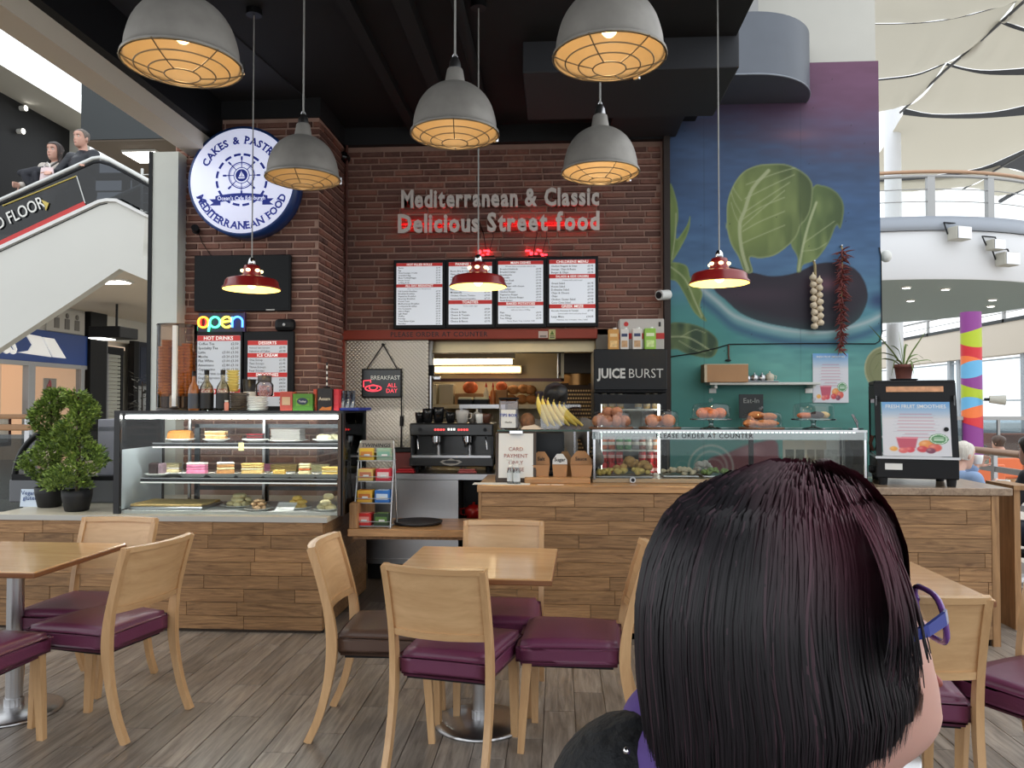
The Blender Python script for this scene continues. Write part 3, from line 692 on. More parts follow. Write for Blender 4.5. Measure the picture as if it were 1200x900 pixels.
for a in np.linspace(-1.0*PI,.1*PI,14):
 x,y=(DR-.04)*math.cos(a),(DR-.04)*math.sin(a);MB().box(-.06,.06,-.09,.09,1.5,2.5,Matrix.Translation((x,y,0))@Matrix.Rotation(a,4,'Z')).build('post',M_ALU,bal)
for k,(px,py) in enumerate(((1062,336),(1108,338),(1067,351.5),(1163,350.5),(1161,358))):
 p=atz(px,py,dz0);q=T('downlight',('nearest left recessed','middle','rear left','upper right','lower right')[k]+' downlight in the balcony soffit','downlight',(p.x,p.y,dz0-.02),0,'balcony downlights')
 MB().lathe([(.1,-.02),(.13,.0),(.13,.02)],12,caps=True).build('trim_ring',M_WHITE,q);MB().lathe([(.02,-.026),(.095,-.024)],12).build('lens',emit('lamp_white',(255,252,244),6),q)
def flood(px,py,Y,label,s=1.):
 for _ in range(8):Y=DY-math.sqrt((DR+.08)**2-min(DR*.98,abs(at(px,py,Y).x-DX))**2)-.1
 p=at(px,py,Y);t=T('floodlight',label,'floodlight',p,R(20),'floodlights on the balcony edge')
 MB().box(-.22*s,.22*s,-.25*s,.05,-.16*s,.16*s,b=.03).build('housing',mat('flood_grey',(176,174,164),.5),t)
 MB().box(-.2*s,.2*s,-.27*s,-.25*s,-.14*s,.14*s).build('lens',M_CHROME,t)
 MB().tube([(-.25*s,0,0),(-.25*s,.1,.3*s),(.25*s,.1,.3*s),(.25*s,0,0)],.02,5).build('bracket',M_SATIN,t)
flood(1120,275,18.85,'grey floodlight fixed on the front of the balcony band',1.0)
flood(1163,288,20.2,'dark floodlight high at the right end of the balcony band',.8)
flood(1176,305,20.7,'white floodlight hanging lowest at the right end of the balcony',1.0)
ws=T('wall_speaker','small round white speaker at the mural edge','speaker',(ax(1041,7.05),7.06,az(300,7.05,1041)))
MB().ball((0,0,0),.05,14,(1,.8,1.1)).build('body',M_WHITE,ws);MB().box(-.05,-.02,-.01,.01,-.02,.02).build('bracket',M_WHITE,ws)
def column(px0,px1,Y,z0,z1,m,name,label):
 x0,x1=ax(px0,Y),ax(px1,Y);t=T(name,label,'column',((x0+x1)/2,Y,z0));r_=(x1-x0)/2
 MB().lathe([(r_,0),(r_,z1-z0)],28).build('shaft',m,t);return t,r_
column(1040,1059,36,0,15.5,M_DRUM,'tall_column','tall white round column carrying the tent roof')
tc_,r_=column(1127.5,1150.5,17.5,0,3.45,M_WHITE,'striped_column','round column painted in wavy rainbow coloured bands')
tc_.children[0].scale=(.97,.97,1)
bands=[(640,'orange'),(628,'lime'),(610,'purple'),(516,'purple2'),(498,'red'),(484,'orange'),(474,'blue'),(463,'lime'),(453,'purple'),(0,'')]
rows=[(600,516,(138,60,140)),(516,499,(138,60,140)),(499,486,(212,52,60)),(486,478,(240,122,64)),(478,469,(106,178,222)),(469,453,(176,196,44)),(453,440,(138,60,140)),(440,426,(106,178,222)),(426,421,(240,122,64)),(421,404,(206,40,52)),(404,387,(180,198,44)),(387,366,(140,62,142))]
rows[0]=(640,620,(240,122,64));rows.insert(1,(620,608,(180,198,44)));rows[2]=(608,498.5,(138,60,140))
zz=lambda py:az(py,17.5,1139)
for k,(pa,pb,c_) in enumerate(rows):
 za,zb=zz(pa),zz(pb);n=32;am=.07
 f=lambda a,z,kk:z+am*math.sin(a*1.0+kk*1.7) if 0<kk<len(rows) else z
 P_=[[(r_*math.cos(2*PI*i/n),r_*math.sin(2*PI*i/n),f(2*PI*i/n,za,k)) for i in range(n)],[(r_*math.cos(2*PI*i/n),r_*math.sin(2*PI*i/n),f(2*PI*i/n,zb,k+1)) for i in range(n)]]
 MB().grid(P_,True,True).build('colour_band',mat('band_%d'%k,c_,.45),tc_)
q=T('wall_lamp','small grey lamp clamped on the rainbow column','lamp',(tc_.location.x+r_,17.2,az(468,17.5,1155)))
MB().cyl((0,0,0),(.28,-.1,-.02),.08,.11,12).build('shade',mat('flood_grey',(176,174,164),.5),q);MB().cyl((-.1,.0,0),(.05,0,0),.03,n=8).build('bracket',M_SATIN,q)
ZT=14.0
M_FAB=bpy.data.materials.new('tent_fabric');M_FAB.use_nodes=True
_nt=M_FAB.node_tree;_b=_nt.nodes['Principled BSDF'];_b.inputs['Base Color'].default_value=srgb(196,190,176);_b.inputs['Roughness'].default_value=.8
_tr=_nt.nodes.new('ShaderNodeBsdfTranslucent');_tr.inputs[0].default_value=srgb(206,200,184);_mx=_nt.nodes.new('ShaderNodeMixShader');_mx.inputs[0].default_value=.35
_nt.links.new(_b.outputs[0],_mx.inputs[1]);_nt.links.new(_tr.outputs[0],_mx.inputs[2]);_nt.links.new(_mx.outputs[0],_nt.nodes['Material Output'].inputs[0])
tent=T('tent_roof','cream fabric tent roof with dark seams above the atrium','tent roof',(0,0,0))
_tx=atz(1050,124,ZT);tent.location=(_tx.x,_tx.y,ZT)
def tz(px,py):v=atz(px,py,ZT);return Vector((v.x-_tx.x,v.y-_tx.y,0))
def fabric(name,top,bot,m,sag=.0,n=14,dz=0.):
 """strip between two image-space curves lying on the roof plane, bellied down by sag metres"""
 tp=cat(top,8,False);bt=cat(bot,8,False)
 def rs(c_,t):
  k=t*(len(c_)-1);i=min(int(k),len(c_)-2);f=k-i;return(c_[i][0]*(1-f)+c_[i+1][0]*f,c_[i][1]*(1-f)+c_[i+1][1]*f)
 rows_=[]
 for j in range(9):
  s_=j/8;row=[]
  for i in range(n+1):
   a=tz(*rs(tp,i/n));b_=tz(*rs(bt,i/n));p=a*(1-s_)+b_*s_;p.z+=dz-sag*math.sin(PI*s_)*(1+.15*math.sin(i*1.7))
   row.append(p)
  rows_.append(row)
 return MB().grid(rows_).build(name,m,tent)
M_GAP=mat('roof_gap_dark',(34,37,46),.7)
Lf=[([(1000,-14),(1100,-14),(1215,-40)],[(1000,27),(1075,26),(1130,18),(1192,0)]),([(1000,28),(1075,27),(1130,19),(1190,2)],[(1000,95),(1040,91),(1075,86),(1108,73)]),([(1000,96.5),(1040,93),(1075,88),(1107,75)],[(1000,137),(1040,129),(1058,124)])]
for a,b_ in Lf:fabric('fabric_panel',a,b_,M_FAB,.35)
Rt=[([(1190,2),(1215,-12),(1260,-20)],[(1165,21),(1185,27),(1215,36),(1260,40)]),([(1163,22),(1185,32),(1215,40),(1260,46)],[(1110,73),(1130,79),(1160,82),(1215,78),(1260,72)]),([(1108,76),(1130,82),(1160,87),(1215,87),(1260,84)],[(1058,126),(1090,133),(1130,133),(1170,130),(1215,120),(1260,110)]),([(1058,134),(1090,137.5),(1130,138.5),(1170,137),(1215,133),(1260,128)],[(1000,212),(1060,208),(1110,203),(1150,196),(1180,184),(1215,168),(1260,148)]),([(1000,214),(1060,211),(1110,206),(1150,199),(1172,193)],[(1000,222),(1060,222),(1100,222),(1132,215)]),([(1172,193),(1190,200),(1215,203),(1260,206)],[(1125,219),(1150,222),(1170,230),(1200,218),(1260,205)])]
for a,b_ in Rt:fabric('fabric_panel',a,b_,M_FAB,.35)
Gp=[(Lf[0][1],Lf[1][0]),(Lf[1][1],Lf[2][0]),(Rt[0][1],Rt[1][0]),(Rt[1][1],Rt[2][0]),(Rt[2][1],Rt[3][0]),(Rt[3][1],[(1000,215),(1060,212),(1110,208),(1150,200),(1180,196),(1215,205),(1260,207)])]
for a,b_ in Gp:fabric('seam_gap',a,b_,M_GAP,0,dz=-.02)
for a in([(1200,-8),(1150,38),(1108,74),(1055,125)],[(1260,150),(1200,174),(1170,192),(1128,217)]):
 MB().tube([tz(*p)-Vector((0,0,.25)) for p in a],.05,6).build('ridge_cable',mat('cable_dark',(60,58,58),.5),tent)
MB().tube([tz(*p)-Vector((0,0,.2)) for p in((1172,232),(1185,224),(1215,208),(1260,196))],.12,6).build('edge_beam',M_GAP,tent)
XG=18.0
S('wall_right',MB().box(XG,XG+.6,20,52,3.45,4.75),mat('gallery_cream',(214,204,190),.7))
gr=T('gallery_railing','steel and glass railing along the cream upper gallery at right','railing',(XG,33,4.75))
for z,r_ in((.75,.05),(.4,.02)):MB().tube([(0,-14,z),(0,19,z)],r_,6).build('rail',M_ALU,gr)
MB().box(-.05,.05,-14,19,0,.14).build('toe_board',M_SLATE,gr)
for k in range(11):MB().box(-.05,.05,-13.6+k*3.2-.06,-13.6+k*3.2+.06,0,.75).build('post',M_ALU,gr)
for k,py in enumerate(((25.5,28.0,31))):
 t=T('gallery_table',('nearest','middle','farthest')[k]+' grey cafe table seen through the gallery railing','table',(XG+1.2,py,4.75))
 MB().lathe([(.45,.72),(.45,.76)],16).build('table_top',M_ALU,t);MB().cyl((0,0,0),(0,0,.72),.05,n=8).build('leg',M_ALU,t);MB().lathe([(.3,0),(.28,.04)],16).build('base',M_ALU,t)
WD=mat('window_mullion',(170,178,186),.5)
wn=S('window_1',MB().box(XG+.2,XG+.3,20,52,.0,.35),WD)
for y in(24.0,28.2,30.6,31.3,36.2,37.0,43.0,49):MB().box(XG+.15,XG+.35,y-.12,y+.12,.3,3.46).build('mullion',WD,wn)
for z in(1.6,3.3):MB().box(XG+.2,XG+.28,20,52,z-.03,z+.03).build('transom',WD,wn)
MB().box(XG+.23,XG+.25,20,52,.3,3.4).build('window_pane',glass('far_glass',(244,248,250),.03,fres=False),wn)
w2=S('window_2',MB().box(9,XG,51.9,52.1,3.5,4.2),WD)
for x in np.arange(9.5,18,1.7):MB().box(x-.08,x+.08,51.8,52.2,0,12).build('mullion',WD,w2)
MB().box(9,XG,51.9,52.1,7.2,7.35).build('transom',WD,w2);MB().box(9,XG,52.0,52.02,0,12).build('window_pane',MATS['far_glass'],w2)
column(1040,1054,30,0,4.5,M_DRUM,'round_column','short white round column under the balcony beside the mural')
kz=T('glazed_kiosk','low grey glazed shop units beyond the seating at right','kiosk',(9.5,17.5,0))
for k in range(5):MB().box(-1+k*1.1,-.95+k*1.1,-.03,.03,0,1.15).build('post',M_ALU,kz)
MB().box(-1,3.5,-.04,.04,1.12,1.2).build('top_rail',M_ALU,kz)
for k in range(4):MB().box(-.95+k*1.1,.1+k*1.1,-.01,.01,.2,1.12).build('glass_panel',glass('kiosk_glass',(190,200,205),.1),kz)
for k in range(4):MB().box(-.9+k*1.1,.05+k*1.1,.3,.9,0,(.55,.8,.5,.75)[k],b=.02).build('counter_unit',mat(('unit_cream','unit_orange')[k%2],((196,186,172),(222,120,78))[k%2],.6),kz)
XH=4.6
nr=T('seating_rail','wood topped steel rail beside the elderly diner','railing',(XH,8,0))
MB().tube([(0,-.9,.98),(0,4.5,.98)],.038,10).build('handrail',mat('rail_wood3',(150,116,92),.45),nr)
for z in(.8,.45):MB().box(-.012,.012,-.9,4.5,z-.03,z+.03).build('rail',M_STEEL,nr)
for y in(-.85,.45,2.2,4.3):MB().box(-.02,.02,y-.03,y+.03,0,.96).build('post',M_STEEL,nr)
for k,(px,py,Y,wd,h) in enumerate(((1161,556,9.6,.36,.22),(1180,545,11.5,.45,.2))):
 p=at(px,py,Y);t=T('orange_seat',('orange bench back beyond the steel rail, nearer one','orange bench back beyond the steel rail, farther one')[k],'bench',(p.x,Y,0))
 MB().box(-wd/2,wd/2,0,.06,p.z-.18,p.z+h-.1,b=.02).build('backrest',mat('orange_laminate',(224,112,66),.5),t);MB().box(-wd/2,wd/2,.06,.45,.4,.45,b=.02).build('seat',MATS['orange_laminate'],t)
 for x in(-wd/2+.04,wd/2-.04):MB().box(x-.02,x+.02,.02,.05,0,p.z-.1).build('leg',M_STEEL,t)
 #  COUNTERS
M_OAK=wood('oak_cladding',(104,73,46),(174,134,92),.5,(1.1,14,14),2.4,.2,.15,ring=1.6)
M_OAKV=wood('oak_post',(128,92,58),(180,138,94),.5,(14,14,1.1),2.4,.08,.1)
M_OAKT=wood('oak_worktop',(142,102,64),(196,150,102),.35,(1.1,14,14),2.2,.06,.06,coat=.15)
M_WTOP=mat('pale_laminate',(216,206,184),.35,var=.05,vscale=4)
M_EDGE=mat('grey_edge',(186,184,178),.5)
PLK={}
def clad(parent,X0,X1,z0,z1,rows,seed,y=0.,name='plank',lens=(.34,.42,.5,.58,.66)):
 rnd=random.Random(seed);h=(z1-z0)/rows
 for r_ in range(rows):
  x=X0-rnd.uniform(0,.4)
  while x<X1:
   l=rnd.choice(lens);a=max(x,X0);b_=min(x+l,X1)
   if b_-a>.02:
    o=MB().box(-(b_-a)/2+.0012,(b_-a)/2-.0012,-.016-rnd.uniform(0,.003),0,.0012,h-.0012,b=.0015).build(name,M_OAK,parent,((a+b_)/2,y,z0+r_*h))
   x+=l
xl0,xl1=ax(-6,YF),ax(379,YF);zl=az(605,YF,250)
lc=T('counter','left oak clad counter base under the cake display','counter',((xl0+xl1)/2,YF+.02,0))
hx=(xl1-xl0)/2;LD=1.12
MB().box(-hx+.01,hx-.018,.0,LD,.0,zl-.04).build('carcass',mat('carcass_dark',(60,46,34),.7),lc)
clad(lc,-hx,hx,.02,zl-.035,8,11)
rs=random.Random(3)
for r_ in range(8):
 h=(zl-.055)/8;y=0
 for l in((.5,.62),(.3,.82),(.7,.42),(.45,.67))[r_%4]:
  MB().box(-.018,0,y+.001,y+l-.001,.001,h-.001,b=.001).build('plank',M_OAK,lc,(hx+.0,0,.02+r_*h));y+=l
MB().box(-hx,hx,.01,.03,0,.02).build('kick_strip',M_SATIN,lc)
wt=T('worktop','pale worktop with grey edge on the left counter','worktop',((xl0+xl1)/2,YF,zl-.035))
MB().box(-hx-.02,hx+.03,0.0,LD+.03,.0,.035,b=.002).build('slab',M_WTOP,wt)
MB().box(-hx-.02,hx+.03,-.006,0.0,.0,.034).build('edge_strip',M_EDGE,wt)
xr0,xr1=ax(563,YF),ax(1166,YF);zr_=az(569,YF,700);RD=.72
rc=T('counter','long right oak clad service counter with plank front','counter',((xr0+xr1)/2,YF+.02,0))
hr_=(xr1-xr0)/2
MB().box(-hr_+.01,hr_-.02,0,RD-.06,0,zr_-.046).build('carcass',MATS['carcass_dark'],rc)
clad(rc,-hr_+.005,hr_-.03,.04,zr_-.05,10,23,lens=(.4,.5,.62,.74,.56))
MB().box(hr_-.03,hr_+.015,-.02,RD-.06,0,zr_-.046).build('end_panel',M_OAKV,rc)
MB().box(-hr_-.012,-hr_+.006,-.02,RD-.06,0,zr_-.046).build('end_panel',M_OAKV,rc)
MB().box(-hr_+.02,hr_-.04,.0,.02,0,.04).build('kick_strip',M_SATIN,rc)
wr=T('worktop','long oak worktop along the right service counter','worktop',((xr0+xr1)/2,YF-.015,zr_-.046))
MB().box(-hr_-.02,hr_*.42,0,RD,0,.046,b=.004).build('board',M_OAKT,wr)
MB().box(hr_*.42+.001,hr_+.09,0,RD,0,.046,b=.004).build('board',wood('oak_worktop_grey',(118,96,76),(168,144,120),.3,(14,1.1,14),3,.05,.05,coat=.3),wr)
wg=T('end_screen','narrow oak screen standing at the right end of the service counter','screen',(ax(1190,5.3),5.3,0))
MB().box(-.02,.02,0,.3,0,zr_-.05).build('panel',M_OAKV,wg);MB().box(-.03,.1,-.02,.32,zr_-.05,zr_-.02).build('top_rail',M_OAKV,wg)
YS0,YS1=5.1,5.62;zs=1.5-(621-472)/FPX*5.12
xs0,xs1=ax(408,YS0),xr0-.02
fs=T('flap_shelf','low oak flap shelf bridging the gap between the two counters','shelf',((xs0+xs1)/2,YS0,zs-.05));hs=(xs1-xs0)/2
MB().box(-hs,hs+.0,0,YS1-YS0,0,.05,b=.004).build('board',M_OAKT,fs)
MB().box(-hs+.005,-hs+.06,0.02,YS1-YS0,.05,.22,b=.004).build('end_block',M_OAKV,fs)
for k in(0,1):MB().box(-hs+.02,hs-.02,.08+.3*k,.12+.3*k,-.03,0).build('batten',M_OAKV,fs)
YB=6.45;zbk=az(555,YB,520);xb0_,xb1_=ax(446,YB)-.15,ax(588,YB)+.12
bc=T('steel_counter','stainless steel back counter under the coffee machine','counter',((xb0_+xb1_)/2,YB,0));hb_=(xb1_-xb0_)/2
MB().box(-hb_,hb_,0,.5,zbk-.055,zbk,b=.004).build('top',M_STEEL,bc)
MB().box(-hb_+.02,.16,.03,.5,.16,zbk-.055).build('door',M_STEEL,bc)
MB().box(.17,hb_,.3,.5,.0,zbk-.055).build('open_bay',M_BLACK,bc)
MB().box(-hb_+.03,.15,.06,.5,.0,.16).build('plinth',M_BLACK,bc)
MB().box(-hb_+.02,.16,.0,.03,.14,.18).build('ledge',M_STEEL,bc)
for x in(.06,.11):MB().cyl((x,.0,zbk-.47),(x,.03,zbk-.47),.014,n=10).build('lock_knob',M_CHROME,bc)
zq_=az(607,6.6,555);MB().box(.17,hb_,.02,.3,zq_-.03,zq_-.012).build('bay_shelf',M_BLACK,bc);tp=T('teapot','round red teapot in the dark bay under the steel counter','teapot',(ax(555,6.6),6.62,zq_));ztp=0.0
b_=MB().lathe([(.02,0),(.06,.005),(.08,.05),(.075,.09),(.04,.12),(.01,.125),(.012,.14),(.002,.145)],20,Matrix.Translation((0,0,ztp-.01)))
b_.build('body',mat('red_enamel',(170,30,28),.2),tp)
MB().tube([(-.07,0,ztp+.08),(-.11,0,ztp+.075),(-.11,0,ztp+.03),(-.075,0,ztp+.02)],.009,6).build('handle',MATS['red_enamel'],tp)
MB().cyl((.07,0,ztp+.05),(.12,0,ztp+.1),.014,.009,8).build('spout',MATS['red_enamel'],tp)
xm_0,xm_1=ax(480,6.5),ax(578,6.5);W2=(xm_1-xm_0)/2
cm=T('coffee_machine','black two group espresso machine on the steel counter','coffee machine',((xm_0+xm_1)/2,6.5,zbk));Hm=az(496,6.5,530)-zbk
M_CMB=mat('machine_black',(24,24,26),.3,coat=.3)
MB().box(-W2,W2,.06,.42,.05,.14,b=.01).build('base',M_CMB,cm)
MB().box(-W2+.03,W2-.03,.18,.42,.14,Hm*.78).build('back_body',M_CMB,cm)
MB().box(-W2-.0,W2,.0,.43,Hm*.74,Hm,b=.012).build('upper_body',M_CMB,cm)
for s in(-1,1):MB().box(s*W2-(.02 if s>0 else 0),s*W2+(.02 if s<0 else 0),.04,.43,.05,Hm*.78,b=.006).build('side_panel',mat('machine_side',(60,60,62),.3,.7),cm)
MB().box(-W2+.02,W2-.02,0.0,.18,.13,.15).build('drip_tray',M_STEEL,cm)
MB().box(-W2,W2,-.01,0.0,.06,.13,b=.004).build('front_band',M_CMB,cm)
bd=MB().prism([(x*.095,.095+z*.03) for x,z in((-1,0),(-.75,.5),(-.35,.55),(0,1.1),(.35,.55),(.75,.5),(1,0),(.6,-.7),(0,-1.1),(-.6,-.7))],-.016,-.01).build('badge',mat('badge_steel',(150,144,136),.3,.8),cm)
MB().prism([(x*.07,.095+z*.018) for x,z in((-1,0),(-.6,.7),(.6,.7),(1,0),(.6,-.7),(-.6,-.7))],-.019,-.016).build('badge_field',M_CMB,bd)
for x in(-.135,.135):
 g=MB().cyl((x,.06,Hm*.74),(x,.06,Hm*.62),.045,n=16).build('group_head',M_CHROME,cm)
 MB().cyl((x,.06,Hm*.62),(x,.06,Hm*.54),.034,.028,14).build('portafilter',M_CHROME,cm)
 MB().cyl((x,.05,Hm*.58),(x,-.09,Hm*.56),.012,.015,10).build('filter_handle',M_SATIN,cm)
 MB().cyl((x+.02,.05,.15),(x+.02,.05,Hm*.55),.017,n=12).build('tall_cup',M_STEEL,cm)
for x in(-.3,.29):MB().tube([(x,.05,Hm*.72),(x+.01,.02,Hm*.6),(x+.015,.01,.2)],.006,6).build('steam_wand',M_CHROME,cm)
for x in(-.1,.1):
 for k in range(4):
  MB().cyl((x+(k-1.5)*.024,-.004,Hm*.87),(x+(k-1.5)*.024,.002,Hm*.87),.009,n=8).build('button',emit('red_button',(255,60,60),2.2),cm)
for k in range(3):MB().box(-.03+k*.024,-.014+k*.024,-.004,.002,Hm*.855,Hm*.9).build('display',emit('pale_button',(230,230,225),1.),cm)
for x in(-.27,.29):MB().cyl((x,-.012,Hm*.87),(x,.002,Hm*.87),.016,n=12).build('knob',M_SATIN,cm)
for x in(-W2+.05,W2-.05):
 for y in(.09,.38):MB().cyl((x,y,0),(x,y,.05),.02,.024,10).build('foot',M_SATIN,cm)
def cup(name,label,loc,r_,h,m,group=None,hand=True):
 t=T(name,label,'cup',loc,0,group);r_*=1.12;h*=1.3
 MB().lathe([(r_*.6,0),(r_*.75,.004),(r_*.98,h*.7),(r_,h),(r_*.93,h),(r_*.85,h*.5),(r_*.55,.008)],18).build('body',m,t)
 if hand:MB().tube([(r_*.9,0,h*.8),(r_*1.45,0,h*.75),(r_*1.4,0,h*.4),(r_*.85,0,h*.3)],r_*.1,6).build('handle',m,t)
 return t
zt=zbk+Hm
M_CUPB=mat('cup_black',(22,22,24),.25)
def mxp(px):return ax(px,6.6)
cup('cup','black cup at the left end of the coffee machine top',(mxp(492),6.62,zt),.04,.07,M_CUPB)
cup('cup','taller black cup with glossy rim second on the machine top',(mxp(502),6.58,zt),.042,.095,M_CUPB)
cup('cup','black mug third from left on the machine top',(mxp(514),6.6,zt),.046,.105,M_CUPB)
cup('cup','small black cup in the middle of the machine top',(mxp(528),6.6,zt),.04,.07,M_CUPB)
cup('mug','grey white mug on the machine top',(mxp(542),6.58,zt),.05,.085,mat('mug_grey',(196,192,186),.3))
cup('cup','small patterned dark cup right of the grey mug',(mxp(553),6.62,zt),.032,.06,mat('cup_pattern',(110,104,98),.3,var=.6,vscale=60))
cup('cup','white espresso cup near the right end of the machine top',(mxp(562),6.6,zt),.034,.06,M_PORC)
cup('cup','brown cup at the right end of the machine top',(mxp(570),6.6,zt),.034,.062,mat('cup_brown',(90,56,42),.35))
tpx=T('tea_pot','small glass teapot between the cups on the machine top','teapot',(mxp(557),6.74,zt))
MB().lathe([(.03,0),(.05,.03),(.045,.07),(.02,.09),(.008,.1),(.012,.115),(.001,.12)],16).build('body',mat('glass_pot',(214,206,190),.1,.2),tpx)
MB().tube([(.045,0,.07),(.08,0,.06),(.07,0,.02),(.04,0,.02)],.006,6).build('handle',M_CHROME,tpx)
for k,(px,c_) in enumerate(((476,(170,30,40)),(548,(186,96,96)))):
 o=T('folded_cloth',('dark red cloth folded left of the coffee machine','pale red cloth under the front of the coffee machine')[k],'cloth',(ax(px,6.5),6.49,zbk),0)
 MB().box(-.08,.08,-.03,.03,0,.02,b=.008).build('fold',mat('cloth_%d'%k,c_,.8),o);MB().box(-.07,.07,-.025,.03,.02,.035,b=.006).build('fold',MATS['cloth_%d'%k],o)
sgr=T('milk_carton_stand','small dark box of red packets left of the coffee machine','box',(ax(474,6.72),6.75,zbk))
MB().box(-.1,.08,-.06,.08,0,.16,b=.006).build('body',mat('dark_red_box',(110,36,32),.5),sgr);MB().box(-.1,.08,-.06,.08,.16,.2,b=.006).build('lid',M_SATIN,sgr)
#  TEA RACK on the flap shelf
xt=ax(440,5.25)
tr=T('tea_rack','wire tea rack with slanted header standing on the flap shelf','rack',(xt,5.22,zs));HT=az(516,5.3,440)-zs
M_WIRE=mat('rack_wire',(196,196,198),.3,.8)
hw=.125
for s in(-1,1):
 MB().tube([(s*hw*1.02,-.06,0.004),(s*hw*.98,.06,HT*.8),(s*hw*.93,.085,HT*.99)],.005,6).build('upright',M_WIRE,tr)
 MB().tube([(s*hw*1.02,-.06,.004),(s*hw*1.02,.15,.004),(s*hw*.95,.1,HT*.9)],.005,6).build('stay',M_WIRE,tr)
lev=[(.012,-.055),(.165,-.03),(.31,-.005),(.45,.02)]
for z,y in lev:
 MB().box(-hw,hw,y-.0,y+.11,z-.004,z).build('shelf',M_WIRE,tr)
 MB().tube([(-hw,y-.004,z+.03),(hw,y-.004,z+.03)],.003,5).build('wire_lip',M_WIRE,tr)
hd=MB().add([(-hw*1.03,.03,HT*.86),(hw*1.0,.03,HT*.86),(hw*.93,.09,HT),(-hw*.93,.09,HT)]+[(-hw*1.03,.036,HT*.86),(hw*1.0,.036,HT*.86),(hw*.93,.096,HT),(-hw*.93,.096,HT)],[(0,1,2,3),(7,6,5,4),(0,4,5,1),(1,5,6,2),(2,6,7,3),(3,7,4,0)]).build('header',mat('header_grey',(142,136,130),.4),tr)
ta=math.atan2(HT*.14,.06)
text('lettering','TWININGS',.042,M_INK,hd,(0,.046,HT*.925),bold=.012,sx=1.0,M=Matrix.Rotation(ta,4,'X'))
tc8=[((224,184,60),(206,132,60)),((150,176,152),(120,168,150)),((222,190,110),(196,120,90)),((200,40,60),(226,200,200)),((224,176,60),(190,110,40)),((40,110,190),(200,220,240)),((196,40,40),(230,150,140)),((40,60,36),(90,130,60))]
nm8=['yellow and orange','pale green','pale yellow','crimson','golden yellow','blue','bright red','black and green']
for i in range(8):
 r_=3-i//2;z,y=lev[r_];sx=-1 if i%2==0 else 1
 t=T('tea_box',nm8[i]+' tea box on the '+('top','second','third','lowest')[i//2]+' shelf of the wire rack','tea box',(xt+sx*.061,5.22+y+.012,zs+z+.001),R(-2))
 m1=mat('tea_%da'%i,tc8[i][0],.5,var=.1);m2=mat('tea_%db'%i,tc8[i][1],.5)
 MB().box(-.052,.052,-.006,.085,.0,.082,b=.003).build('carton',m1,t)
 MB().box(-.04,.04,-.0085,-.006,.02,.06).build('front_label',m2,t)
 MB().box(-.035,.035,.005,.06,.082,.0835).build('top_label',m2,t)
 MB().box(-.015,.025,-.0095,-.0085,.03,.042).build('print',M_PAPER,t)
ty=T('tray','round dark grey serving tray lying on the flap shelf','tray',(ax(490,5.35),5.36,zs))
MB().lathe([(.12,0),(.155,.004),(.165,.02),(.161,.021),(.15,.008),(.0,.008)],40,Matrix.Diagonal((1.05,1.0,1,1))).build('body',mat('tray_rubber',(46,47,50),.45),ty)
#  CAKE DISPLAY on the left counter
YC=YF+.06;CD=.62
xc_0,xc_1=ax(134,YC),ax(402,YC);zc1=az(482,YC,270)
cs=T('cake_display','long glass cake display case with two shelves on the left counter','display case',((xc_0+xc_1)/2,YC,zl));hc=(xc_1-xc_0)/2;HC=zc1-zl
M_FRB=mat('case_black',(24,24,26),.35)
MB().box(-hc,-hc+.04,0,.03,0,HC).build('post',M_FRB,cs);MB().box(hc-.035,hc,0,.03,0,HC,b=.003).build('post',mat('case_brown',(84,70,62),.35,.5),cs)
MB().box(hc-.012,hc+.002,.0,.05,0,HC).build('post',M_FRB,cs)
MB().box(-hc,-hc+.025,CD-.025,CD,0,HC).build('post',M_FRB,cs);MB().box(hc-.025,hc,CD-.025,CD,0,HC).build('post',M_FRB,cs)
MB().box(-hc,hc,-.002,.012,HC-.012,HC+.004).build('top_edge',M_FRB,cs)
MB().box(hc-.012,hc,0,CD,HC-.012,HC+.004).build('top_edge',M_FRB,cs);MB().box(-hc,hc,CD-.03,CD,HC-.03,HC+.004).build('top_edge',M_FRB,cs)
MB().box(-hc,hc,.004,.009,.0,HC-.012).build('front_glass',M_GLASS,cs)
for x in(-hc+.006,hc-.01):MB().box(x,x+.005,.03,CD-.025,.0,HC-.012).build('side_glass',M_GLASS,cs)
MB().box(-hc,hc,.0,CD,HC-.006,HC).build('top_glass',glass('top_glass',(214,222,222),.06),cs)
MB().box(-hc+.04,hc-.036,.03,CD-.03,.0,.018).build('base_deck',mat('deck_white',(222,224,222),.3),cs)
MB().box(-hc+.014,-hc+.02,.06,CD-.03,.02,HC*.62).build('end_panel',mat('end_reflection',(196,208,216),.4),cs)  # pale panel stands in for the reflection on the side glass
for a,b_ in((-hc+.28,.06),(.02,hc-.03)):
 d=MB().box(a,a+.035,CD-.05,CD-.03,.02,HC-.1);d.box(b_-.035,b_,CD-.05,CD-.03,.02,HC-.1);d.box(a,b_,CD-.05,CD-.03,.1,.13);d.box(a,b_,CD-.05,CD-.03,HC-.13,HC-.1)
 dr=d.build('sliding_door',mat('door_grey',(74,80,86),.4,.3),cs)
 MB().box(a+.03,b_-.03,CD-.043,CD-.039,.12,HC-.12).build('door_glass',M_GLASS,dr)
for x in(-hc+.26,.04,hc-.1):MB().box(x-.009,x+.009,CD-.09,CD-.075,.02,HC-.05).build('shelf_upright',M_STEEL,cs)
sz=[HC*.335,HC*.675];sy_=[.1,.2];sx0=[-hc+.13,-hc+.16]
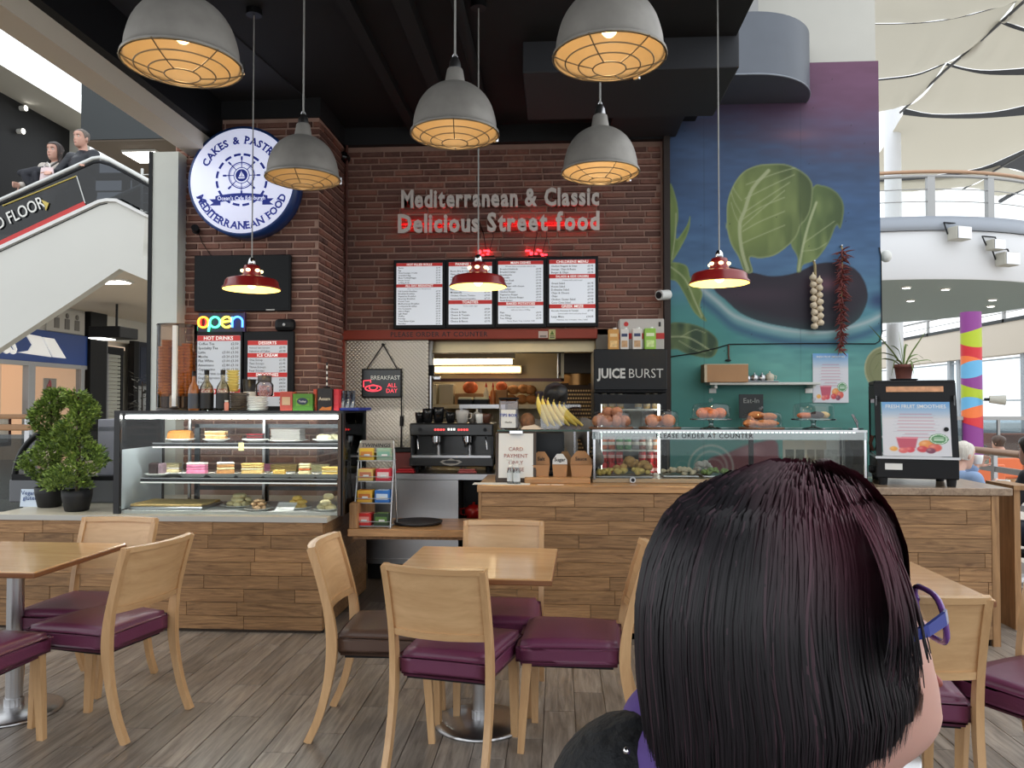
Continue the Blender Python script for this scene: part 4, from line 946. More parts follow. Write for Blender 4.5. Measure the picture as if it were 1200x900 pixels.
for k in(0,1):
 MB().box(sx0[k],hc-.07,sy_[k]+.012,CD-.08,sz[k]-.01,sz[k]).build('shelf',glass('shelf_glass',(150,158,160),.1),cs)
 MB().box(sx0[k],hc-.07,sy_[k],sy_[k]+.012,sz[k]-.022,sz[k]-.004).build('shelf_edge',M_FRB,cs)
 MB().box(sx0[k],hc-.07,sy_[k]-.0,sy_[k]+.02,sz[k]-.033,sz[k]-.026).build('shelf_light',emit('case_led_low',(250,250,245),.45),cs)
 MB().box(sx0[k],hc-.07,sy_[k]-.004,sy_[k]+.012,sz[k]-.003,sz[k]+.002).build('shelf_trim',M_STEEL,cs)
MB().box(-hc+.05,hc-.05,.05,.075,HC-.05,HC-.03).build('lamp_strip',emit('case_led',(255,254,248),42),cs)
MB().box(-hc+.05,hc-.05,.045,.08,HC-.03,HC-.018).build('lamp_housing',M_STEEL,cs)
cxp=cs.location.x
def CX(px,dy):return ax(px,YC+dy)
def plate(t,r_=.085,sq=1.,m=None,z=0):
 MB().lathe([(r_*.55,0),(r_*.62,.003),(r_,.014),(r_*.98,.017),(r_*.6,.007),(.001,.007)],22,Matrix.Translation((0,0,z))@Matrix.Diagonal((1,sq,1,1))).build('plate',m or M_PORC,t)
def splate(t,wx=.1,wy=.07):
 P0=[(-1,-1),(1,-1),(1,1),(-1,1)]
 mb=MB().add([(x*wx*.7,y*wy*.7,0) for x,y in P0]+[(x*wx,y*wy,.018) for x,y in P0]+[(x*wx*.94,y*wy*.92,.018) for x,y in P0]+[(x*wx*.68,y*wy*.66,.006) for x,y in P0],[(3,2,1,0)]+[(a+i,a+(i+1)%4,a+4+(i+1)%4,a+4+i) for a in(0,4,8) for i in range(4)]+[(12,13,14,15)])
 mb.build('plate',M_PORC,t)
def F(name,rgb,**k):return mat('food_'+name,rgb,.7,var=k.pop('var',.15),vscale=k.pop('vs',40),bump=k.pop('bump',.5),bscale=90,**k)
def slab(t,name,w_,d_,z0,h,m,dx=0,dy=0,rz=0,b=.008):
 MB().box(-w_/2,w_/2,-d_/2,d_/2,z0,z0+h,Matrix.Translation((dx,dy,0))@Matrix.Rotation(rz,4,'Z'),b=b).build(name,m,t)
def cake(name,label,px,dy,lvl,kind,rz=0):
 z=zl+(.018 if lvl==0 else sz[lvl-1]+.001)
 t=T(name,label,'cake',(CX(px,dy),YC+dy,z),rz)
 kind(t);t.scale=(1.12,1.05,.95 if 'pile' in name else 1.45);return t
def k_loaf(t):
 plate(t,.09);P_=[]
 for i in range(9):
  x=-.075+.15*i/8;s_=1-.12*abs(i-4)/4*(1 if i in(0,8) else .4)
  P_.append([(x,.035*s_*math.cos(a),.008+.052*s_*max(0,math.sin(a))**.7) for a in np.linspace(0,PI,10)])
 mb=MB().grid(P_);mb.add(P_[0],[tuple(range(10))]);mb.add(P_[-1],[tuple(reversed(range(10)))]);mb.build('loaf',F('loaf',(190,124,48)),t)
def k_layer(top,mid,bot,sx=.11,sd=.06,h=.05,sq=True,rz=.1):
 def f(t):
  (splate if sq else plate)(t)
  slab(t,'sponge',sx,sd,.008,h*.45,bot,rz=rz);slab(t,'cream_layer',sx*1.0,sd*1.0,.008+h*.45,h*.15,mid,rz=rz,b=.003);slab(t,'sponge',sx,sd,.008+h*.6,h*.28,bot,rz=rz);slab(t,'icing',sx*1.02,sd*1.03,.008+h*.86,h*.16,top,rz=rz,b=.005)
 return f
CR=F('cream',(240,226,176));SP=F('sponge',(206,150,92));PK=F('pink',(232,140,176));WH=F('white_icing',(242,238,232));CH=F('choc',(52,36,36));RD_=F('red',(150,28,40));YE_=F('yellow',(236,200,110));OR=F('orange_jam',(206,112,60));MAU=F('mauve',(150,126,136));ALM=F('almond',(222,188,120))
cake('loaf_cake','golden loaf cake at the left of the top display shelf',212,.36,2,k_loaf)
cake('slice_cake','nut topped cream slice second on the top display shelf',254,.36,2,k_layer(CR,CR,SP,.13,.06,.045,False))
cake('slice_cake','flat dark red cake slice on the top display shelf',300,.36,2,k_layer(RD_,RD_,CH,.1,.06,.032,False))
def k_pies(t):
 plate(t,.1)
 for i,(x,y) in enumerate(((-.04,0),(.03,.02),(.0,-.03))):MB().ball((x,y,.02),.035,10,(1.1,1,.6)).build('pastry',F('pale_dough',(222,214,176)),t)
cake('pastry_plate','pale pastries on a plate at the right of the top display shelf',385,.36,2,k_pies)
st=T('plate_stack','stack of grey folded bags on the top display shelf','stack',(CX(338,.38),YC+.38,zl+sz[1]+.001))
plate(st,.14)
for k in range(9):
 MB().box(-.105+random.uniform(-.006,.006),.105+random.uniform(-.006,.006),-.06,.06,.008+k*.0095,.0165+k*.0095,b=.003).build('folded_bag',mat('bag_grey',(150,148,146),.6),st)
def k_two(t):
 plate(t,.075)
 slab(t,'chocolate_cake',.06,.06,.008,.058,CH,-.018);slab(t,'mauve_side',.03,.06,.008,.056,MAU,.028)
cake('chocolate_cake','dark chocolate cake slice at the left of the lower display shelf',186,.22,1,k_two)
cake('slice_cake','white cream slice right behind the chocolate cake',204,.32,1,k_layer(CR,WH,CR,.09,.06,.05,False))
cake('slice_cake','bright pink coconut cake slice on the lower display shelf',232,.24,1,k_layer(WH,PK,PK,.12,.06,.058,True,.25),-.1)
cake('slice_cake','white topped sponge slice beside the pink cake',265,.24,1,k_layer(WH,CR,SP,.1,.07,.06,True,.5))
cake('slice_cake','pair of yellow crumble cake slices in mid display shelf',297,.25,1,k_layer(YE_,CR,ALM,.13,.07,.055,True,.2))
cake('slice_cake','small flat yellow slice on a square plate',328,.24,1,k_layer(YE_,YE_,YE_,.075,.05,.025,True))
cake('slice_cake','cream and jam layered slice right of the small yellow slice',358,.24,1,k_layer(CR,OR,CR,.07,.06,.055,True))
cake('slice_cake','yellow custard slice at the right end of the lower display shelf',388,.24,1,k_layer(YE_,CR,YE_,.1,.06,.04,True))
for i,(px,c_,lab) in enumerate(((302,PK,'pink slab cake behind the crumble slices'),(330,ALM,'golden tart behind the small yellow slice'),(366,CR,'pale custard tart in the back row of the lower shelf'))):
 cake('slab_cake',lab,px+4,.45,1,k_layer(c_,c_,c_,.17,.07,.04,False))
ty2=T('tart_tray','long flat tray of custard tart at the left of the display base','tray',(CX(208,.25),YC+.25,zl+.018))
MB().box(-.26,.26,-.16,.16,0,.02,b=.004).build('tray',M_STEEL,ty2);MB().box(-.25,.25,-.15,.15,.02,.036,b=.004).build('tart',F('tart',(226,192,122),var=.2),ty2)
def k_pile(n,m,r_,hgt=.03,seed=1,pr=.1,nm='pastry'):
 def f(t):
  plate(t,pr);rnd=random.Random(seed)
  for i in range(n):
   lay=i*3//n;a=i*2.4;q=pr*.62*(1-lay*.33)*(.5+.5*((i*.618)%1))
   MB().ball((q*math.cos(a),q*math.sin(a),.02+lay*r_*1.1),r_,8,(1.1,1,.75)).build(nm,m,t)
 return f
cake('pastry_pile','plate piled with pale cream pastries on the display base',282,.3,0,k_pile(16,CR,.026,seed=2,pr=.12))
cake('pastry_pile','plate of small nut biscuits beside the piled pastries',304,.12,0,k_pile(9,F('biscuit',(206,170,130)),.02,seed=3,pr=.085,nm='biscuit'))
cake('pastry_pile','plate of yellow cupcakes behind the white price card',350,.2,0,k_pile(8,YE_,.025,seed=4,pr=.09,nm='cupcake'))
cake('pastry_pile','plate of two cream tarts at the right of the display base',383,.14,0,k_pile(4,CR,.034,seed=5,pr=.085,nm='tart'))
pc=T('price_card','blank white card leaning on the display base','card',(CX(333,.07),YC+.07,zl+.019))
MB().box(-.065,.065,0,.003,0,.1,Matrix.Rotation(R(-62),4,'X')).build('card',mat('card_white',(240,240,236),.6),pc)
MB().box(-.05,.05,.05,.08,0,.02).build('easel',M_PAPER,pc)
tg=T('price_tag','small yellow tag clipped on the upper display shelf edge','tag',(CX(282,.18),YC+sy_[1]-.006,zl+sz[1]-.05))
MB().box(-.018,.018,0,.004,0,.055).build('tag',mat('tag_yellow',(230,222,150),.6),tg);MB().box(-.006,.006,.0,.012,.05,.06).build('clip',M_CHROME,tg)
#  ON TOP OF THE CASE
zT=zc1+.002
def TX_(px,dy=.3):return(ax(px,YC+dy),YC+dy,zT)
cd=T('cone_dispenser','clear tall dispenser cylinder holding stacked wafer cones','dispenser',TX_(207,.38));Hd=az(382,YC+.38,207)-zT;rd_=.135
MB().lathe([(rd_,0),(rd_,.015),(rd_-.01,.02)],28).build('base',mat('smoke_plastic',(60,50,44),.3),cd)
MB().lathe([(rd_,.02),(rd_,Hd)],28,caps=False).build('tube',glass('smoke_tube',(224,206,192),.035),cd)
MB().lathe([(rd_+.004,Hd),(rd_+.004,Hd+.008),(.0,Hd+.012)],28).build('lid',glass('smoke_tube',(206,186,170),.1),cd)
MB().cyl((0,0,0),(0,0,Hd),.012,n=8).build('centre_rod',mat('smoke_plastic',(60,50,44),.3),cd)
MB().box(.035,.065,-rd_-.004,-rd_+.02,.03,Hd-.01).build('white_strip',mat('strip_white',(236,232,226),.4),cd)
M_WAF=mat('wafer',(216,142,66),.7,var=.15,vscale=60,bump=.5,bscale=150)
wm=MB().lathe([(.0,0),(.021,0),(.024,.012),(.035,.018),(.037,.034),(.034,.034),(.026,.016),(.0,.014)],12).mesh('wafer_cone');wm.materials.append(M_WAF)
NUM='first second third fourth fifth sixth seventh eighth ninth tenth eleventh twelfth thirteenth fourteenth fifteenth sixteenth seventeenth eighteenth'.split();STK=('far left','front left','front right','far right','rear right','rear left')
for k,(a,n_) in enumerate(((-2.6,16),(-1.95,18),(-.95,16),(-.25,17),(1.2,15),(2.2,15))):
 x,y=.088*math.cos(a),.088*math.sin(a)
 for i in range(n_):
  o=link('wafer_cone',wm,None,None,(cd.location.x+x+random.uniform(-.002,.002),cd.location.y+y,zT+.1+i*.0215))
  tag(o,'wafer cone %s from the bottom in the %s stack of the dispenser'%(NUM[i],STK[k]),'wafer cone','wafer cones in the dispenser')
 MB().cyl((x,y,.02),(x,y,.1),.02,n=8).build('cone_support',mat('smoke_plastic',(60,50,44),.3),cd)
def bottle(label,px,dy,h,r_,body,lab,cap,name='bottle'):
 t=T(name,label,'bottle',TX_(px,dy))
 MB().lathe([(r_*.9,0),(r_,.01),(r_,h*.5),(r_*.85,h*.6),(r_*.34,h*.74),(r_*.3,h*.9)],18).build('body',body,t)
 MB().lathe([(r_*1.02,h*.06),(r_*1.02,h*.44)],18,caps=False).build('paper_label',lab,t)
 MB().lathe([(r_*.36,h*.88),(r_*.36,h),(r_*.2,h)],12).build('cap',cap,t)
bottle('syrup bottle with grey label beside the cone dispenser',227,.12,.27,.036,mat('amber_syrup',(150,92,50),.15),mat('label_slate',(70,74,84),.5),M_BLACK)
bottle('clear syrup bottle with black wrap label in the middle of three',242,.14,.28,.046,glass('syrup_clear',(214,204,176),.12),mat('label_black',(28,26,26),.5),M_BLACK)
bottle('syrup bottle with black label third from the cone dispenser',261,.14,.28,.044,glass('syrup_clear',(214,204,176),.12),MATS['label_black'],M_BLACK)
pk=T('small_jar','tiny pink jar at the foot of the third syrup bottle','jar',TX_(265.5,.07));MB().lathe([(.014,0),(.015,.05),(.01,.06)],12).build('body',mat('pink_jar',(222,140,120),.4),pk);MB().lathe([(.012,.06),(.012,.072)],12).build('lid',M_WHITE,pk)
def stack(name,label,cat_,px,dy,n_,r_,h,m,z0=0,part='saucer',sq=False):
 t=T(name,label,cat_,Vector(TX_(px,dy))+Vector((0,0,z0)))
 for k in range(n_):
  d_=random.uniform(-.003,.003)
  (MB().lathe([(r_*.7,k*h),(r_,k*h+h*.7),(r_,k*h+h*.95),(r_*.7,k*h+h*.3)],24,Matrix.Translation((d_,0,0)))).build(part,m,t)
 return t
stack('saucer_stack','tall stack of grey brown saucers behind the syrup bottles','saucers',280,.3,11,.075,.0115,mat('saucer_taupe',(128,116,106),.4))
stack('cup_stack','stack of pale yellow paper cups on the grey saucers','cups',273,.3,8,.043,.019,mat('cup_yellow',(226,206,118),.5),.133,'paper_cup')
stack('plate_stack','stack of white plates in front of the sweet jar','plates',302,.2,9,.07,.011,M_PORC,0,'plate')
bcup=T('tumbler','plain black tumbler standing on a saucer stack','cup',Vector(TX_(292,.34))+Vector((0,0,.0)));MB().lathe([(.04,.133),(.046,.22),(.042,.22),(.036,.14)],18).build('body',mat('tumbler_black',(40,38,38),.4),bcup);MB().lathe([(.04,0),(.045,.01),(.045,.12),(.04,.133)],18).build('saucer_base',M_PORC,bcup)
jr=T('sweet_jar','clear jar of pink and white sweets with dark lid','jar',Vector(TX_(307,.24))+Vector((0.01,.02,.1)))
MB().lathe([(.05,0),(.058,.01),(.06,.08),(.045,.1)],20).build('jar',glass('jar_glass',(226,220,222),.1),jr)
sw=MB();rnd=random.Random(2)
for k in range(40):
 a=k*2.4;q=.045*math.sqrt(((k*.618)%1));sw.ball((q*math.cos(a),q*math.sin(a),.012+(k//8)*.014),.009,6)
o=sw.build('sweets',mat('sweet_pink',(224,176,176),.4,var=.3,vscale=90),jr);o['kind']='stuff'
MB().lathe([(.045,.1),(.047,.105),(.047,.145),(.0,.147)],20).build('lid',mat('lid_dark',(66,62,62),.4),jr)
def tbox(label,px0,px1,y0,dy,col,lab,name='tea_packet',lc=None,txt=None,orn=None):
 x0,x1=ax(px0,YC+dy),ax(px1,YC+dy);h=az(y0,YC+dy,px0)-zT;t=T(name,label,'tea packet',((x0+x1)/2,YC+dy,zT));w_=(x1-x0)/2
 MB().box(-w_,w_,0,.09,0,h,b=.003).build('carton',mat('pk_'+str(px0),col,.5,var=.08),t)
 MB().box(-w_*.65,w_*.65,-.002,0,h*.3,h*.72).build('front_label',mat('pl_'+str(px0),lab,.5),t)
 if txt:text('lettering',txt,.03,mat('lt_'+str(px0),lc,.5),t,(0,-.004,h*.47),bold=.01)
 if orn:MB().prism([(-w_*.8,.004),(w_*.9,.004),(w_*.95,.03),(w_*.1,.022),(-w_*.3,.028)],-.003,-.001).build('print',mat('po_'+str(px0),orn,.5),t)
 return t
tbox('red tea packet with beige label left of the green box',328,342.5,459,.12,(176,74,62),(200,172,140))
gb=tbox('green tea box with dark oval badge on the cake display',343,366.5,461.5,.12,(78,132,44),(110,160,50))
hg=az(461.5,YC+.12,343)-zT
MB().lathe([(.0,0),(.03,0),(.033,-.002),(.033,-.003)],24,Matrix.Translation((0,-.005,hg*.56))@Matrix.Rotation(PI/2,4,'X')@Matrix.Diagonal((1.15,.7,-1,1))).build('badge',mat('badge_navy',(30,44,74),.4),gb)
text('lettering','Tetley',.02,M_PAPER,gb,(0,-.0085,hg*.5),bold=.008)
tbox('black Assam tea packet with orange sweep on the cake display',372,389,455,.1,(28,24,26),(34,28,28),'tea_packet',(226,214,190),'Assam',(214,122,50))
tbox('orange red packet just left of the black tea packet',367,371.5,456,.16,(186,70,46),(206,110,60))
tbox('narrow red packet right of the black tea packet',390.5,397,456,.12,(206,44,58),(214,60,70))
bt=T('tray','shallow blue plastic tray at the right end of the display top','tray',(ax(412,YC+.3),YC+.3,zT));MB().box(-.09,.09,-.16,.2,0,.008,b=.003).build('floor',mat('tray_blue',(34,52,140),.4),bt)
for a in((-.09,-.083,-.16,.2),(.083,.09,-.16,.2),(-.083,.083,-.16,-.153),(-.083,.083,.193,.2)):MB().box(a[0],a[1],a[2],a[3],.008,.02).build('rim',MATS['tray_blue'],bt)
M_TUMB=glass('tumbler_glass',(236,238,240),.16,fres=False)
for i,(px,dy,lab) in enumerate(((400,.2,'left'),(406,.24,'middle'),(411.5,.28,'right'))):
 t=T('glass_tumbler',lab+' stack of clear tumblers on the blue tray','glasses',(ax(px,YC+dy),YC+dy,zT+.009))
 for k in range(3):MB().lathe([(.022,k*.022),(.031,k*.022+.085),(.029,k*.022+.085),(.02,k*.022+.006)],14).build('tumbler',M_TUMB,t)
bw=T('whisk_holder','dark pen pot with a striped stick behind the tea packets','pot',(ax(383,YC+.5),YC+.5,zT));zst=az(425,YC+.5,383)-zT
MB().lathe([(.02,0),(.026,.17),(.022,.17),(.018,.01)],14).build('pot',M_SATIN,bw)
for k in range(9):MB().cyl((0,0,.16+k*(zst-.16)/9),(0,0,.16+(k+1)*(zst-.16)/9),.006,n=6).build('stick_band',M_PAPER if k%2 else M_INK,bw)
#  PLANTS and display behind them
gd=T('curved_display','grey counter display with black curved glass end behind the plants','display case',(ax(70,5.5),5.52,zl))
xa,xb=ax(4,5.45)-gd.location.x,ax(131,5.45)-gd.location.x
MB().box(xa,xb,0,.5,0,.17,b=.01).build('base',mat('case_grey',(104,106,110),.5),gd)
MB().box(xa+.62,xb,.1,.5,.17,.62,b=.008).build('back_panel',mat('case_lilac',(142,142,152),.5),gd)
arc=[(xa+.03+.33*(1-math.cos(a)),.17+.38*math.sin(a)) for a in np.linspace(0,1.25,12)]
MB().tube([(x,.02,z) for x,z in arc],.022,6).build('curved_frame',M_BLACK,gd)
MB().grid([[(x,y,z) for x,z in arc] for y in(.03,.48)]).build('curved_glass',M_GLASS,gd)
MB().tube([(x,.48,z) for x,z in arc],.022,6).build('curved_frame',M_BLACK,gd)
MB().box(xa+.02,xa+.4,0.0,.03,.165,.21).build('sill',M_BLACK,gd)
MB().box(xb-.2,xb-.0,.0,.1,.17,.2).build('tray_edge',M_BLACK,gd)
MB().box(xa+.3,xb,.1,.5,.53,.56).build('top_plate',M_GLASS,gd)
vc=T('leaflet','white card reading Vegan gluten leaning behind the plant pots','card',(ax(36,5.3),5.3,zl))
MB().box(-.07,.13,0,.004,0,.125,Matrix.Rotation(R(-6),4,'X')).build('card',mat('card_blue_white',(214,226,240),.6),vc)
text('lettering','Vegan &\n gluten',.042,mat('print_blue',(40,72,130),.6),vc,(-.06,-.001,.085),'LEFT',bold=.012,lines=.85,sp=1.05)
def topiary(label,px,py,Y,h,seed,rot):
 p=at(px,py,Y);t=T('topiary',label,'plant',(p.x,Y,zl));rnd=random.Random(seed);s_=1.
 MB().lathe([(.06,0),(.075,.005),(.095,.1),(.098,.145),(.09,.145),(.085,.12),(0,.12)],24).build('pot',mat('pot_black',(26,26,28),.6),t)
 MB().tube([(0,0,.1),(.01,0,h*.5),(0,0,h*.95)],[.014,.012,.006],8).build('trunk',mat('trunk_brown',(70,56,40),.8),t)
 leaves=MB()
 for k in range(2600):
  u=rnd.random();z=.15+u*(h-.17);ang=rnd.uniform(0,2*PI)
  tw=rot+u*2*PI*2.05;env=(.062+.08*(1-u)**.8)
  cx,cy=.078*(1-u*.6)*math.cos(tw),.078*(1-u*.6)*math.sin(tw)
  r_=env*rnd.uniform(.55,1.05)
  c_=Vector((cx+r_*math.cos(ang),cy+r_*math.sin(ang),z+rnd.uniform(-.02,.02)))
  d=Vector((math.cos(ang)+rnd.uniform(-.5,.5),math.sin(ang)+rnd.uniform(-.5,.5),rnd.uniform(-.2,1.1))).normalized()
  for q in range(3):
   d2=(d+Vector((rnd.uniform(-.6,.6),rnd.uniform(-.6,.6),rnd.uniform(-.4,.6)))).normalized();l=rnd.uniform(.022,.042)
   s2=d2.cross(Vector((rnd.uniform(-1,1),rnd.uniform(-1,1),1))).normalized()*l*.2
   leaves.add([c_-s2*.4,c_+d2*l*.5-s2,c_+d2*l,c_+d2*l*.5+s2],[(0,1,2,3)])
 m,nt,b=(MATS['needle'],None,None) if 'needle' in MATS else _new('needle')
 if nt:
  g=nt.nodes.new('ShaderNodeNewGeometry');cr=nt.nodes.new('ShaderNodeValToRGB');e=cr.color_ramp.elements
  e[0].color=srgb(58,86,38);e[1].color=srgb(164,188,88);nt.links.new(g.outputs['Random Per Island'],cr.inputs[0]);nt.links.new(cr.outputs[0],b.inputs['Base Color']);b.inputs['Roughness'].default_value=.6
 o=leaves.build('foliage',m,t);o['kind']='stuff'
topiary('spiral topiary in a black pot, the rear left one',58,595,5.3,az(455,5.3,55)-zl,1,.6)
topiary('spiral topiary in a black pot, the nearer right one',90,598,5.12,az(458,5.12,88)-zl,2,2.6)
#  RIGHT GLASS CASE and things on the service counter
YG=YF+.16;GD=.45
zg=az(504,YG,800);xg0,xg1=ax(694,YG),ax(1016,YG)
gc=T('food_display','low glass food display case along the service counter','display case',((xg0+xg1)/2,YG,zr_));hg_=(xg1-xg0)/2;HG=zg-zr_
MB().box(-hg_,hg_,0,GD,0,.028,b=.004).build('base',mat('case_base',(150,132,106),.35,.3),gc)
MB().box(-hg_,hg_,.004,.009,.03,HG-.05).build('front_glass',M_GLASS,gc)
MB().box(-hg_,hg_,0,.006,HG-.062,HG-.012).build('front_strip',glass('strip_glass',(206,216,214),.2),gc)
MB().box(-hg_,hg_,0,GD,HG-.008,HG).build('top_glass',glass('top_glass',(214,222,222),.06),gc)
MB().box(-hg_,hg_,-.003,.003,HG-.012,HG+.002).build('top_edge',M_STEEL,gc);MB().box(-hg_,hg_,GD-.006,GD,HG-.012,HG+.002).build('top_edge',M_STEEL,gc)
for x in(-hg_,hg_-.006):MB().box(x,x+.006,.01,GD,.03,HG-.01).build('side_glass',M_GLASS,gc)
for x in(-hg_+.006,hg_-.02):MB().box(x,x+.014,0,.016,.02,HG).build('post',M_CHROME,gc);MB().box(x,x+.014,GD-.016,GD,.02,HG).build('post',M_CHROME,gc)
for k in range(64):
 x=-hg_+.06+k*(2*hg_-.12)/63;MB().box(x-.007,x+.007,.06,.07,HG-.02,HG-.012).build('led',emit('led_white',(250,252,250),5),gc)
MB().box(-hg_+.02,hg_-.02,.056,.076,HG-.013,HG-.009).build('led_strip',M_STEEL,gc)
text('lettering','PLEASE ORDER AT COUNTER',.042,M_INK,gc,(ax(825,YG)-gc.location.x,-.002,HG-.052),bold=.008,sp=1.15)
def GX(px,dy=.2):return(ax(px,YG+dy),YG+dy,zr_+.029)
def bowlfood(label,px,dy,wd,dp,m,n_,r_,seed,name='food_tray',hgt=.03):
 t=T(name,label,'food tray',GX(px,dy));rnd=random.Random(seed)
 MB().box(-wd,wd,-dp,dp,0,.012,b=.004).build('tray',M_STEEL,t)
 for k in range(n_):
  x=rnd.uniform(-wd*.9,wd*.9);y=rnd.uniform(-dp*.8,dp*.8);z=.012+r_*.6+hgt*max(0,1-(x/wd)**2)*rnd.random()
  MB().ball((x,y,z),r_*rnd.uniform(.8,1.2),7,(1,1,.8)).build('piece',m,t)
POT=F('potato',(214,186,104));GRN=F('salad',(126,150,90));ONI=F('onion',(208,196,170));CRO=F('crust',(196,152,90))
bowlfood('tray of small golden potatoes at the left of the food display',730,.14,.19,.08,POT,34,.022,1,hgt=.025)
bowlfood('mound of large golden rolls behind the small potatoes',740,.33,.13,.07,CRO,14,.034,2,hgt=.09)
bowlfood('tray of pale snacks in the middle of the food display',795,.2,.12,.1,ONI,26,.02,3)
bowlfood('tray of green salad pieces in the food display',838,.2,.1,.1,GRN,26,.018,4)
bowlfood('heap of pale grey oyster shells beside the salad',824,.36,.06,.05,F('shell',(190,184,176)),14,.022,5,hgt=.07)
bowlfood('tray of yellow flat breads toward the right of the food display',885,.2,.13,.1,YE_,20,.02,6)
bowlfood('tray of light crackers at the far right of the food display',950,.2,.16,.1,ONI,24,.018,7)
for k,(px,y0,y1,wd,c_) in enumerate(((932,516,553,.085,(206,200,186)),(956,516,553,.075,(214,204,186)),(985,516,552,.14,(222,222,216)))):
 p=at(px,y1,YG+GD+.05);t=T('menu_card',('beige menu card with printed squares behind the food display','cream menu card in the middle behind the food display','plain white board at the right behind the food display')[k],'menu card',(p.x,p.y,zr_))
 h=az(y0,YG+GD+.05,px)-zr_;MB().box(-wd,wd,0,.006,0,h).build('card',mat('menu_card_%d'%k,c_,.7),t)
 for q in range(2 if k<2 else 1):MB().box(-wd*.8+q*wd*.85,-wd*.8+q*wd*.85+wd*.7,-.002,0,h*.35,h*.75).build('print',mat('menu_print_%d'%k,((110,112,100),(150,140,124),(200,200,194))[k],.7,var=.4,vscale=30),t)
 MB().box(-wd*.5,wd*.5,.006,.06,0,.01).build('foot',M_SATIN,t)
zgs=zg-.004;xsl0=ax(583,YG+.1)
gs=T('glass_shelf','green edged glass shelf on chrome posts left of the food display','shelf',((xsl0+xg0)/2,YG,zr_));hgs=(xg0-xsl0)/2
MB().box(-hgs,hgs-.004,.06,.4,HG-.012,HG-.004).build('pane',glass('green_pane',(190,210,198),.1),gs)
MB().box(-hgs,hgs-.004,.057,.06,HG-.013,HG-.003).build('pane_edge',mat('glass_edge_green',(40,70,60),.2),gs)
for x in(hgs-.03,hgs-.12):MB().box(x,x+.012,.1,.12,0,HG-.012).build('post',M_CHROME,gs)
MB().box(-hgs+.01,-hgs+.02,.2,.24,0,HG-.012).build('post',M_BLACK,gs)
tl_=T('till_screen','black back of a till screen under the glass shelf','till',(ax(640,YG+.4),YG+.45,zr_));
MB().box(-.19,.13,0,.03,.04,HG-.03,b=.01).build('screen',mat('till_dark',(30,33,40),.35),tl_);MB().box(-.1,.05,.0,.12,0,.02,b=.005).build('foot',M_SATIN,tl_);MB().box(-.05,.0,.03,.05,.02,.1).build('neck',M_SATIN,tl_)
zs2=zg-.002
def SX(px,dy=.2):return(ax(px,YG+dy),YG+dy,zs2)
tj=T('tips_jar','clear tip jar with handwritten paper label on the glass shelf','jar',SX(596.5,.2));hj=az(466,YG+.2,596)-zs2
MB().box(-.065,.065,-.06,.06,0,hj-.012,b=.012).build('jar',glass('jar_glass',(226,220,222),.1),tj);MB().box(-.068,.068,-.062,.062,hj-.012,hj,b=.004).build('lid',M_SATIN,tj)
MB().box(-.05,.05,-.065,-.061,.01,hj*.62).build('paper_label',M_PAPER,tj);text('lettering','TIPS BOX',.028,M_INKB,tj,(0,-.067,hj*.4),bold=.02);text('lettering','thanks',.018,M_INK,tj,(0,-.067,hj*.2),bold=.01)
dk=T('dark_tin','small blue checked tin behind the clip of the menu clipboard','tin',(ax(591,YG+.24),YG+.24,zr_));MB().box(-.04,.04,-.02,.02,0,HG-.03,b=.004).build('tin',mat('tin_blue',(30,36,60),.5,var=.8,vscale=60),dk);MB().box(-.042,.042,-.022,.022,HG-.03,HG-.02).build('lid',M_SATIN,dk)
bb=T('fruit_box','clear plastic box of bananas on the glass shelf','box',SX(657,.22));hb2=az(474,YG+.22,657)-zs2
for a in((-.135,.135,-.09,-.086),(-.135,.135,.086,.09),(-.135,-.131,-.09,.09),(.131,.135,-.09,.09)):MB().box(a[0],a[1],a[2],a[3],.0,hb2).build('side',M_GLASSD,bb)
MB().box(-.135,.135,-.09,.09,0,.004).build('base',M_GLASSD,bb)
M_BAN=mat('banana',(228,202,96),.5,var=.12,vscale=20)
for k,(x0,z0,rot,l) in enumerate(((-.115,.03,1.2,.2),(-.085,.03,1.1,.2),(-.05,.025,.95,.2),(-.01,.05,.9,.2),(.03,.04,.75,.2),(.06,.06,.62,.17))):
 t=T('banana',('first','second','third','fourth','fifth','sixth')[k]+' banana from the left in the clear box','banana',(bb.location.x+x0+.06,bb.location.y-.05+.022*k,zs2+.006),0,'bananas in the clear box')
 pts=[];n_=10
 for i in range(n_+1):
  s_=i/n_;pts.append((-.03-.07*math.sin(PI*.5*(1-s_))*1.0+.1*s_**1.6*(k*.13),.0,.015+(.2-.012*k)*(1-s_)))
 MB().tube(pts,[.006,.011,.016,.018,.019,.019,.019,.018,.016,.012,.007],8).build('fruit',M_BAN,t)
 MB().cyl(pts[0],(pts[0][0]+.005,0,pts[0][2]+.02),.005,.004,6).build('stem',mat('banana_stem',(150,130,60),.6),t)
lf2=T('bread_loaf','round brown loaf on white paper at the left of the bananas','bread',SX(619,.2));MB().ball((-.005,0,.055),.055,14,(.95,.9,1.05)).build('loaf',F('brown_loaf',(122,84,58),var=.25),lf2)
MB().add([(-.05,-.06,.0),(.1,-.06,.0),(.11,.05,.001),(-.05,.05,.001),(-.03,-.05,.02),(.05,-.05,.03),(.04,.02,.035),(-.04,.03,.02)],[(3,2,1,0),(4,5,6,7),(0,1,5,4),(1,2,6,5),(2,3,7,6),(3,0,4,7)]).build('paper',mat('paper_tan',(214,196,178),.8),lf2)
cbx=ax(604,YF+.12);cb=T('clipboard','clipboard notice about card payment standing on the service counter','notice',(cbx,YF+.15,zr_));hcb=az(506,YF+.15,604)-zr_
Mt=Matrix.Rotation(R(-7),4,'X')
MB().box(-.135,.135,0,.008,0,hcb*1.0,Mt,b=.004).build('board',mat('board_brown',(62,50,42),.5),cb)
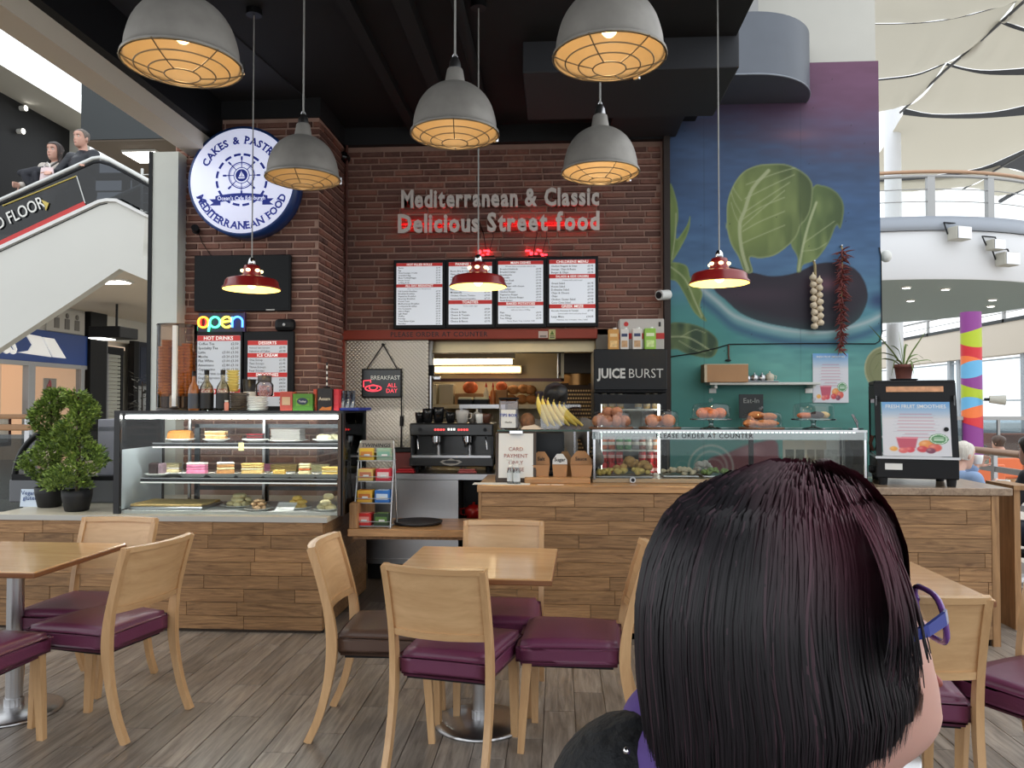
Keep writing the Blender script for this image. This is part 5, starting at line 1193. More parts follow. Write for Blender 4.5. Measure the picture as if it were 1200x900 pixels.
MB().box(-.115,.115,-.003,0,.03,hcb*.97,Mt).build('paper',M_PAPER,cb)
MB().box(-.045,.045,-.02,-.003,hcb*.95,hcb*1.03,Mt,b=.004).build('clip',M_CHROME,cb)
text('lettering','CARD\nPAYMENT\nONLY\nPLEASE',.036,mat('notice_red',(150,80,70),.6),cb,(0,-.004+hcb*.07,hcb*.62),M=Mt@FRONT,lines=1.25)
MB().box(-.1,.1,.0,.12,0,.006).build('base_plate',mat('board_brown',(62,50,42),.5),cb)
pp=T('paper_sheet','white sheet lying flat under the clipboard notice','paper',(ax(585,YF+.05),YF+.07,zr_));MB().box(-.17,.2,-.06,.06,0,.0015).build('sheet',M_PAPER,pp)
M_SAN=glass('sanitiser',(222,228,230),.12)
for i,(px,dy) in enumerate(((598.5,.085),(605.5,.06))):
 t=T('sanitiser_bottle',('clear hand sanitiser pump bottle, left one before the clipboard','clear hand sanitiser bottle, right one before the clipboard')[i],'bottle',(ax(px,YF+dy),YF+dy,zr_+.002))
 MB().lathe([(.022,0),(.024,.005),(.024,.08),(.014,.1),(.011,.108)],16).build('body',M_SAN,t)
 MB().lathe([(.0245,.015),(.0245,.07)],16,caps=False,a0=PI*1.1,a1=PI*1.9).build('label',mat('label_pale',(206,212,214),.5),t)
 if i==0:
  MB().cyl((0,0,.105),(0,0,.15),.006,n=8).build('pump_stem',M_WHITE,t);MB().box(-.028,.012,-.008,.008,.148,.162,b=.003).build('pump_head',M_WHITE,t);MB().lathe([(.014,.104),(.014,.118),(.006,.12)],12).build('collar',M_WHITE,t)
 else:MB().lathe([(.012,.106),(.012,.13),(.0,.132)],12).build('cap',M_WHITE,t)
bs_=T('serving_board','long oak block under the takeaway boxes','board',(ax(653,YF+.16),YF+.1,zr_));MB().box(-.215,.215,0,.14,0,.038,b=.004).build('block',M_OAKT,bs_)
def kbox(label,px,dy,wd,txt,white=False,z=.039,h=.075,fl=.085):
 t=T('takeaway_box',label,'takeaway box',(ax(px,YF+dy),YF+dy,zr_+z))
 mk=mat('kraft',(176,132,92),.8,var=.06)
 for nm_,q in(('front_side',[(-wd*.86,-.03,0),(wd*.86,-.03,0),(wd,-.04,h),(-wd,-.04,h)]),('back_side',[(wd*.86,.04,0),(-wd*.86,.04,0),(-wd,.05,h),(wd,.05,h)]),('left_side',[(-wd*.86,.04,0),(-wd*.86,-.03,0),(-wd,-.04,h),(-wd,.05,h)]),('right_side',[(wd*.86,-.03,0),(wd*.86,.04,0),(wd,.05,h),(wd,-.04,h)])):
  a=[Vector(p) for p in q];n_=(a[1]-a[0]).cross(a[3]-a[0]).normalized()*.002
  MB().add(a+[p-n_ for p in a],[(0,1,2,3),(7,6,5,4),(0,4,5,1),(1,5,6,2),(2,6,7,3),(3,7,4,0)]).build(nm_,mk,t)
 MB().box(-wd*.86,wd*.86,-.03,.04,0,.003).build('bottom',mk,t)
 fp=[(-wd,h),(wd,h),(wd*.95,h+fl*.45),(wd*.4,h+fl),(-wd*.4,h+fl),(-wd*.95,h+fl*.45)]
 MB().prism(fp,.046,.049).build('lid_flap',M_PAPER if white else mk,t)
 text('lettering',txt,.034,M_INK,t,(0,.044,h+fl*.3),bold=.02)
kbox('left kraft takeaway box reading salt',634,.2,.058,'Salt')
kbox('kraft box with white handwritten flap reading sugar',656,.2,.05,'Sugar',True,fl=.07)
kbox('right kraft takeaway box with wide handwritten flap',681,.2,.072,'Sauce',fl=.09)
kbox('plain kraft takeaway box standing behind the left box',628,.36,.05,'',z=.001,h=.09,fl=.09)
kbox('plain kraft takeaway box standing behind the sugar box',662,.36,.05,'',z=.001,h=.1,fl=.09)
tb=T('tip_tray','two flat white stickers lying on the oak worktop edge','sticker',(ax(646,YF+.03),YF+.03,zr_));MB().box(-.09,-.01,-.02,.025,0,.001).build('sticker',mat('sticker_white',(232,214,200),.5),tb);MB().box(.0,.08,-.02,.025,0,.001).build('sticker',MATS['sticker_white'],tb)
gl2=T('case_lock','grey round lock at the front of the food display','lock',(ax(741,YG)+.0,YG-.012,zr_+.002));MB().cyl((0,.011,.02),(0,-.006,.02),.02,n=14).build('barrel',M_STEEL,gl2);MB().cyl((0,-.006,.02),(0,-.012,.02),.012,n=12).build('keyway',M_SATIN,gl2)
def dome(label,px,dy,r_,h,foot,fill,knob=True,base=None,group=None):
 t=T('cake_dome',label,'cake dome',(ax(px,YG+dy),YG+dy,zg+.001));z0=.0
 if foot:
  MB().lathe([(.075,0),(.07,.006),(.02,.016),(.014,.03),(.016,foot-.012),(.03,foot-.004)],24).build('stand_foot',glass('stand_glass',(214,222,222),.2),t);z0=foot
  MB().lathe([(.03,z0-.004),(r_*1.08,z0-.004),(r_*1.1,z0+.004),(0,z0+.004)],32).build('stand_plate',glass('stand_glass',(214,222,222),.2),t)
 else:MB().lathe([(r_*1.08,0),(r_*1.12,.008),(r_*1.06,.012),(0,.012)],32).build('board',base or mat('walnut_board',(110,74,52),.5),t);z0=.008
 MB().lathe([(r_,z0+.004),(r_*.985,z0+h*.7),(r_*.9,z0+h*.88),(r_*.6,z0+h*.97),(.001,z0+h)],32,caps=False).build('cover',M_GLASSD,t)
 if knob:MB().lathe([(.008,z0+h),(.01,z0+h+.008),(.018,z0+h+.016),(.014,z0+h+.028),(0,z0+h+.03)],16).build('knob',M_GLASSD,t)
 return t,z0+.006
BUN=F('bun',(196,122,72),var=.25,vs=25);CRS=F('croissant',(190,120,66),var=.3);MUF=F('muffin',(172,116,88),var=.25)
ORD=('leftmost ','second from left ','third from left ','fourth from left ','fifth from left ','sixth from left ','rightmost ')
def buns(t,z0,label,items,name='bun',m=BUN,sc=(1,1,.75),group='buns under a dome'):
 items=sorted(items);lb=label
 for k,(x,y,z,r_) in enumerate(items):
  label=(ORD[k if k<len(items)-1 else 6]+lb) if len(items)>1 else lb
  o=MB().ball((0,0,r_*sc[2]),r_,12,sc).build(name,m,None,(t.location.x+x,t.location.y+y,t.location.z+z0+z));tag(o,label,'pastry',group)
t,z=dome('wide plastic cake dome with muffins left of the fridge cans',716,.2,.138,.12,0,None,False)
buns(t,z,'brown muffin under the wide leftmost dome',[(-.09,-.02,0,.042),(-.03,-.05,0,.042),(.03,-.04,0,.042),(.09,-.02,0,.042),(-.02,.03,.055,.042),(.04,.0,.06,.04),(-.06,.04,.02,.04)],'muffin',MUF,(1,1,.95),'muffins under the leftmost dome')
t,z=dome('tall clear cake dome with two scones second from left',773,.22,.13,.125,0,None)
buns(t,z,'round scone under the second dome',[(-.055,-.03,0,.05),(.055,-.02,0,.05),(.0,.06,0,.045)],'scone',BUN,(1,1,.85),'scones under the second dome')
t,z=dome('footed glass cake stand with orange buns, middle of the row',833,.22,.128,.115,.065,None)
buns(t,z,'orange glazed bun on the middle footed stand',[(-.06,-.03,0,.046),(.0,-.05,0,.042),(.055,-.02,0,.046),(-.01,.05,0,.048)],'bun',F('orange_bun',(206,116,70),var=.2),(1,1,.8),'buns on the middle stand')
t,z=dome('low glass cake dome with croissants beside the footed stand',892,.22,.136,.115,0,None)
for k,(x,y,zz_,rz) in enumerate(((-.07,-.04,0,.3),(.0,-.06,0,-.2),(.07,-.03,0,.5),(-.02,.03,.03,.9),(.04,.02,.045,-.5),(-.03,-.01,.055,.1))):
 o=MB();pts=[(.055*math.cos(a),.045*math.sin(a),0) for a in np.linspace(.2,PI-.2,9)];o.tube(pts,[.006,.014,.021,.025,.027,.025,.021,.014,.006],8)
 c_=o.build('croissant',CRS,None,(t.location.x+x,t.location.y+y-.02,t.location.z+z+zz_+.024),rz);tag(c_,('front left','front middle','front right','upper left','upper right','topmost')[k]+' golden croissant heaped under the low dome','croissant','croissants under the low dome')
t,z=dome('footed glass cake stand with biscuits at the right end',953,.22,.132,.118,.065,None)
buns(t,z,'orange brown biscuit on the right footed stand',[(-.07,-.03,0,.042),(-.02,.05,0,.04)],'biscuit',F('orange_bun',(206,116,70)),(1.2,1,.5),'biscuits on the right stand')
buns(t,z,'dark chocolate biscuit on the right footed stand',[(.01,-.04,0,.045)],'chocolate_biscuit',CH,(1.1,1,.55),'chocolate biscuit on the right stand')
buns(t,z,'pale shortbread on the right footed stand',[(.065,-.01,0,.04)],'shortbread',ALM,(1,1,.6),'shortbread on the right stand')
ct=T('tongs','pair of steel serving tongs at the right end of the food display','tongs',(ax(1006,YG+.2),YG+.2,zg+.001))
MB().tube([(0,0,.0),(-.02,0,.05),(-.045,0,.1)],.005,6).build('arm',M_CHROME,ct);MB().tube([(.0,.02,0),(-.0,.02,.05),(-.03,.02,.1)],.005,6).build('arm',M_CHROME,ct);MB().box(-.05,.02,-.03,.05,0,.008).build('rest',M_CHROME,ct)
#  SIGNS AND SCREENS
M_NEON={}
YSg=YPIER-.2;sc_=at(283.5,212,YSg);RS=(ax(345,YSg)-ax(222,YSg))/2
rs_=T('round_sign','round white lit sign with blue ship wheel emblem on the brick pier','sign',(sc_.x,YPIER-.016,sc_.z))
TO=Matrix.Rotation(PI/2,4,'X')
yd=YSg-(YPIER-.016)
MB().lathe([(RS*1.0,0),(RS*1.035,.01),(RS*1.035,-yd-.0),(RS*.99,-yd)],72,TO,caps=True).build('light_box',mat('sign_blue_rim',(26,62,124),.35),rs_)
MB().lathe([(RS*.985,-yd),(RS*.985,-yd+.006),(0,-yd+.006)],72,TO).build('lit_face',mat('sign_face',(222,226,248),.4,emis=.42,ecol=(226,230,255)),rs_)
yf=yd-.0075
M_SB=mat('sign_ink',(24,46,150),.5,emis=.12)
SER={'A':[(0,0,.3),(1,0,.3)],'K':[(.1,0,.34),(.1,1,.34),(.9,0,.3),(.85,1,.3)],'E':[(.12,0,.3),(.12,1,.3)],'P':[(.14,0,.4),(.12,1,.3)],'T':[(.5,0,.36)],'R':[(.14,0,.36),(.12,1,.3),(.95,0,.26)],'I':[(.5,0,.9),(.5,1,.9)],'M':[(.08,0,.28),(.92,0,.28)],'D':[(.1,0,.3),(.1,1,.3)],'N':[(.08,0,.3),(.1,1,.3),(.92,1,.3)],'F':[(.14,0,.4),(.12,1,.3)]}
def glyph(ch,size,bold=.02,serif=True,ext=0.):
 """mesh of one letter in the xy plane, left edge at 0, base at 0; returns mb-like verts/faces and width"""
 me=text_mesh(ch,size,'LEFT',ext,bold,2)
 xs=[v.co.x for v in me.vertices];ys=[v.co.y for v in me.vertices]
 if not xs:bpy.data.meshes.remove(me);return None,size*.3
 x0,x1=min(xs),max(xs);cap=size*.73
 vs=[(v.co.x-x0,v.co.y,v.co.z) for v in me.vertices];fs=[tuple(p.vertices) for p in me.polygons];bpy.data.meshes.remove(me)
 mb=MB().add(vs,fs);wd=x1-x0
 if serif:
  for u,t,l in SER.get(ch,[]):
   sw=l*size*.9;th=size*.055;cx=u*wd;yb=-bold*size if t==0 else cap+bold*size-th
   mb.add([(cx-sw/2,yb,.0002),(cx+sw/2,yb,.0002),(cx+sw/2,yb+th,.0002),(cx-sw/2,yb+th,.0002)],[(0,1,2,3)])
 return mb,wd
def arc_text(parent,s,radius,a_mid,size,m,y,inside=False,gap=.22,bold=.035,span=2.3):
 gs_=[(None,size*.42) if c_==' ' else glyph(c_,size,bold) for c_ in s];gap=(span*radius-sum(w_ for _,w_ in gs_))/len(s)/size;adv=[w_+size*gap for _,w_ in gs_]
 tot=sum(adv)/radius;a=a_mid+(tot/2 if not inside else-tot/2)
 for(mb,w_),ad,c_ in zip(gs_,adv,s):
  da=ad/radius;am=a-da/2 if not inside else a+da/2
  if mb:
   rot=am-PI/2 if not inside else am+PI/2;c0=Vector((radius*math.cos(am),radius*math.sin(am),0))
   M_=FRONT@Matrix.Translation(c0)@Matrix.Rotation(rot,4,'Z')@Matrix.Translation((-w_/2,-(size*.36),0))
   o=MB().add(mb.v,mb.f,False,M_).build('letter',m,parent);o.location=(0,y,0)
  a=a-da if not inside else a+da
arc_text(rs_,'CAKES & PASTRIES',RS*.77,PI/2,RS*.19,M_SB,yf,span=2.36)
arc_text(rs_,'MEDITERRANEAN FOOD',RS*.84,-PI/2,RS*.19,M_SB,yf,True,span=2.5)
def ring2(cx,cz,r0,r1,y,a0=0,a1=2*PI,n=40):
 P_=[[(cx+r_*math.cos(a),y,cz+r_*math.sin(a)) for a in np.linspace(a0,a1,n)] for r_ in(r0,r1)];return MB().grid(P_,False)
em=MB();cz0=RS*.06
rope=MB()
for k in range(16):
 a=k*2*PI/16;q=ring2(0,cz0*.3,RS*.455,RS*.5,0,a+.04,a+.32,6);rope.add(q.v,q.f)
rope.build('rope_ring',M_SB,rs_).location=(0,yf,0)
wh=MB();cw=RS*.1
for r0,r1 in((.235,.255),(.215,.222),(.14,.155)):q=ring2(0,cw,RS*r0,RS*r1,0);wh.add(q.v,q.f)
for k in range(8):
 a=k*PI/4;d=Vector((math.cos(a),0,math.sin(a)));nrm=Vector((-math.sin(a),0,math.cos(a)));c0=Vector((0,0,cw))
 for r0,r1,w_ in((.155,.29,.008),(.29,.36,.018)):
  wh.add([c0+d*RS*r0+nrm*RS*w_,c0+d*RS*r1+nrm*RS*w_,c0+d*RS*r1-nrm*RS*w_,c0+d*RS*r0-nrm*RS*w_],[(0,1,2,3)])
wh.build('wheel_emblem',M_SB,rs_).location=(0,yf,0)
dk_=ring2(0,cw,0.0001,RS*.115,0);dk_.build('wheel_hub',M_SB,rs_).location=(0,yf-.001,0)
MB().add([(-.05*RS,0,cw-.02*RS),(.0,0,cw+.09*RS),(.0,0,cw-.02*RS),(.06*RS,0,cw-.02*RS),(.01*RS,0,cw+.06*RS),(.01*RS,0,cw-.02*RS),(-.07*RS,0,cw-.035*RS),(.07*RS,0,cw-.035*RS),(.05*RS,0,cw-.06*RS),(-.05*RS,0,cw-.06*RS)],[(0,2,1),(5,3,4),(9,8,7,6)]).build('sail_mark',MATS['sign_face'],rs_).location=(0,yf-.002,0)
def bz(u):return-RS*.3-RS*.06*math.cos(u*1.3)
bn=MB();us=np.linspace(-1,1,18)
bn.grid([[(RS*.5*u,0,-RS*.36+RS*.05*(1-u*u)+d) for u in us] for d in(-RS*.055,RS*.075)],False)
for s in(-1,1):bn.add([(s*RS*.4,.001,-RS*.46),(s*RS*.62,.001,-RS*.46),(s*RS*.54,.001,-RS*.41),(s*RS*.62,.001,-RS*.34),(s*RS*.4,.001,-RS*.34)],[(0,1,2,3,4)])
bn.build('ribbon',M_SB,rs_).location=(0,yf-.001,0)
text('lettering',"Ocean's Cafe Edinburgh",RS*.105,MATS['sign_face'],rs_,(0,yf-.0035,-RS*.365),bold=.015,sx=.9)
spot_s=T('spot_camera','small black spotlight on the brick below the round sign','spotlight',(ax(229.5,YPIER),YPIER-.018,az(271,YPIER,229)))
MB().cyl((0,.004,0),(0,-.02,0),.03,n=12).build('base',M_BLACK,spot_s);MB().cyl((0,-.02,0),(.02,-.07,.01),.022,.03,12).build('head',M_BLACK,spot_s)
MB().tube([(.02,-.004,-.02),(.05,-.003,-.1),(.12,-.003,-.2),(.17,-.003,-.24)],.003,5).build('cable',M_BLACK,spot_s)
tv0,tv1=at(227,365,YPIER-.06),at(340.5,298,YPIER-.06)
tv=T('television','black flat television on the brick pier under the round sign','television',((tv0.x+tv1.x)/2,YPIER-.06,tv0.z));a=(tv1.x-tv0.x)/2;h=tv1.z-tv0.z
MB().box(-a,a,0,.035,0,h,b=.006).build('case',M_SATIN,tv);MB().box(-a+.01,a-.01,-.003,0,.018,h-.01).build('screen',mat('tv_screen',(6,7,9),.25,spec=.15),tv)
MB().box(-.1,.1,.035,.044,h*.3,h*.7).build('bracket',M_BLACK,tv);MB().box(a*.5,a*.68,-.002,.0,.004,.014).build('logo_strip',M_EDGE,tv)
on0,on1=at(231,389,YPIER-.07),at(286,366,YPIER-.07)
nn=T('neon_sign','multicolour neon OPEN sign beneath the television','neon sign',((on0.x+on1.x)/2,YPIER-.07,on0.z));w_=(on1.x-on0.x)/2;h=on1.z-on0.z
MB().box(-w_,w_,.02,.03,.0,h,b=.003).build('back_panel',mat('open_back',(24,22,60),.4),nn)
MB().box(w_*.98,w_*1.04,.0,.03,.0,h).build('side_panel',mat('open_side',(70,40,90),.4),nn)
cx4=[-w_*.74,-w_*.24,w_*.26,w_*.72];rr=h*.27;zc_=h*.5
def loop(cx,a0,a1,n=16,rx=1.):return[(cx+rr*rx*math.cos(a),0,zc_+rr*math.sin(a)) for a in np.linspace(a0,a1,n)]
tubes=[('letter_o',loop(cx4[0],0,2*PI),(255,150,40)),('letter_p',[(cx4[1]-rr*1.25,0,h*.02),(cx4[1]-rr*.95,0,zc_+rr*.3)]+loop(cx4[1],PI*.9,-PI*.85),(70,230,160)),('letter_e',[(cx4[2]-rr*.9,0,zc_),(cx4[2]+rr*.9,0,zc_+rr*.25)]+loop(cx4[2],.25,5.5),(255,226,70)),('letter_n',[(cx4[3]-rr,0,zc_-rr),(cx4[3]-rr,0,zc_+rr)]+loop(cx4[3],PI*.9,0)+[(cx4[3]+rr,0,zc_-rr)],(70,130,255))]
for nm_,p,c_ in tubes:MB().tube(p,h*.055,6).build(nm_,emit('neon_'+nm_,c_,3.2),nn)
MB().tube(loop(cx4[0],0,2*PI,16,.55),h*.04,6).build('letter_inner',emit('neon_red',(255,50,40),2.5),nn)
def board(label,px0,px1,py0,py1,Y,frame,pages,name='menu_board',fr=.03,em=.12):
 """pages: list of (px0,px1,py0,py1, [entries]); entry ('h', text) header, ('l', left, right) line, ('c', text) centred"""
 p0,p1=at(px0,py1,Y),at(px1,py0,Y);t=T(name,label,'menu board',((p0.x+p1.x)/2,Y,p0.z));hw_=(p1.x-p0.x)/2;H_=p1.z-p0.z
 MB().box(-hw_,hw_,0,.04,0,H_,b=.004).build('frame',frame,t)
 mp2=mat('menu_page%d'%int(em*100),(212,216,222),.35,emis=em);mh=mat('menu_red',(196,44,40),.4,emis=.18);mi=mat('menu_ink',(52,54,62),.5);mw=mat('menu_white',(240,236,232),.5,emis=.3)
 for(a0,a1,b0,b1,ent) in pages:
  q0,q1=at(a0,b1,Y),at(a1,b0,Y);x0,x1,z0,z1=q0.x-t.location.x,q1.x-t.location.x,q0.z-p0.z,q1.z-p0.z
  pg=MB().box(x0,x1,-.004,0,z0,z1).build('page',mp2,t)
  tot=sum({'h':1.5,'l':1,'c':.9,'g':.5}[e[0]] for e in ent);u=(z1-z0)/tot;z=z1
  for e in ent:
   k={'h':1.5,'l':1,'c':.9,'g':.5}[e[0]]*u;z-=k
   if e[0]=='h':
    MB().box(x0,x1,-.006,-.004,z+k*.14,z+k*.98).build('heading_bar',mh,pg)
    sz_=min(k*.8,(x1-x0)*1.35/max(8,len(e[1])));text('heading',e[1],sz_,mw,pg,((x0+x1)/2,-.0075,z+k*.3),bold=.025)
   elif e[0]=='c':
    text('menu_line',e[1],min(k*.72,(x1-x0)*1.7/len(e[1])),mi,pg,((x0+x1)/2,-.0055,z+k*.3),res=1)
   elif e[0]=='l':
    sz_=min(k*.86,(x1-x0)*1.25/max(10,len(e[1])))
    text('menu_line',e[1],sz_,mi,pg,(x0+(x1-x0)*.04,-.0055,z+k*.25),'LEFT',bold=.01,res=1)
    if len(e)>2:text('menu_price',e[2],min(k*.82,.05),mi,pg,(x1-(x1-x0)*.04,-.0055,z+k*.25),'RIGHT',bold=.01,res=1)
 return t
l=lambda n,p=None:('l',n,p) if p else('l',n)
board('hot drinks menu board on the pier behind the syrup bottles',228,284,388,482,YPIER-.05,M_SATIN,[(230,282,393,478,[('h','HOT DRINKS'),l('Coffee Tea','£2.50'),l('Speciality Tea','£2.60'),l('Latte','£3.00 £3.30'),l('Mocha','£3.20 £3.50'),l('Flat White','£3.00 £3.30'),l('Americano','£2.80 £3.10'),l('Cappuccino','£3.00 £3.30'),l('Chocolate With Cream','£3.50 £3.80'),l('Single Espresso','£2.10'),l('Double','£2.60 £2.90'),l('Extra Shot','£0.60'),('h','COLD DRINKS'),l('Cans','£1.80'),l('Juice','£2.50'),l('Water','£1.50')])])
board('desserts and smoothies menu board on the pier right of hot drinks',285,344,388,482,YPIER-.05,M_SATIN,[(290,337,399,476,[('h','DESSERTS'),l('Fruit and Cake Selection','£3.95'),l('Selection of Cakes','£3.95'),('h','ICE CREAM'),l('One Scoop','£1.95'),l('Two Scoops','£2.95'),l('Three Scoops','£3.95'),l('Four Scoops','£4.95'),('h','SMOOTHIES'),l('Pineapple Smoothie','£4.50'),l('Berry','£4.50'),l('Mango','£4.50'),l('Strawberry','£4.50'),('h','SHAKES'),l('Vanilla','£4.50'),l('Chocolate','£4.50'),('g',)])])
YMb=YW-.07
b1=[('h','HOT FILLED ROLLS'),l('Bacon','£3.95'),l('Egg','£3.95'),l('Sliced Sausage or Link','£3.95'),l('Scrambled Egg','£3.95'),l('Black Pudding/Haggis','£3.95'),l('Potato Scone','£3.50'),l('2 Filling Rolls','£5.95'),('h','ALL DAY BREAKFAST'),('c','Please see menus for full ingredients'),l('Full Scottish Breakfast','£9.95'),l('Breakfast Breakfast','£8.95'),l('Vegetarian Breakfast','£8.95'),l('American Breakfast','£8.95'),l('French Toast','£7.95'),l('Mediterranean Breakfast','£9.95'),l('Continental Breakfast','£8.95'),l('Hot Croissants','£4.95'),l('Salmon Bagel','£6.95'),l('Light Bagel','£5.95'),l('Waffles','£5.95'),l('Porridge','£3.95'),l('Toast Butter & Jam','£2.95'),l('Pancakes','£6.95')]
b2=[('h','PANINIS & WRAPS'),('c','Comes with side salad'),l('Bacon, Brie & Cranberry','£7.50'),l('Ham, Cheddar, Cheese','£7.50'),l('Chicken Mayo','£7.50'),l('Tuna Melt','£7.50'),l('Goats Cheese','£7.50'),l('Halloumi','£7.50'),l('Falafel','£7.50'),l('Mozzarella','£7.50'),l('Chicken, Cheese, Tomato','£7.50'),l('Hummus & Roasted Vegetables','£7.50'),('h','TOASTIES'),('c','Comes with chips'),l('Cheese','£4.80'),l('Cheese & Ham','£5.20'),l('Cheese & Tomato','£5.20'),l('Cheese & Onion','£4.95'),l('Cheese & Bacon','£5.95'),('g',)]
b3=[('h','MAIN DISHES'),('c','All main dishes served with salad & chips'),l('Breaded Haddock','£9.95'),l('Breaded Scampi','£9.95'),l('Spanakopita','£7.95'),l('Moussaka','£9.95'),l('Chicken Steak','£9.95'),l('Beef Burger','£8.95'),l('Beef Burger with cheese','£9.45'),l('Fish Burger','£8.95'),l('Chicken Burger','£8.95'),l('Vegetarian Burger','£8.95'),l('Bacon & Cheese Burger','£9.95'),l('Steak Burger','£9.95'),('h','BAKED POTATOES'),('c','Served with mixed salad and coleslaw'),('c','with your choice of filling'),l('Plain','£4.95'),l('One Filling','£5.95'),l('Two Fillings','£6.95'),('c','Cheese, Beans, Tuna, Coleslaw, Chilli'),('g',)]
b4=[('h','CHILDRENS MENU'),l('Chicken Nuggets & Chips','£5.95'),l('Sausage, Chips & Beans','£5.95'),l('Burger & Chips','£5.95'),('h','SALADS & SIDE ORDERS'),('c','Comes with pitta bread'),l('Greek Salad','£6.95'),l('House Salad','£6.95'),l('Dolmades Salad','£7.95'),l('Chips & Cheese','£4.50'),l('Chips','£3.50'),l('Chicken Caesar Salad','£7.95'),l('Coco Cous Salad','£6.95'),('h','GREEK MEZE'),l('Avocado Hummus & Tzatziki','£9.95'),('c','Served with olives and pitta bread'),l('Large Meze','£14.95'),('c','Hummus, feta, dolmades, olives, falafel'),('g',)]
for lab,a0,a1,t0,t1,en in(('first lit menu board on the brick wall, hot rolls and breakfast',461,522,304,385.5,b1),('second lit menu board behind the red lamp, paninis and toasties',522.3,580,303,384.8,b2),('third lit menu board on the brick wall, main dishes',580.3,640,301.5,384,b3),('fourth lit menu board on the brick wall, childrens menu and salads',640.3,701,300,383,b4)):
 board(lab,a0,a1,t0,t1,YMb,M_SATIN,[(a0+3.5,a1-3.5,t0+4,t1-4.5,en)],'menu_screen',em=.36)
M_LET=mat('sign_letter_grey',(222,212,204),.4)
def wall_text(label,s,px0,px1,base0,base1,capx,name):
 Y=YW-.075;a=at(px0,base0,Y);b_=at(px1,base1,Y);t=T(name,label,'lettering',(a.x,YW-.02,a.z))
 size=capx;gl_=[]
 for c_ in s:gl_.append((None,size*.26) if c_==' ' else glyph(c_,size,.035,False,.016))
 gap=size*.07;tot=sum(w_+gap for _,w_ in gl_)-gap;k=(b_.x-a.x)/tot;x=0
 for(mb,w_),c_ in zip(gl_,s):
  if mb:
   o=MB().add(mb.v,mb.f,False,Matrix.Translation((x*k,-.055,(b_.z-a.z)*(x/tot)))@FRONT@Matrix.Diagonal((k,1,1,1))).build('letter',M_LET,t)
   for q in(.3,):MB().cyl((x*k+w_*k*.5,-.04,size*.3+(b_.z-a.z)*(x/tot)),(x*k+w_*k*.5,.0,size*.3+(b_.z-a.z)*(x/tot)),.004,n=5).build('standoff',M_STEEL,o)
  x+=w_+gap
 return t,a,b_
s_cap=(az(221,YW)-az(243,YW))/.73
wall_text('upper row of grey letters reading Mediterranean & Classic','Mediterranean & Classic',470.5,702,243.3,240,s_cap*.93,'wall_lettering')
wt2,a,b_=wall_text('lower row of grey letters reading Delicious Street food','Delicious Street food',466.5,702.5,272.5,269,s_cap*.98,'wall_lettering')
for k,(x0,x1) in enumerate(((470,536),(590,662),(664,700))):
 p0,p1=at(x0,263-k*.8,YW-.03),at(x1,262-k*.8,YW-.03);t=T('led_strip',('red glowing strip behind the word Delicious','red glowing strip behind the word Street','red glowing strip behind the word food')[k],'led strip',((p0.x+p1.x)/2,YW-.022,p0.z),0)
 hw_=(p1.x-p0.x)/2;MB().box(-hw_,hw_,-.018,-.014,-.007,.007).build('diffuser',mat('diffuser_red',(120,16,20),.5,emis=.5,ecol=(255,30,30)),t)
 MB().cyl((-hw_,-.009,0),(hw_,-.009,0),.006,n=6).build('led_tube',emit('led_red',(255,24,30),14),t)
for k,(px,py) in enumerate(((566.5,297),(629.5,296.5))):
 t=T('led_cluster',('tangle of glowing red led modules hanging left above the menu boards','tangle of glowing red led modules hanging right above the menu boards')[k],'led lights',(ax(px,YW-.03),YW-.05,az(py,YW-.03,px)))
 rnd=random.Random(k)
 for i in range(9 if k==0 else 12):
  x,z=rnd.uniform(-.07,.07)*(1+k*.4),rnd.uniform(-.025,.025);MB().box(x-.012,x+.012,rnd.uniform(-.02,0),.012,z-.006,z+.006).build('led',emit('led_red2',(255,40,50),5),t)
 MB().tube([(-.05,.03,.32),(.0,.02,.18),(.03*(1-2*k),.0,.0)],.004,5).build('cable',M_BLACK,t);MB().tube([(.07,.03,.3),(.09,.02,.15),(.05,.0,.0)],.003,5).build('cable',M_BLACK,t)
 MB().box(-.08,.1,.0,.028,-.03,-.024).build('bracket',M_SATIN,t)
for k,(px0,px1,py0,py1,c_) in enumerate(((631,642,388,396,(206,186,176)),(643,651,386,397.5,(196,190,130)))):
 p0,p1=at(px0,py1,YW-.055),at(px1,py0,YW-.055);t=T('notice_sticker',('small white notice sticker on the red beam','small yellow warning sticker on the red beam')[k],'sticker',((p0.x+p1.x)/2,YW-.0505,p0.z));hw_=(p1.x-p0.x)/2;H_=p1.z-p0.z
 MB().box(-hw_,hw_,-.002,0,0,H_).build('sheet',mat('sticker_%d'%k,c_,.6),t)
 if k:MB().prism([(-hw_*.6,H_*.45),(hw_*.6,H_*.45),(0,H_*.9)],-.003,-.002).build('warning_mark',mat('warn_green',(90,110,40),.6),t)
 for q in range(2):MB().box(-hw_*.7,hw_*.7,-.003,-.002,H_*(.12+.16*q),H_*(.2+.16*q)).build('print',M_INK,t)
c1=T('security_camera','small black dome camera in the corner of pier and brick wall','camera',(ax(400,YW-.1),YW-.02,az(183,YW-.1,400)))
MB().cyl((0,.0,0),(0,-.03,0),.05,n=14).build('base',M_BLACK,c1);MB().ball((0,-.06,0),.05,14).build('dome',mat('dome_black',(14,14,16),.15),c1)
c2=T('security_camera','white bullet camera on the dark timber beside the mural','camera',(ax(779,YW-.12),YW-.1,az(346,YW-.12,779)))
MB().cyl((.04,.02,.01),(-.05,-.06,-.005),.045,n=16).build('body',M_WHITE,c2);MB().cyl((-.05,-.06,-.005),(-.058,-.067,-.006),.03,n=14).build('lens',M_BLACK,c2);MB().cyl((.02,.09,.03),(.03,.0,.01),.018,n=10).build('arm',M_WHITE,c2)
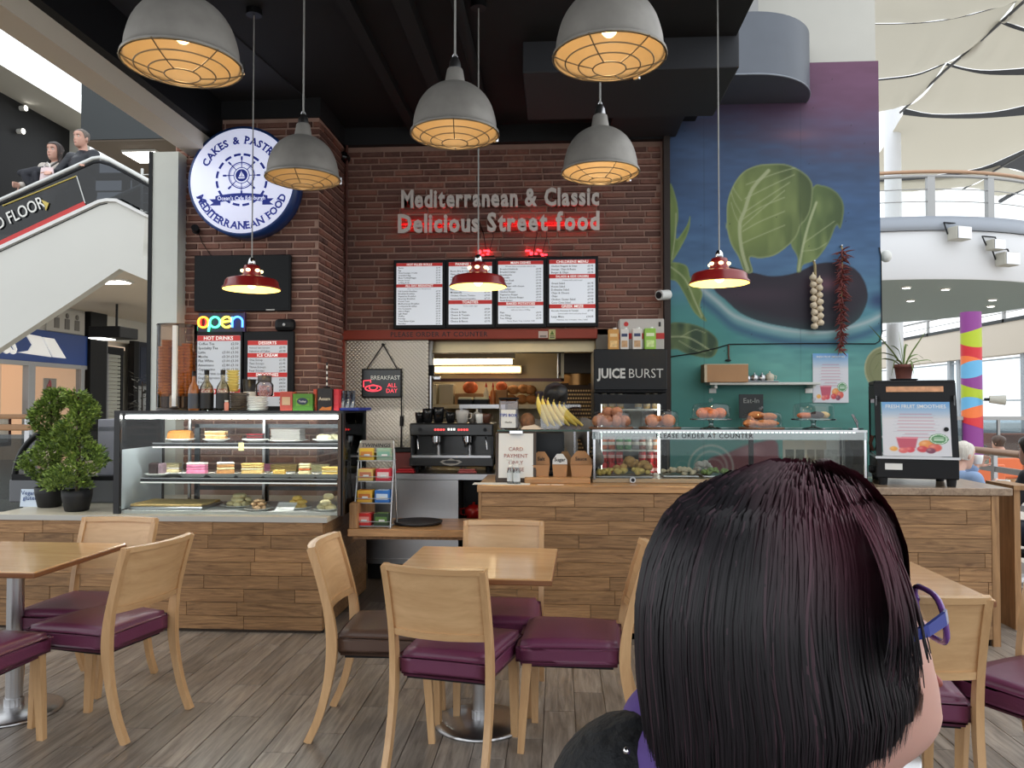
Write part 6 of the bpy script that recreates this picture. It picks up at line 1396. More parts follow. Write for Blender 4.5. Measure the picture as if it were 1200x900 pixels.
wsp=T('wall_speaker','black oval wireless speaker on top of the desserts board','speaker',(ax(333,YPIER-.07),YPIER-.06,az(388,YPIER-.06,333)))
MB().box(-.085,.085,-.03,.035,0,.1,b=.03).build('body',M_BLACK,wsp);MB().lathe([(.0,.031),(.012,.031),(.012,.028)],12,Matrix.Translation((0,0,.05))@TO).build('emblem',mat('emblem_grey',(200,200,200),.4),wsp)
Yq=YW-.0;q0,q1=at(424,466,Yq),at(471,432,Yq)
bsn=T('neon_sign','hanging neon sign reading breakfast all day on quilted steel','neon sign',((q0.x+q1.x)/2,Yq,q0.z));w_=(q1.x-q0.x)/2;h=q1.z-q0.z
MB().box(-w_,w_,0,.012,0,h).build('panel',mat('sign_smoke',(44,48,50),.15),bsn)
for a in((-w_,w_,0,.012),(-w_,w_,h-.012,h)):MB().box(a[0],a[1],-.008,.014,a[2],a[3]).build('frame',M_BLACK,bsn)
for a in(-w_,w_-.012):MB().box(a,a+.012,-.008,.014,0,h).build('frame',M_BLACK,bsn)
text('lettering','BREAKFAST',h*.2,mat('tube_white',(206,206,196),.3,emis=.3),bsn,(w_*.18,-.006,h*.62),bold=-.0,sx=1.0)
text('lettering','ALL',h*.2,emit('tube_red',(255,76,92),.9),bsn,(w_*.52,-.006,h*.36));text('lettering','DAY',h*.2,MATS['tube_red'],bsn,(w_*.5,-.006,h*.17))
ell=[(-w_*.42+w_*.4*math.cos(a),-.008,h*.32+h*.1*math.sin(a)) for a in np.linspace(0,2*PI,24)]
MB().tube(ell,.006,6).build('plate_outline',MATS['tube_red'],bsn);MB().tube([(-w_*.42+w_*.2*math.cos(a),-.008,h*.35+h*.09*math.sin(a)) for a in np.linspace(0,2*PI,18)],.005,6).build('egg_outline',MATS['tube_red'],bsn)
MB().tube([(-w_*.9,-.008,h*.36),(-w_*.9,-.008,h*.58),(-w_*.55,-.008,h*.6),(-w_*.55,-.008,h*.52)],.006,6).build('cup_outline',MATS['tube_red'],bsn)
pk_=at(449,404,Yq);
for s in(-1,1):MB().tube([(s*w_*.75,.0,h),(pk_.x-bsn.location.x,0,pk_.z-q0.z)],.005,5).build('hanging_cord',M_BLACK,bsn)
MB().cyl((pk_.x-bsn.location.x,-.01,pk_.z-q0.z),(pk_.x-bsn.location.x,.03,pk_.z-q0.z),.014,n=8).build('hook',M_BLACK,bsn)
MB().tube([(w_*.98,.0,h*.1),(w_*.99,.0,-.25),(w_*.96,.005,-.45),(w_*.9,.005,-.62)],.006,5).build('power_cable',M_BLACK,bsn);MB().cyl((w_*.99,0,-.17),(w_*.985,0,-.26),.016,n=8).build('cable_switch',M_BLACK,bsn)
#  DRINKS FRIDGE
YFr=6.3;f0,f1=ax(696,YFr),ax(782,YFr);zfr=az(409,YFr,740)
fg=T('drinks_fridge','tall black drinks fridge with lit header and glass door','fridge',((f0+f1)/2,YFr,0));fw2=(f1-f0)/2
M_FRG=mat('fridge_black',(22,23,27),.4,spec=.2)
MB().box(-fw2,fw2,.03,.58,zfr-.36,zfr,b=.012).build('header',M_FRG,fg)
MB().box(-fw2,fw2,.0,.03,zfr-.335,zfr-.0,b=.006).build('header_panel',mat('fridge_panel',(22,24,28),.35,spec=.2),fg)
for x in(-fw2,fw2-.04):MB().box(x,x+.04,.03,.58,.1,zfr-.36).build('side_wall',M_FRG,fg)
MB().box(-fw2+.04,fw2-.04,.54,.58,.1,zfr-.36).build('back_wall',mat('fridge_white',(206,208,204),.4),fg)
MB().box(-fw2,fw2,.02,.58,0,.12).build('plinth',M_FRG,fg)
fr_=MB();dz0_,dz1_=.16,zfr-.37;fi=.055
fr_.box(-fw2+.005,-fw2+fi,0,.03,dz0_,dz1_);fr_.box(fw2-fi,fw2-.005,0,.03,dz0_,dz1_);fr_.box(-fw2+fi,fw2-fi,0,.03,dz0_,dz0_+.06);fr_.box(-fw2+fi,fw2-fi,0,.03,dz1_-.075,dz1_)
fd=fr_.build('door',M_FRG,fg);MB().box(-fw2+fi,fw2-fi,.012,.018,dz0_+.06,dz1_-.075).build('door_glass',M_GLASS,fd);MB().box(-fw2+.03,-fw2+.04,-.03,0,.9,1.3).build('handle',M_STEEL,fd)
MB().box(fw2-fi-.018,fw2-fi-.004,.02,.04,dz0_+.06,dz1_-.08).build('light_tube',emit('fridge_led',(255,254,250),5),fg);MB().box(-fw2+fi+.004,-fw2+fi+.012,.02,.04,dz0_+.06,dz1_-.08).build('light_tube',emit('fridge_led2',(255,254,250),1.5),fg)
text('lettering','JUICE',.108,mat('header_silver',(190,190,188),.4),fg,(-fw2+.035,-.003,zfr-.235),'LEFT',bold=.035,sx=.84)
text('lettering','BURST',.108,MATS['header_silver'],fg,(fw2-.03,-.003,zfr-.235),'RIGHT',bold=-.006,sx=.9)
shz=[az(485,YFr+.2,740),az(527,YFr+.2,740),az(566,YFr+.2,740)]
shz=[az(479,YFr+.2,740),az(526,YFr+.2,740),az(556,YFr+.2,740)-.0]
for k,z in enumerate(shz):MB().box(-fw2+.045,fw2-.045,.06,.52,z-.014,z).build('shelf',mat('fridge_shelf',(196,196,190),.4),fg)
def can(label,px,shelf,r_,h,col,lid,group,kind='drink_can',dy=.12,z_=0):
 t=T(kind,label,'drink can' if kind=='drink_can' else 'bottle',(ax(px,YFr+dy),YFr+dy,shz[shelf]+.001+z_),0,group)
 if kind=='drink_can':
  MB().lathe([(r_*.8,0),(r_,h*.05),(r_,h*.92),(r_*.82,h)],14).build('body',mat('can_%d_%d_%d'%col,col,.3,.3),t);MB().lathe([(r_*.82,h),(r_*.8,h+.002),(0,h-.002)],14).build('lid',M_CHROME,t)
  MB().lathe([(r_*1.01,h*.35),(r_*1.01,h*.6)],14,caps=False).build('print_band',mat('canb_%d_%d_%d'%col,lid,.4),t)
 else:
  MB().lathe([(r_*.9,0),(r_,.01),(r_,h*.6),(r_*.7,h*.8),(r_*.62,h*.88)],14).build('body',mat('btl_%d_%d_%d'%col,col,.25),t);MB().lathe([(r_*.68,h*.86),(r_*.68,h),(0,h)],12).build('cap',lid and mat('cap_%d_%d_%d'%lid,lid,.4),t)
  MB().lathe([(r_*1.02,h*.15),(r_*1.02,h*.5)],14,caps=False).build('label',mat('lbl_%d_%d_%d'%col,(226,200,150),.5),t)
for i,px in enumerate((708,717.5,727)):can(('first','second','third')[i]+' orange juice bottle from the left on the top fridge shelf',px,0,.03,.13,(214,160,52),(230,224,210),'juice bottles on the top fridge shelf','juice_bottle')
for i,px in enumerate((758,768)):can(('left','right')[i]+' amber juice bottle at the right of the top fridge shelf',px,0,.03,.13,(222,178,96),(230,224,210),'juice bottles at right of the top fridge shelf','juice_bottle')
can('white water bottle in the middle of the top fridge shelf',748,0,.03,.09,(206,206,200),(226,226,226),'water bottle in the fridge','juice_bottle')
cl=[(707.5,(214,100,40),'orange drink can at the left of the middle fridge shelf'),(716.5,(206,92,36),'second orange drink can on the middle fridge shelf'),(726,(90,150,84),'pale green drink can on the middle fridge shelf'),(735.5,(40,140,60),'bright green drink can on the middle fridge shelf'),(744.5,(130,126,130),'grey drink can on the middle fridge shelf'),(752.5,(150,70,44),'brown drink can on the middle fridge shelf'),(760,(190,180,172),'silver drink can on the middle fridge shelf'),(769,(216,130,70),'light orange drink can at the right of the middle fridge shelf')]
for px,c_,lab in cl:can(lab,px,1,.032,.105,c_,(226,220,210),'cans on the middle fridge shelf')
for i,px in enumerate((707.5,716.5,725.5,752.5,762,771)):
 for j in(0,1):
  can(('bottom','upper')[j]+' red cola can, stack %s from left on the low fridge shelf'%('one','two','three','four','five','six')[i],px,2,.032,.105,(196,34,42),(226,180,176),'red cola cans on the low fridge shelf',z_=j*.107)
for k,(px0,px1,py0,c_,lab) in enumerate(((713,725.5,384.5,(206,150,76),'golden oat milk carton on the fridge'),(727,737,384.5,(214,210,206),'left white milk carton on the fridge'),(741.5,752.5,384,(216,212,206),'right white milk carton on the fridge'),(755.5,769,383.5,(140,190,70),'green milk carton on the fridge'))):
 Y=YFr+.1;p0=at(px0,409,Y);x1=ax(px1,Y);hh=az(py0,Y,px0)-zfr;t=T('milk_carton',lab,'carton',((p0.x+x1)/2,Y,zfr+.001));w_=(x1-p0.x)/2
 MB().box(-w_,w_,0,w_*2,0,hh*.95,b=.003).build('carton',mat('carton_%d'%k,c_,.5),t);MB().cyl((w_*.3,w_,hh*.94),(w_*.3,w_,hh*1.03),.016,n=10).build('cap',M_WHITE,t)
 MB().box(-w_*.7,w_*.7,-.002,0,hh*.12,hh*.42).build('print',mat('cprint_%d'%k,((226,190,130),(190,150,110),(186,150,112),(200,220,150))[k],.5,var=.3,vscale=40),t);MB().box(-w_*.7,w_*.7,-.002,0,hh*.6,hh*.74).build('logo_band',mat('cband_%d'%k,((230,200,150),(50,62,100),(50,62,100),(224,232,196))[k],.5),t)
bx_=T('storage_box','white carton with red band standing behind the milk cartons','box',(ax(752,YFr+.35),YFr+.32,zfr+.001));p0,p1=at(727,400,YFr+.35),at(779,374,YFr+.35);w_=(p1.x-p0.x)/2;hh=p1.z-zfr
MB().box(-w_,w_,0,.2,0,hh,b=.006).build('carton',mat('box_white',(196,190,184),.6),bx_);MB().box(-w_-.001,w_+.001,-.002,.202,hh*.38,hh*.56).build('red_band',M_RED,bx_)
MB().cyl((-w_*.7,-.003,hh*.84),(-w_*.7,0,hh*.84),.02,n=12).build('logo_mark',M_RED,bx_);MB().box(w_*.75,w_*.85,-.003,0,hh*.76,hh*.9).build('glass_mark',M_INK,bx_)
#  KITCHEN
ft=T('fluorescent_lamp','upper lit fluorescent batten in the kitchen','lamp',(ax(555,8.0),8.0,az(424,8.0,555)));w_=(ax(603,8.0)-ax(506,8.0))/2
MB().box(-w_,w_,-.05,.05,.03,.09,b=.01).build('housing',mat('batten_beige',(196,182,150),.5),ft);MB().cyl((-w_*.97,-.0,.0),(w_*.93,-.0,.0),.026,n=10).build('tube',emit('tube_warm',(255,232,190),7),ft);MB().tube([(w_*.9,0,.09),(w_*1.2,.05,.2),(w_*1.2,.05,2.8-ft.location.z)],.008,5).build('conduit',M_BLACK,ft)
MB().cyl((-w_*.5,0,.09),(-w_*.5,0,2.8-ft.location.z),.01,n=6).build('hanger',M_SATIN,ft)
ft2=T('fluorescent_lamp','lower lit fluorescent batten on the kitchen back wall','lamp',(ax(558,9.0),9.06,az(433,9.05,555)));w_=(ax(611,9.05)-ax(506,9.05))/2
MB().box(-w_,w_,.0,.14,-.05,.05,b=.01).build('housing',MATS['batten_beige'],ft2);MB().cyl((-w_*.97,-.03,.0),(w_*.97,-.03,.0),.026,n=10).build('tube',emit('tube_warm',(255,232,190),7),ft2)
hd_=T('kitchen_hood','steel extractor hood edge with dark rims in the kitchen','hood',(ax(580,7.6),7.6,az(446,7.6,580)));xh0,xh1=ax(500,7.6)-hd_.location.x,ax(661,7.6)-hd_.location.x
MB().box(xh0,xh1,0,.03,-.01,.022).build('lower_rim',mat('rim_red_brown',(92,46,36),.5),hd_);MB().box(xh0,xh1,-.12,-.09,az(414,7.5)-hd_.location.z,az(411.5,7.5)-hd_.location.z+.01).build('upper_rim',M_BLACK,hd_)
MB().box(xh1-.03,xh1,0,.03,0,az(412,7.6)-hd_.location.z).build('rim_end',MATS['batten_beige'],hd_);MB().box(xh0,xh1,.03,.06,-.0,.01).build('baffle',M_STEEL,hd_)
for x in(xh0+.06,xh1-.06):MB().cyl((x,.015,.02),(x,.015,2.8-hd_.location.z),.008,n=6).build('hanger',M_STEEL,hd_)
ks=T('kitchen_shelf','long pale shelf on the kitchen back wall carrying boxes','shelf',(ax(560,8.85),8.85,az(474,8.85,560)));w_=(ax(648,8.85)-ax(500,8.85))/2
MB().box(-w_-.1,w_+.1,0,.35,-.05,0,b=.004).build('board',mat('shelf_pale',(214,204,180),.5),ks)
for x in(-w_,0,w_):MB().box(x-.015,x+.015,.3,.35,-.2,-.05).build('bracket',M_STEEL,ks)
ky=8.9;kz=ks.location.z+.001
def kitem(name,label,cat_,px0,px1,py0,m,dp=.2,top=None):
 x0,x1=ax(px0,ky),ax(px1,ky);h=az(py0,ky,px0)-kz;t=T(name,label,cat_,((x0+x1)/2,ky,kz));w_=(x1-x0)/2
 MB().box(-w_,w_,0,dp,0,h,b=.006).build('body',m,t);return t,w_,h
t,w_,h=kitem('storage_tub','pale grey plastic tub at the left of the kitchen shelf','tub',514,531,450,mat('tub_grey',(196,186,166),.5));MB().box(-w_*1.04,w_*1.04,-.01,.21,h*.9,h*.97).build('lid',mat('tub_lid',(206,198,180),.5),t)
t,w_,h=kitem('storage_tub','narrow white tub at the far left of the kitchen shelf','tub',501,511,450,mat('tub_white',(222,214,196),.5));MB().box(-w_*1.04,w_*1.04,-.01,.21,h*.9,h*.97).build('lid',MATS['tub_lid'],t)
t,w_,h=kitem('food_box','low tan carton carrying an orange net in the kitchen','box',533,566,461,M_CARD);nb=T('net_bag','orange net bag of onions on the tan carton','net bag',(ax(550,ky),ky+.1,kz+h));MB().ball((0,0,.07),.09,12,(1,.8,.85)).build('bag',mat('net_orange',(206,104,60),.7,var=.25,vscale=30),nb);MB().cyl((0,0,.13),(.01,0,.17),.02,.03,8).build('tied_neck',MATS['net_orange'],nb)
t,w_,h=kitem('food_box','small yellow carton with bottles near the kitchen shelf middle','box',569,577,462,mat('carton_yellow',(226,200,130),.6));MB().box(-w_*.7,w_*.7,-.003,0,h*.3,h*.8).build('label',M_RED,t)
for i,(px,c_) in enumerate(((570,(214,206,190)),(578,(200,120,70)))):
 t=T('sauce_bottle',('white capped sauce bottle in the kitchen','orange sauce bottle in the kitchen')[i],'bottle',(ax(px,ky),ky-.03,kz));MB().lathe([(.03,0),(.032,.14),(.014,.17),(.012,.2)],12).build('body',mat('sauce_%d'%i,c_,.4),t);MB().lathe([(.015,.2),(.004,.25)],10).build('nozzle',M_RED,t)
t,w_,h=kitem('food_box','open tan carton of orange bags right on the kitchen shelf','box',580,594,457,M_CARD);MB().ball((0,.1,h+.04),.07,10,(1,1,.9)).build('bag',MATS['net_orange'],t)
br=T('bread_bag','plastic bag of rolls stacked on the kitchen shelf','bread',(ax(611,ky),ky+.1,kz));
for x,z in((-.13,.06),(0,.06),(.12,.06),(-.1,.17),(.02,.18),(.1,.17)):MB().ball((x,0,z),.075,10,(1,1,.75)).build('roll',F('roll',(186,128,76)),br)
ti=T('cake_tin','lilac round tin at the right of the kitchen shelf','tin',(ax(634,ky),ky+.1,kz));MB().lathe([(.075,0),(.075,.13),(.078,.13),(.078,.15),(0,.152)],20).build('tin',mat('tin_lilac',(120,116,142),.5),ti);MB().lathe([(.078,.132),(.08,.15),(0,.155)],20).build('lid',mat('tin_lid',(108,104,128),.5),ti)
bt_=T('work_table','steel prep table with two black trays inside the kitchen','table',(ax(562,7.8),7.8,0));zt_=az(474,7.8,560);xa_,xb_=ax(538,7.8)-bt_.location.x,ax(592,7.8)-bt_.location.x
MB().box(xa_,xb_,0,.4,zt_-.04,zt_).build('top',M_STEEL,bt_)
for x in(xa_+.02,xb_-.02):MB().box(x-.015,x+.015,.02,.05,0,zt_-.04).build('leg',M_STEEL,bt_);MB().box(x-.015,x+.015,.35,.38,0,zt_-.04).build('leg',M_STEEL,bt_)
for i,px in enumerate((545.5,564)):
 t=T('baking_tray',('left','right')[i]+' black baking tin on the kitchen prep table','tray',(ax(px,7.85),7.9,zt_+.001));w_=.075
 for a in((-w_,w_,-.1,-.094),(-w_,w_,.094,.1),(-w_,-w_+.006,-.1,.1),(w_-.006,w_,-.1,.1)):MB().box(a[0],a[1],a[2],a[3],0,.05).build('side',M_SATIN,t)
 MB().box(-w_,w_,-.1,.1,0,.004).build('base',M_SATIN,t);MB().box(-w_*.95,w_*.95,-.09,.09,.03,.075,b=.01).build('filling',mat('cream_tub',(226,214,176),.6),t)
pst=T('hanging_lamp_post','steel pipe with a clamp at the edge of the quilted panel','pipe',(ax(504,7.1),7.1,0));zp=az(438,7.1,504)
MB().cyl((0,0,0),(0,0,zp),.025,n=10).build('pipe',M_STEEL,pst);MB().box(-.035,.04,-.035,.035,zp-.02,zp+.08,b=.01).build('clamp',M_SATIN,pst);MB().box(.03,.1,-.02,.02,zp-.06,zp-.02,b=.008).build('valve',M_STEEL,pst);MB().tube([(0,0,zp+.08),(.0,0,zp+.2),(.02,.0,zp+.4)],.02,8).build('hose',M_PAPER,pst)
gw=T('oven_door','dark grey oven canopy beyond the cook','oven',(ax(677,8.2),8.2,0));zg0,zg1=az(438,8.2),az(414,8.2)
MB().box(-.2,.22,0,.5,zg0,zg1,b=.008).build('canopy',mat('canopy_grey',(74,68,62),.5),gw);MB().box(-.2,.22,.1,.5,0,.9).build('base',M_STEEL,gw)
P_=[[(-.17+.36*i/10+.0,.02+.1*(1-math.sin(PI*i/10)),z) for i in range(11)] for z in(zg0-.12,zg0)]
MB().grid(P_).build('curved_hood',mat('copper_sheet',(170,128,80),.35,.7),gw)
msh=MB();xm_,n_=.34,13
for j in range(18):
 for i in range(n_):
  x=-.165+i*.027+(j%2)*.0135;z=.93+j*(zg0-.15-.93)/18;msh.box(x-.009,x+.009,.03,.05,z,z+.018)
o=msh.build('perforated_guard',mat('guard_copper',(232,190,130),.4,.4),gw);o['kind']='stuff'
MB().box(-.18,.2,.06,.1,.9,zg0-.1).build('guard_back',mat('guard_dark',(74,52,34),.6),gw)
#  ON THE MURAL
YS=YM-.2;zsh=az(448,YS,870);sx0_,sx1_=ax(832,YS),ax(962,YS)
wsf=T('wall_shelf','narrow white wall shelf fixed on the mural','shelf',((sx0_+sx1_)/2,YM,zsh));w_=(sx1_-sx0_)/2
MB().box(-w_,w_,-.2,0,-.022,0,b=.003).build('board',mat('shelf_white',(200,200,194),.5),wsf)
for x in(-w_+.06,w_-.04):MB().box(x-.012,x+.012,-.16,0,-.05,-.022).build('bracket',M_WHITE,wsf);MB().box(x-.03,x+.03,-.02,0,-.09,-.05).build('wall_plate',M_WHITE,wsf)
cb2=T('cardboard_box','plain cardboard box on the mural shelf','box',(ax(851,YS),YM-.16,zsh+.001));p0,p1=at(825,448,YS),at(876,427,YS);a=(p1.x-p0.x)/2;h=p1.z-zsh
MB().box(-a,a,-.06,.12,0,h,b=.003).build('carton',M_CARD,cb2);MB().box(-a,a,-.062,.122,h-.004,h+.002).build('lid',mat('card_pale',(190,176,150),.8),cb2);MB().box(-a-.002,-a+.02,-.062,-.058,.0,h).build('edge_tape',MATS['card_pale'],cb2)
trY=T('metal_tray','small dark tray holding teapots on the mural shelf','tray',(ax(895,YS),YM-.1,zsh+.001));MB().box(-.13,.14,-.06,.06,0,.008,b=.003).build('tray',M_SATIN,trY);MB().tube([(-.13,-.05,.008),(.14,-.05,.008)],.004,5).build('rim',M_STEEL,trY)
for i,(px,s_,lab) in enumerate(((880,.8,'small steel jug left on the mural shelf tray'),(888,1.,'steel teapot second on the mural shelf tray'),(897,1.,'steel teapot third on the mural shelf tray'),(906,1.15,'pale pottery teapot at the right of the mural shelf tray'))):
 t=T('teapot',lab,'teapot',(ax(px,YS),YM-.1,zsh+.01));m=mat('pot_pale',(186,178,160),.4) if i==3 else M_STEEL
 MB().lathe([(.025*s_,0),(.034*s_,.025*s_),(.03*s_,.05*s_),(.014*s_,.06*s_),(.005,.066*s_),(.006,.075*s_),(0,.078*s_)],16).build('body',m,t);MB().tube([(.03*s_,0,.045*s_),(.05*s_,0,.04*s_),(.045*s_,0,.015*s_)],.004,5).build('handle',m,t);MB().cyl((-.028*s_,0,.02*s_),(-.05*s_,0,.05*s_),.007,.004,6).build('spout',m,t)
ckb=T('hanging_spatula','dark ladle hanging on the mural above the cardboard box','ladle',(ax(854.5,YM-.02),YM-.012,az(404,YM,854)))
MB().tube([(0,0,0),(.0,0,-.1),(.005,0,-.13)],.008,6).build('handle',mat('rust_brown',(90,66,54),.6),ckb);MB().ball((-.005,0,-.14),.022,8,(1.3,.4,.5)).build('bowl',M_SATIN,ckb)
bb2=T('chalkboard','small chalkboard behind the croissant dome','chalkboard',(ax(880,YM-.15),YM-.16,zg));p0,p1=at(866,490,YM-.15),at(894,462,YM-.15);a=(p1.x-p0.x)/2;
MB().box(-a,a,0,.012,p0.z-zg,p1.z-zg).build('board',mat('slate_board',(38,42,44),.6),bb2);text('lettering','Eat-In',.06,mat('chalk',(150,152,148),.8),bb2,(0,-.003,(p1.z-zg)-.075));MB().box(-.02,.02,.012,.03,zr_-zg-.0,p1.z-zg-.05).build('prop',M_SATIN,bb2)
MB().box(-.1,.1,-.03,.15,-zg,-zg+.02).build('foot',M_SATIN,bb2);MB().box(-.015,.015,.03,.04,-zg,.02).build('pole',M_SATIN,bb2)
def poster_fn(title):
 def f(U,V):
  x=U*100;y=(1-V)*140;P=Paint(x,y);t=np.clip(y/45,0,1)
  P.fill((0,0,0));P.c[...,0]=96+110*t;P.c[...,1]=152+52*t;P.c[...,2]=206-0*t
  P.c[:]=np.where((y>45)[...,None],np.stack([206+0*y,206+0*y,212+0*y],-1),P.c)
  rnd=random.Random(5)
  for k in range(8):
   yy=32+k*8.5;wd=rnd.uniform(16,28);P.stroke([(50-wd,yy),(50+wd,yy)],.7,(176,60,90),.55,1.);P.stroke([(50-wd*1.25,yy+3),(50+wd*1.25,yy+3)],.35,(120,120,140),.5,1.)
  P.poly([(20,92),(52,92),(48,120),(24,120)],(188,84,104),1.5);P.poly([(20,92),(52,92),(51.5,95),(20.5,95)],(222,150,160),1)
  for cx,cy,r_,c_ in((64,110,12,(222,140,70)),(76,118,11,(206,90,80)),(58,122,9,(196,60,70)),(40,124,8,(206,70,84)),(16,122,7,(226,160,70)),(70,126,8,(120,60,84)),(30,126,8,(214,100,100))):
   P.blend(np.clip((r_-np.hypot(x-cx,y-cy))/2,0,1),c_);P.blend(np.exp(-(((x-cx+r_*.3)/(r_*.4))**2+((y-cy+r_*.3)/(r_*.4))**2))*.4,(250,220,190))
  dd=np.hypot(x-82,y-96);P.blend((dd<14)*1.,(88,140,96));P.blend((np.abs(dd-11.5)<.8)*1.,(206,222,206));P.blend((np.abs(y-93)<1.2)*(np.abs(x-82)<7)*1.,(210,226,210));P.blend((np.abs(y-98)<1.2)*(np.abs(x-82)<7)*1.,(210,226,210))
  return P.c
 return f
M_POST=attr_mat('poster_print',.5)
p0,p1=at(953,472,YM-.012),at(994,414,YM-.012)
po=T('poster','smoothie price poster taped to the mural above the right cake stand','poster',((p0.x+p1.x)/2,YM-.006,p0.z));w_=(p1.x-p0.x)/2;h=p1.z-p0.z
panel('printed_sheet',70,98,lambda u,v:(-w_+2*w_*u,-.003-.004*math.sin(u*3),h*v),poster_fn('a'),M_POST,po)
MB().box(-w_,w_,-.0025,.001,0,h).build('backing',M_PAPER,po)
text('lettering','FRESH FRUIT SMOOTHIES',.024,M_PAPER,po,(0,-.011,h*.91),bold=.01,sx=.9)
M_GAR=mat('garlic',(206,190,164),.6,var=.1,vscale=30);g0_=at(955,308,YM-.05);ga=T('garlic_string','braided string of white garlic bulbs hanging on the mural','garlic',(g0_.x,YM-.05,g0_.z))
zb_l=at(957,382,YM-.05).z-g0_.z
MB().tube([(0,.03,.02),(0,0,-.02),(.005,0,zb_l*.5),(.01,0,zb_l)],.012,6).build('braid',mat('straw',(150,134,96),.8),ga);MB().cyl((0,.045,.02),(0,.0,.02),.006,n=6).build('nail',M_STEEL,ga)
rnd=random.Random(3)
for k in range(15):
 z=-.13+(zb_l+.13)*k/14;x=(.026 if k%2 else-.026)+.012*k/14;o=MB().lathe([(0,-.03),(.02,-.028),(.031,-.012),(.03,.004),(.018,.018),(.007,.028),(.004,.045)],12,Matrix.Translation((x,-.02+rnd.uniform(-.008,.004),z))@Matrix.Rotation(rnd.uniform(-.5,.5),4,'Y')).build('bulb',M_GAR,ga)
M_CHI=mat('chilli',(108,44,40),.45,var=.3,vscale=20);c0=at(987,290,YM-.05);ch=T('chilli_string','long string of dried red chillies hanging on the mural','chillies',(c0.x,YM-.05,c0.z));zl_=at(984,414,YM-.05).z-c0.z
MB().tube([(0,.03,.02),(0,0,-.01),(-.01,0,zl_*.5),(-.02,0,zl_)],.008,5).build('cord',MATS['straw'],ch);MB().cyl((0,.045,.02),(0,0,.02),.006,n=6).build('nail',M_STEEL,ch)
for k in range(210):
 u=k/209;z=zl_*(.02+.96*u);a=rnd.uniform(0,2*PI);l_=rnd.uniform(.05,.1)*(1.15-.4*u);d=Vector((math.cos(a),-abs(math.sin(a))*.5,rnd.uniform(-1.1,.2))).normalized();p=Vector((-.02*u,0,z))
 MB().tube([p,p+d*l_*.5+Vector((0,0,.006)),p+d*l_],[.007,.0065,.0015],4).build('chilli',M_CHI,ch)
 #  HEATED DISPLAY at the right end, with plant
wp=at(1069,574,YF+.3);wd_=T('heated_display','black heated display cabinet with smoothie poster on the counter end','display case',(wp.x,YF+.3,zr_),R(-16))
HW=az(446,YF+.25,1069)-zr_;a=.235;dp=.22
for x in(-a+.04,a-.04):
 for y in(-dp+.03,dp-.03):MB().cyl((x,y,0),(x,y,.045),.025,.03,10).build('foot',M_SATIN,wd_)
MB().box(-a,a,-dp,dp,.045,.17,b=.008).build('base',M_SATIN,wd_);MB().box(-a-.005,a+.005,-dp-.005,dp,.17,.185).build('sill',M_STEEL,wd_);MB().box(-a+.05,-a+.15,-dp-.003,-dp,.1,.14).build('rating_plate',M_PAPER,wd_)
tp_=.09
def lean(x0,x1,z0,z1,m,nm_,t_=.018):
 y0=-dp+tp_*(z0-.185)/(HW-.185);y1=-dp+tp_*(z1-.185)/(HW-.185);MB().add([(x0,y0,z0),(x1,y0,z0),(x1,y1,z1),(x0,y1,z1),(x0,y0+t_,z0),(x1,y0+t_,z0),(x1,y1+t_,z1),(x0,y1+t_,z1)],[(0,1,2,3),(7,6,5,4),(0,4,5,1),(1,5,6,2),(2,6,7,3),(3,7,4,0)]).build(nm_,m,wd_)
lean(-a,-a+.035,.185,HW-.1,M_SATIN,'front_post');lean(a-.035,a,.185,HW-.1,M_SATIN,'front_post');lean(-a,a,HW-.14,HW-.02,M_SATIN,'header')
lean(-a+.07,a-.07,HW-.075,HW-.04,mat('header_print',(206,150,110),.5,var=.3,vscale=25),'header_print',-.003)
MB().box(-a,a,-dp+tp_,dp,HW-.03,HW,b=.006).build('roof',M_SATIN,wd_)
for x in(-a,a-.02):MB().box(x,x+.02,dp-.03,dp,.185,HW-.03).build('rear_post',M_SATIN,wd_);MB().box(x+.005,x+.012,-dp+.06,dp-.03,.19,HW-.1).build('side_glass',glass('side_smoke',(170,176,182),.12),wd_)
MB().box(-a,a,-dp+tp_,dp,HW-.12,HW-.03).build('valance',M_SATIN,wd_)
yA,yB=-dp,-dp+tp_*(HW-.14-.185)/(HW-.185)
panel('printed_sheet',70,98,lambda u,v:(-a+.04+(2*a-.08)*u,yA+(yB-yA)*v-.004,.19+(HW-.14-.19)*v),poster_fn('b'),M_POST,wd_)
lean(-a+.04,a-.04,.19,HW-.14,mat('sheet_back',(190,190,196),.6),'sheet_backing',.004)
M_ln=Matrix.Rotation(-math.atan2(yB-yA,HW-.33),4,'X')@FRONT
text('lettering','FRESH FRUIT SMOOTHIES',.034,M_PAPER,wd_,(0,yB-.012,HW-.18),bold=.008,sx=.9,M=M_ln)
MB().cyl((a*.72,yA+.05,.36),(a*.72,yA+.02,.36),.014,n=10).build('door_knob',M_BLACK,wd_)
for z in(.3,.45,.58):MB().box(-a+.025,a-.025,-dp+.09,dp-.04,z-.004,z).build('wire_shelf',M_STEEL,wd_)
for x in(-.12,-.05):MB().cyl((-a-.005,x,.09),(-a-.03,x,.09),.022,n=12).build('control_knob',M_BLACK,wd_)
for y in(-.1,-.02):MB().tube([(-a-.004,y,.21),(-a-.02,y,.26),(-a-.004,y,.31)],.008,6).build('side_handle',mat('handle_brown',(96,50,36),.5),wd_)
spl=T('spider_plant','trailing spider plant in a terracotta pot on the heated display','plant',(ax(1061,YF+.3),YF+.32,zr_+HW+.001));M_TER=mat('terracotta',(112,66,58),.8,var=.08)
MB().lathe([(.07,0),(.085,.006),(.085,.012),(.0,.012)],20).build('saucer',M_SATIN,spl)
MB().lathe([(.045,.012),(.056,.085),(.062,.085),(.062,.108),(.054,.108),(.05,.09),(0,.09)],20).build('pot',M_TER,spl)
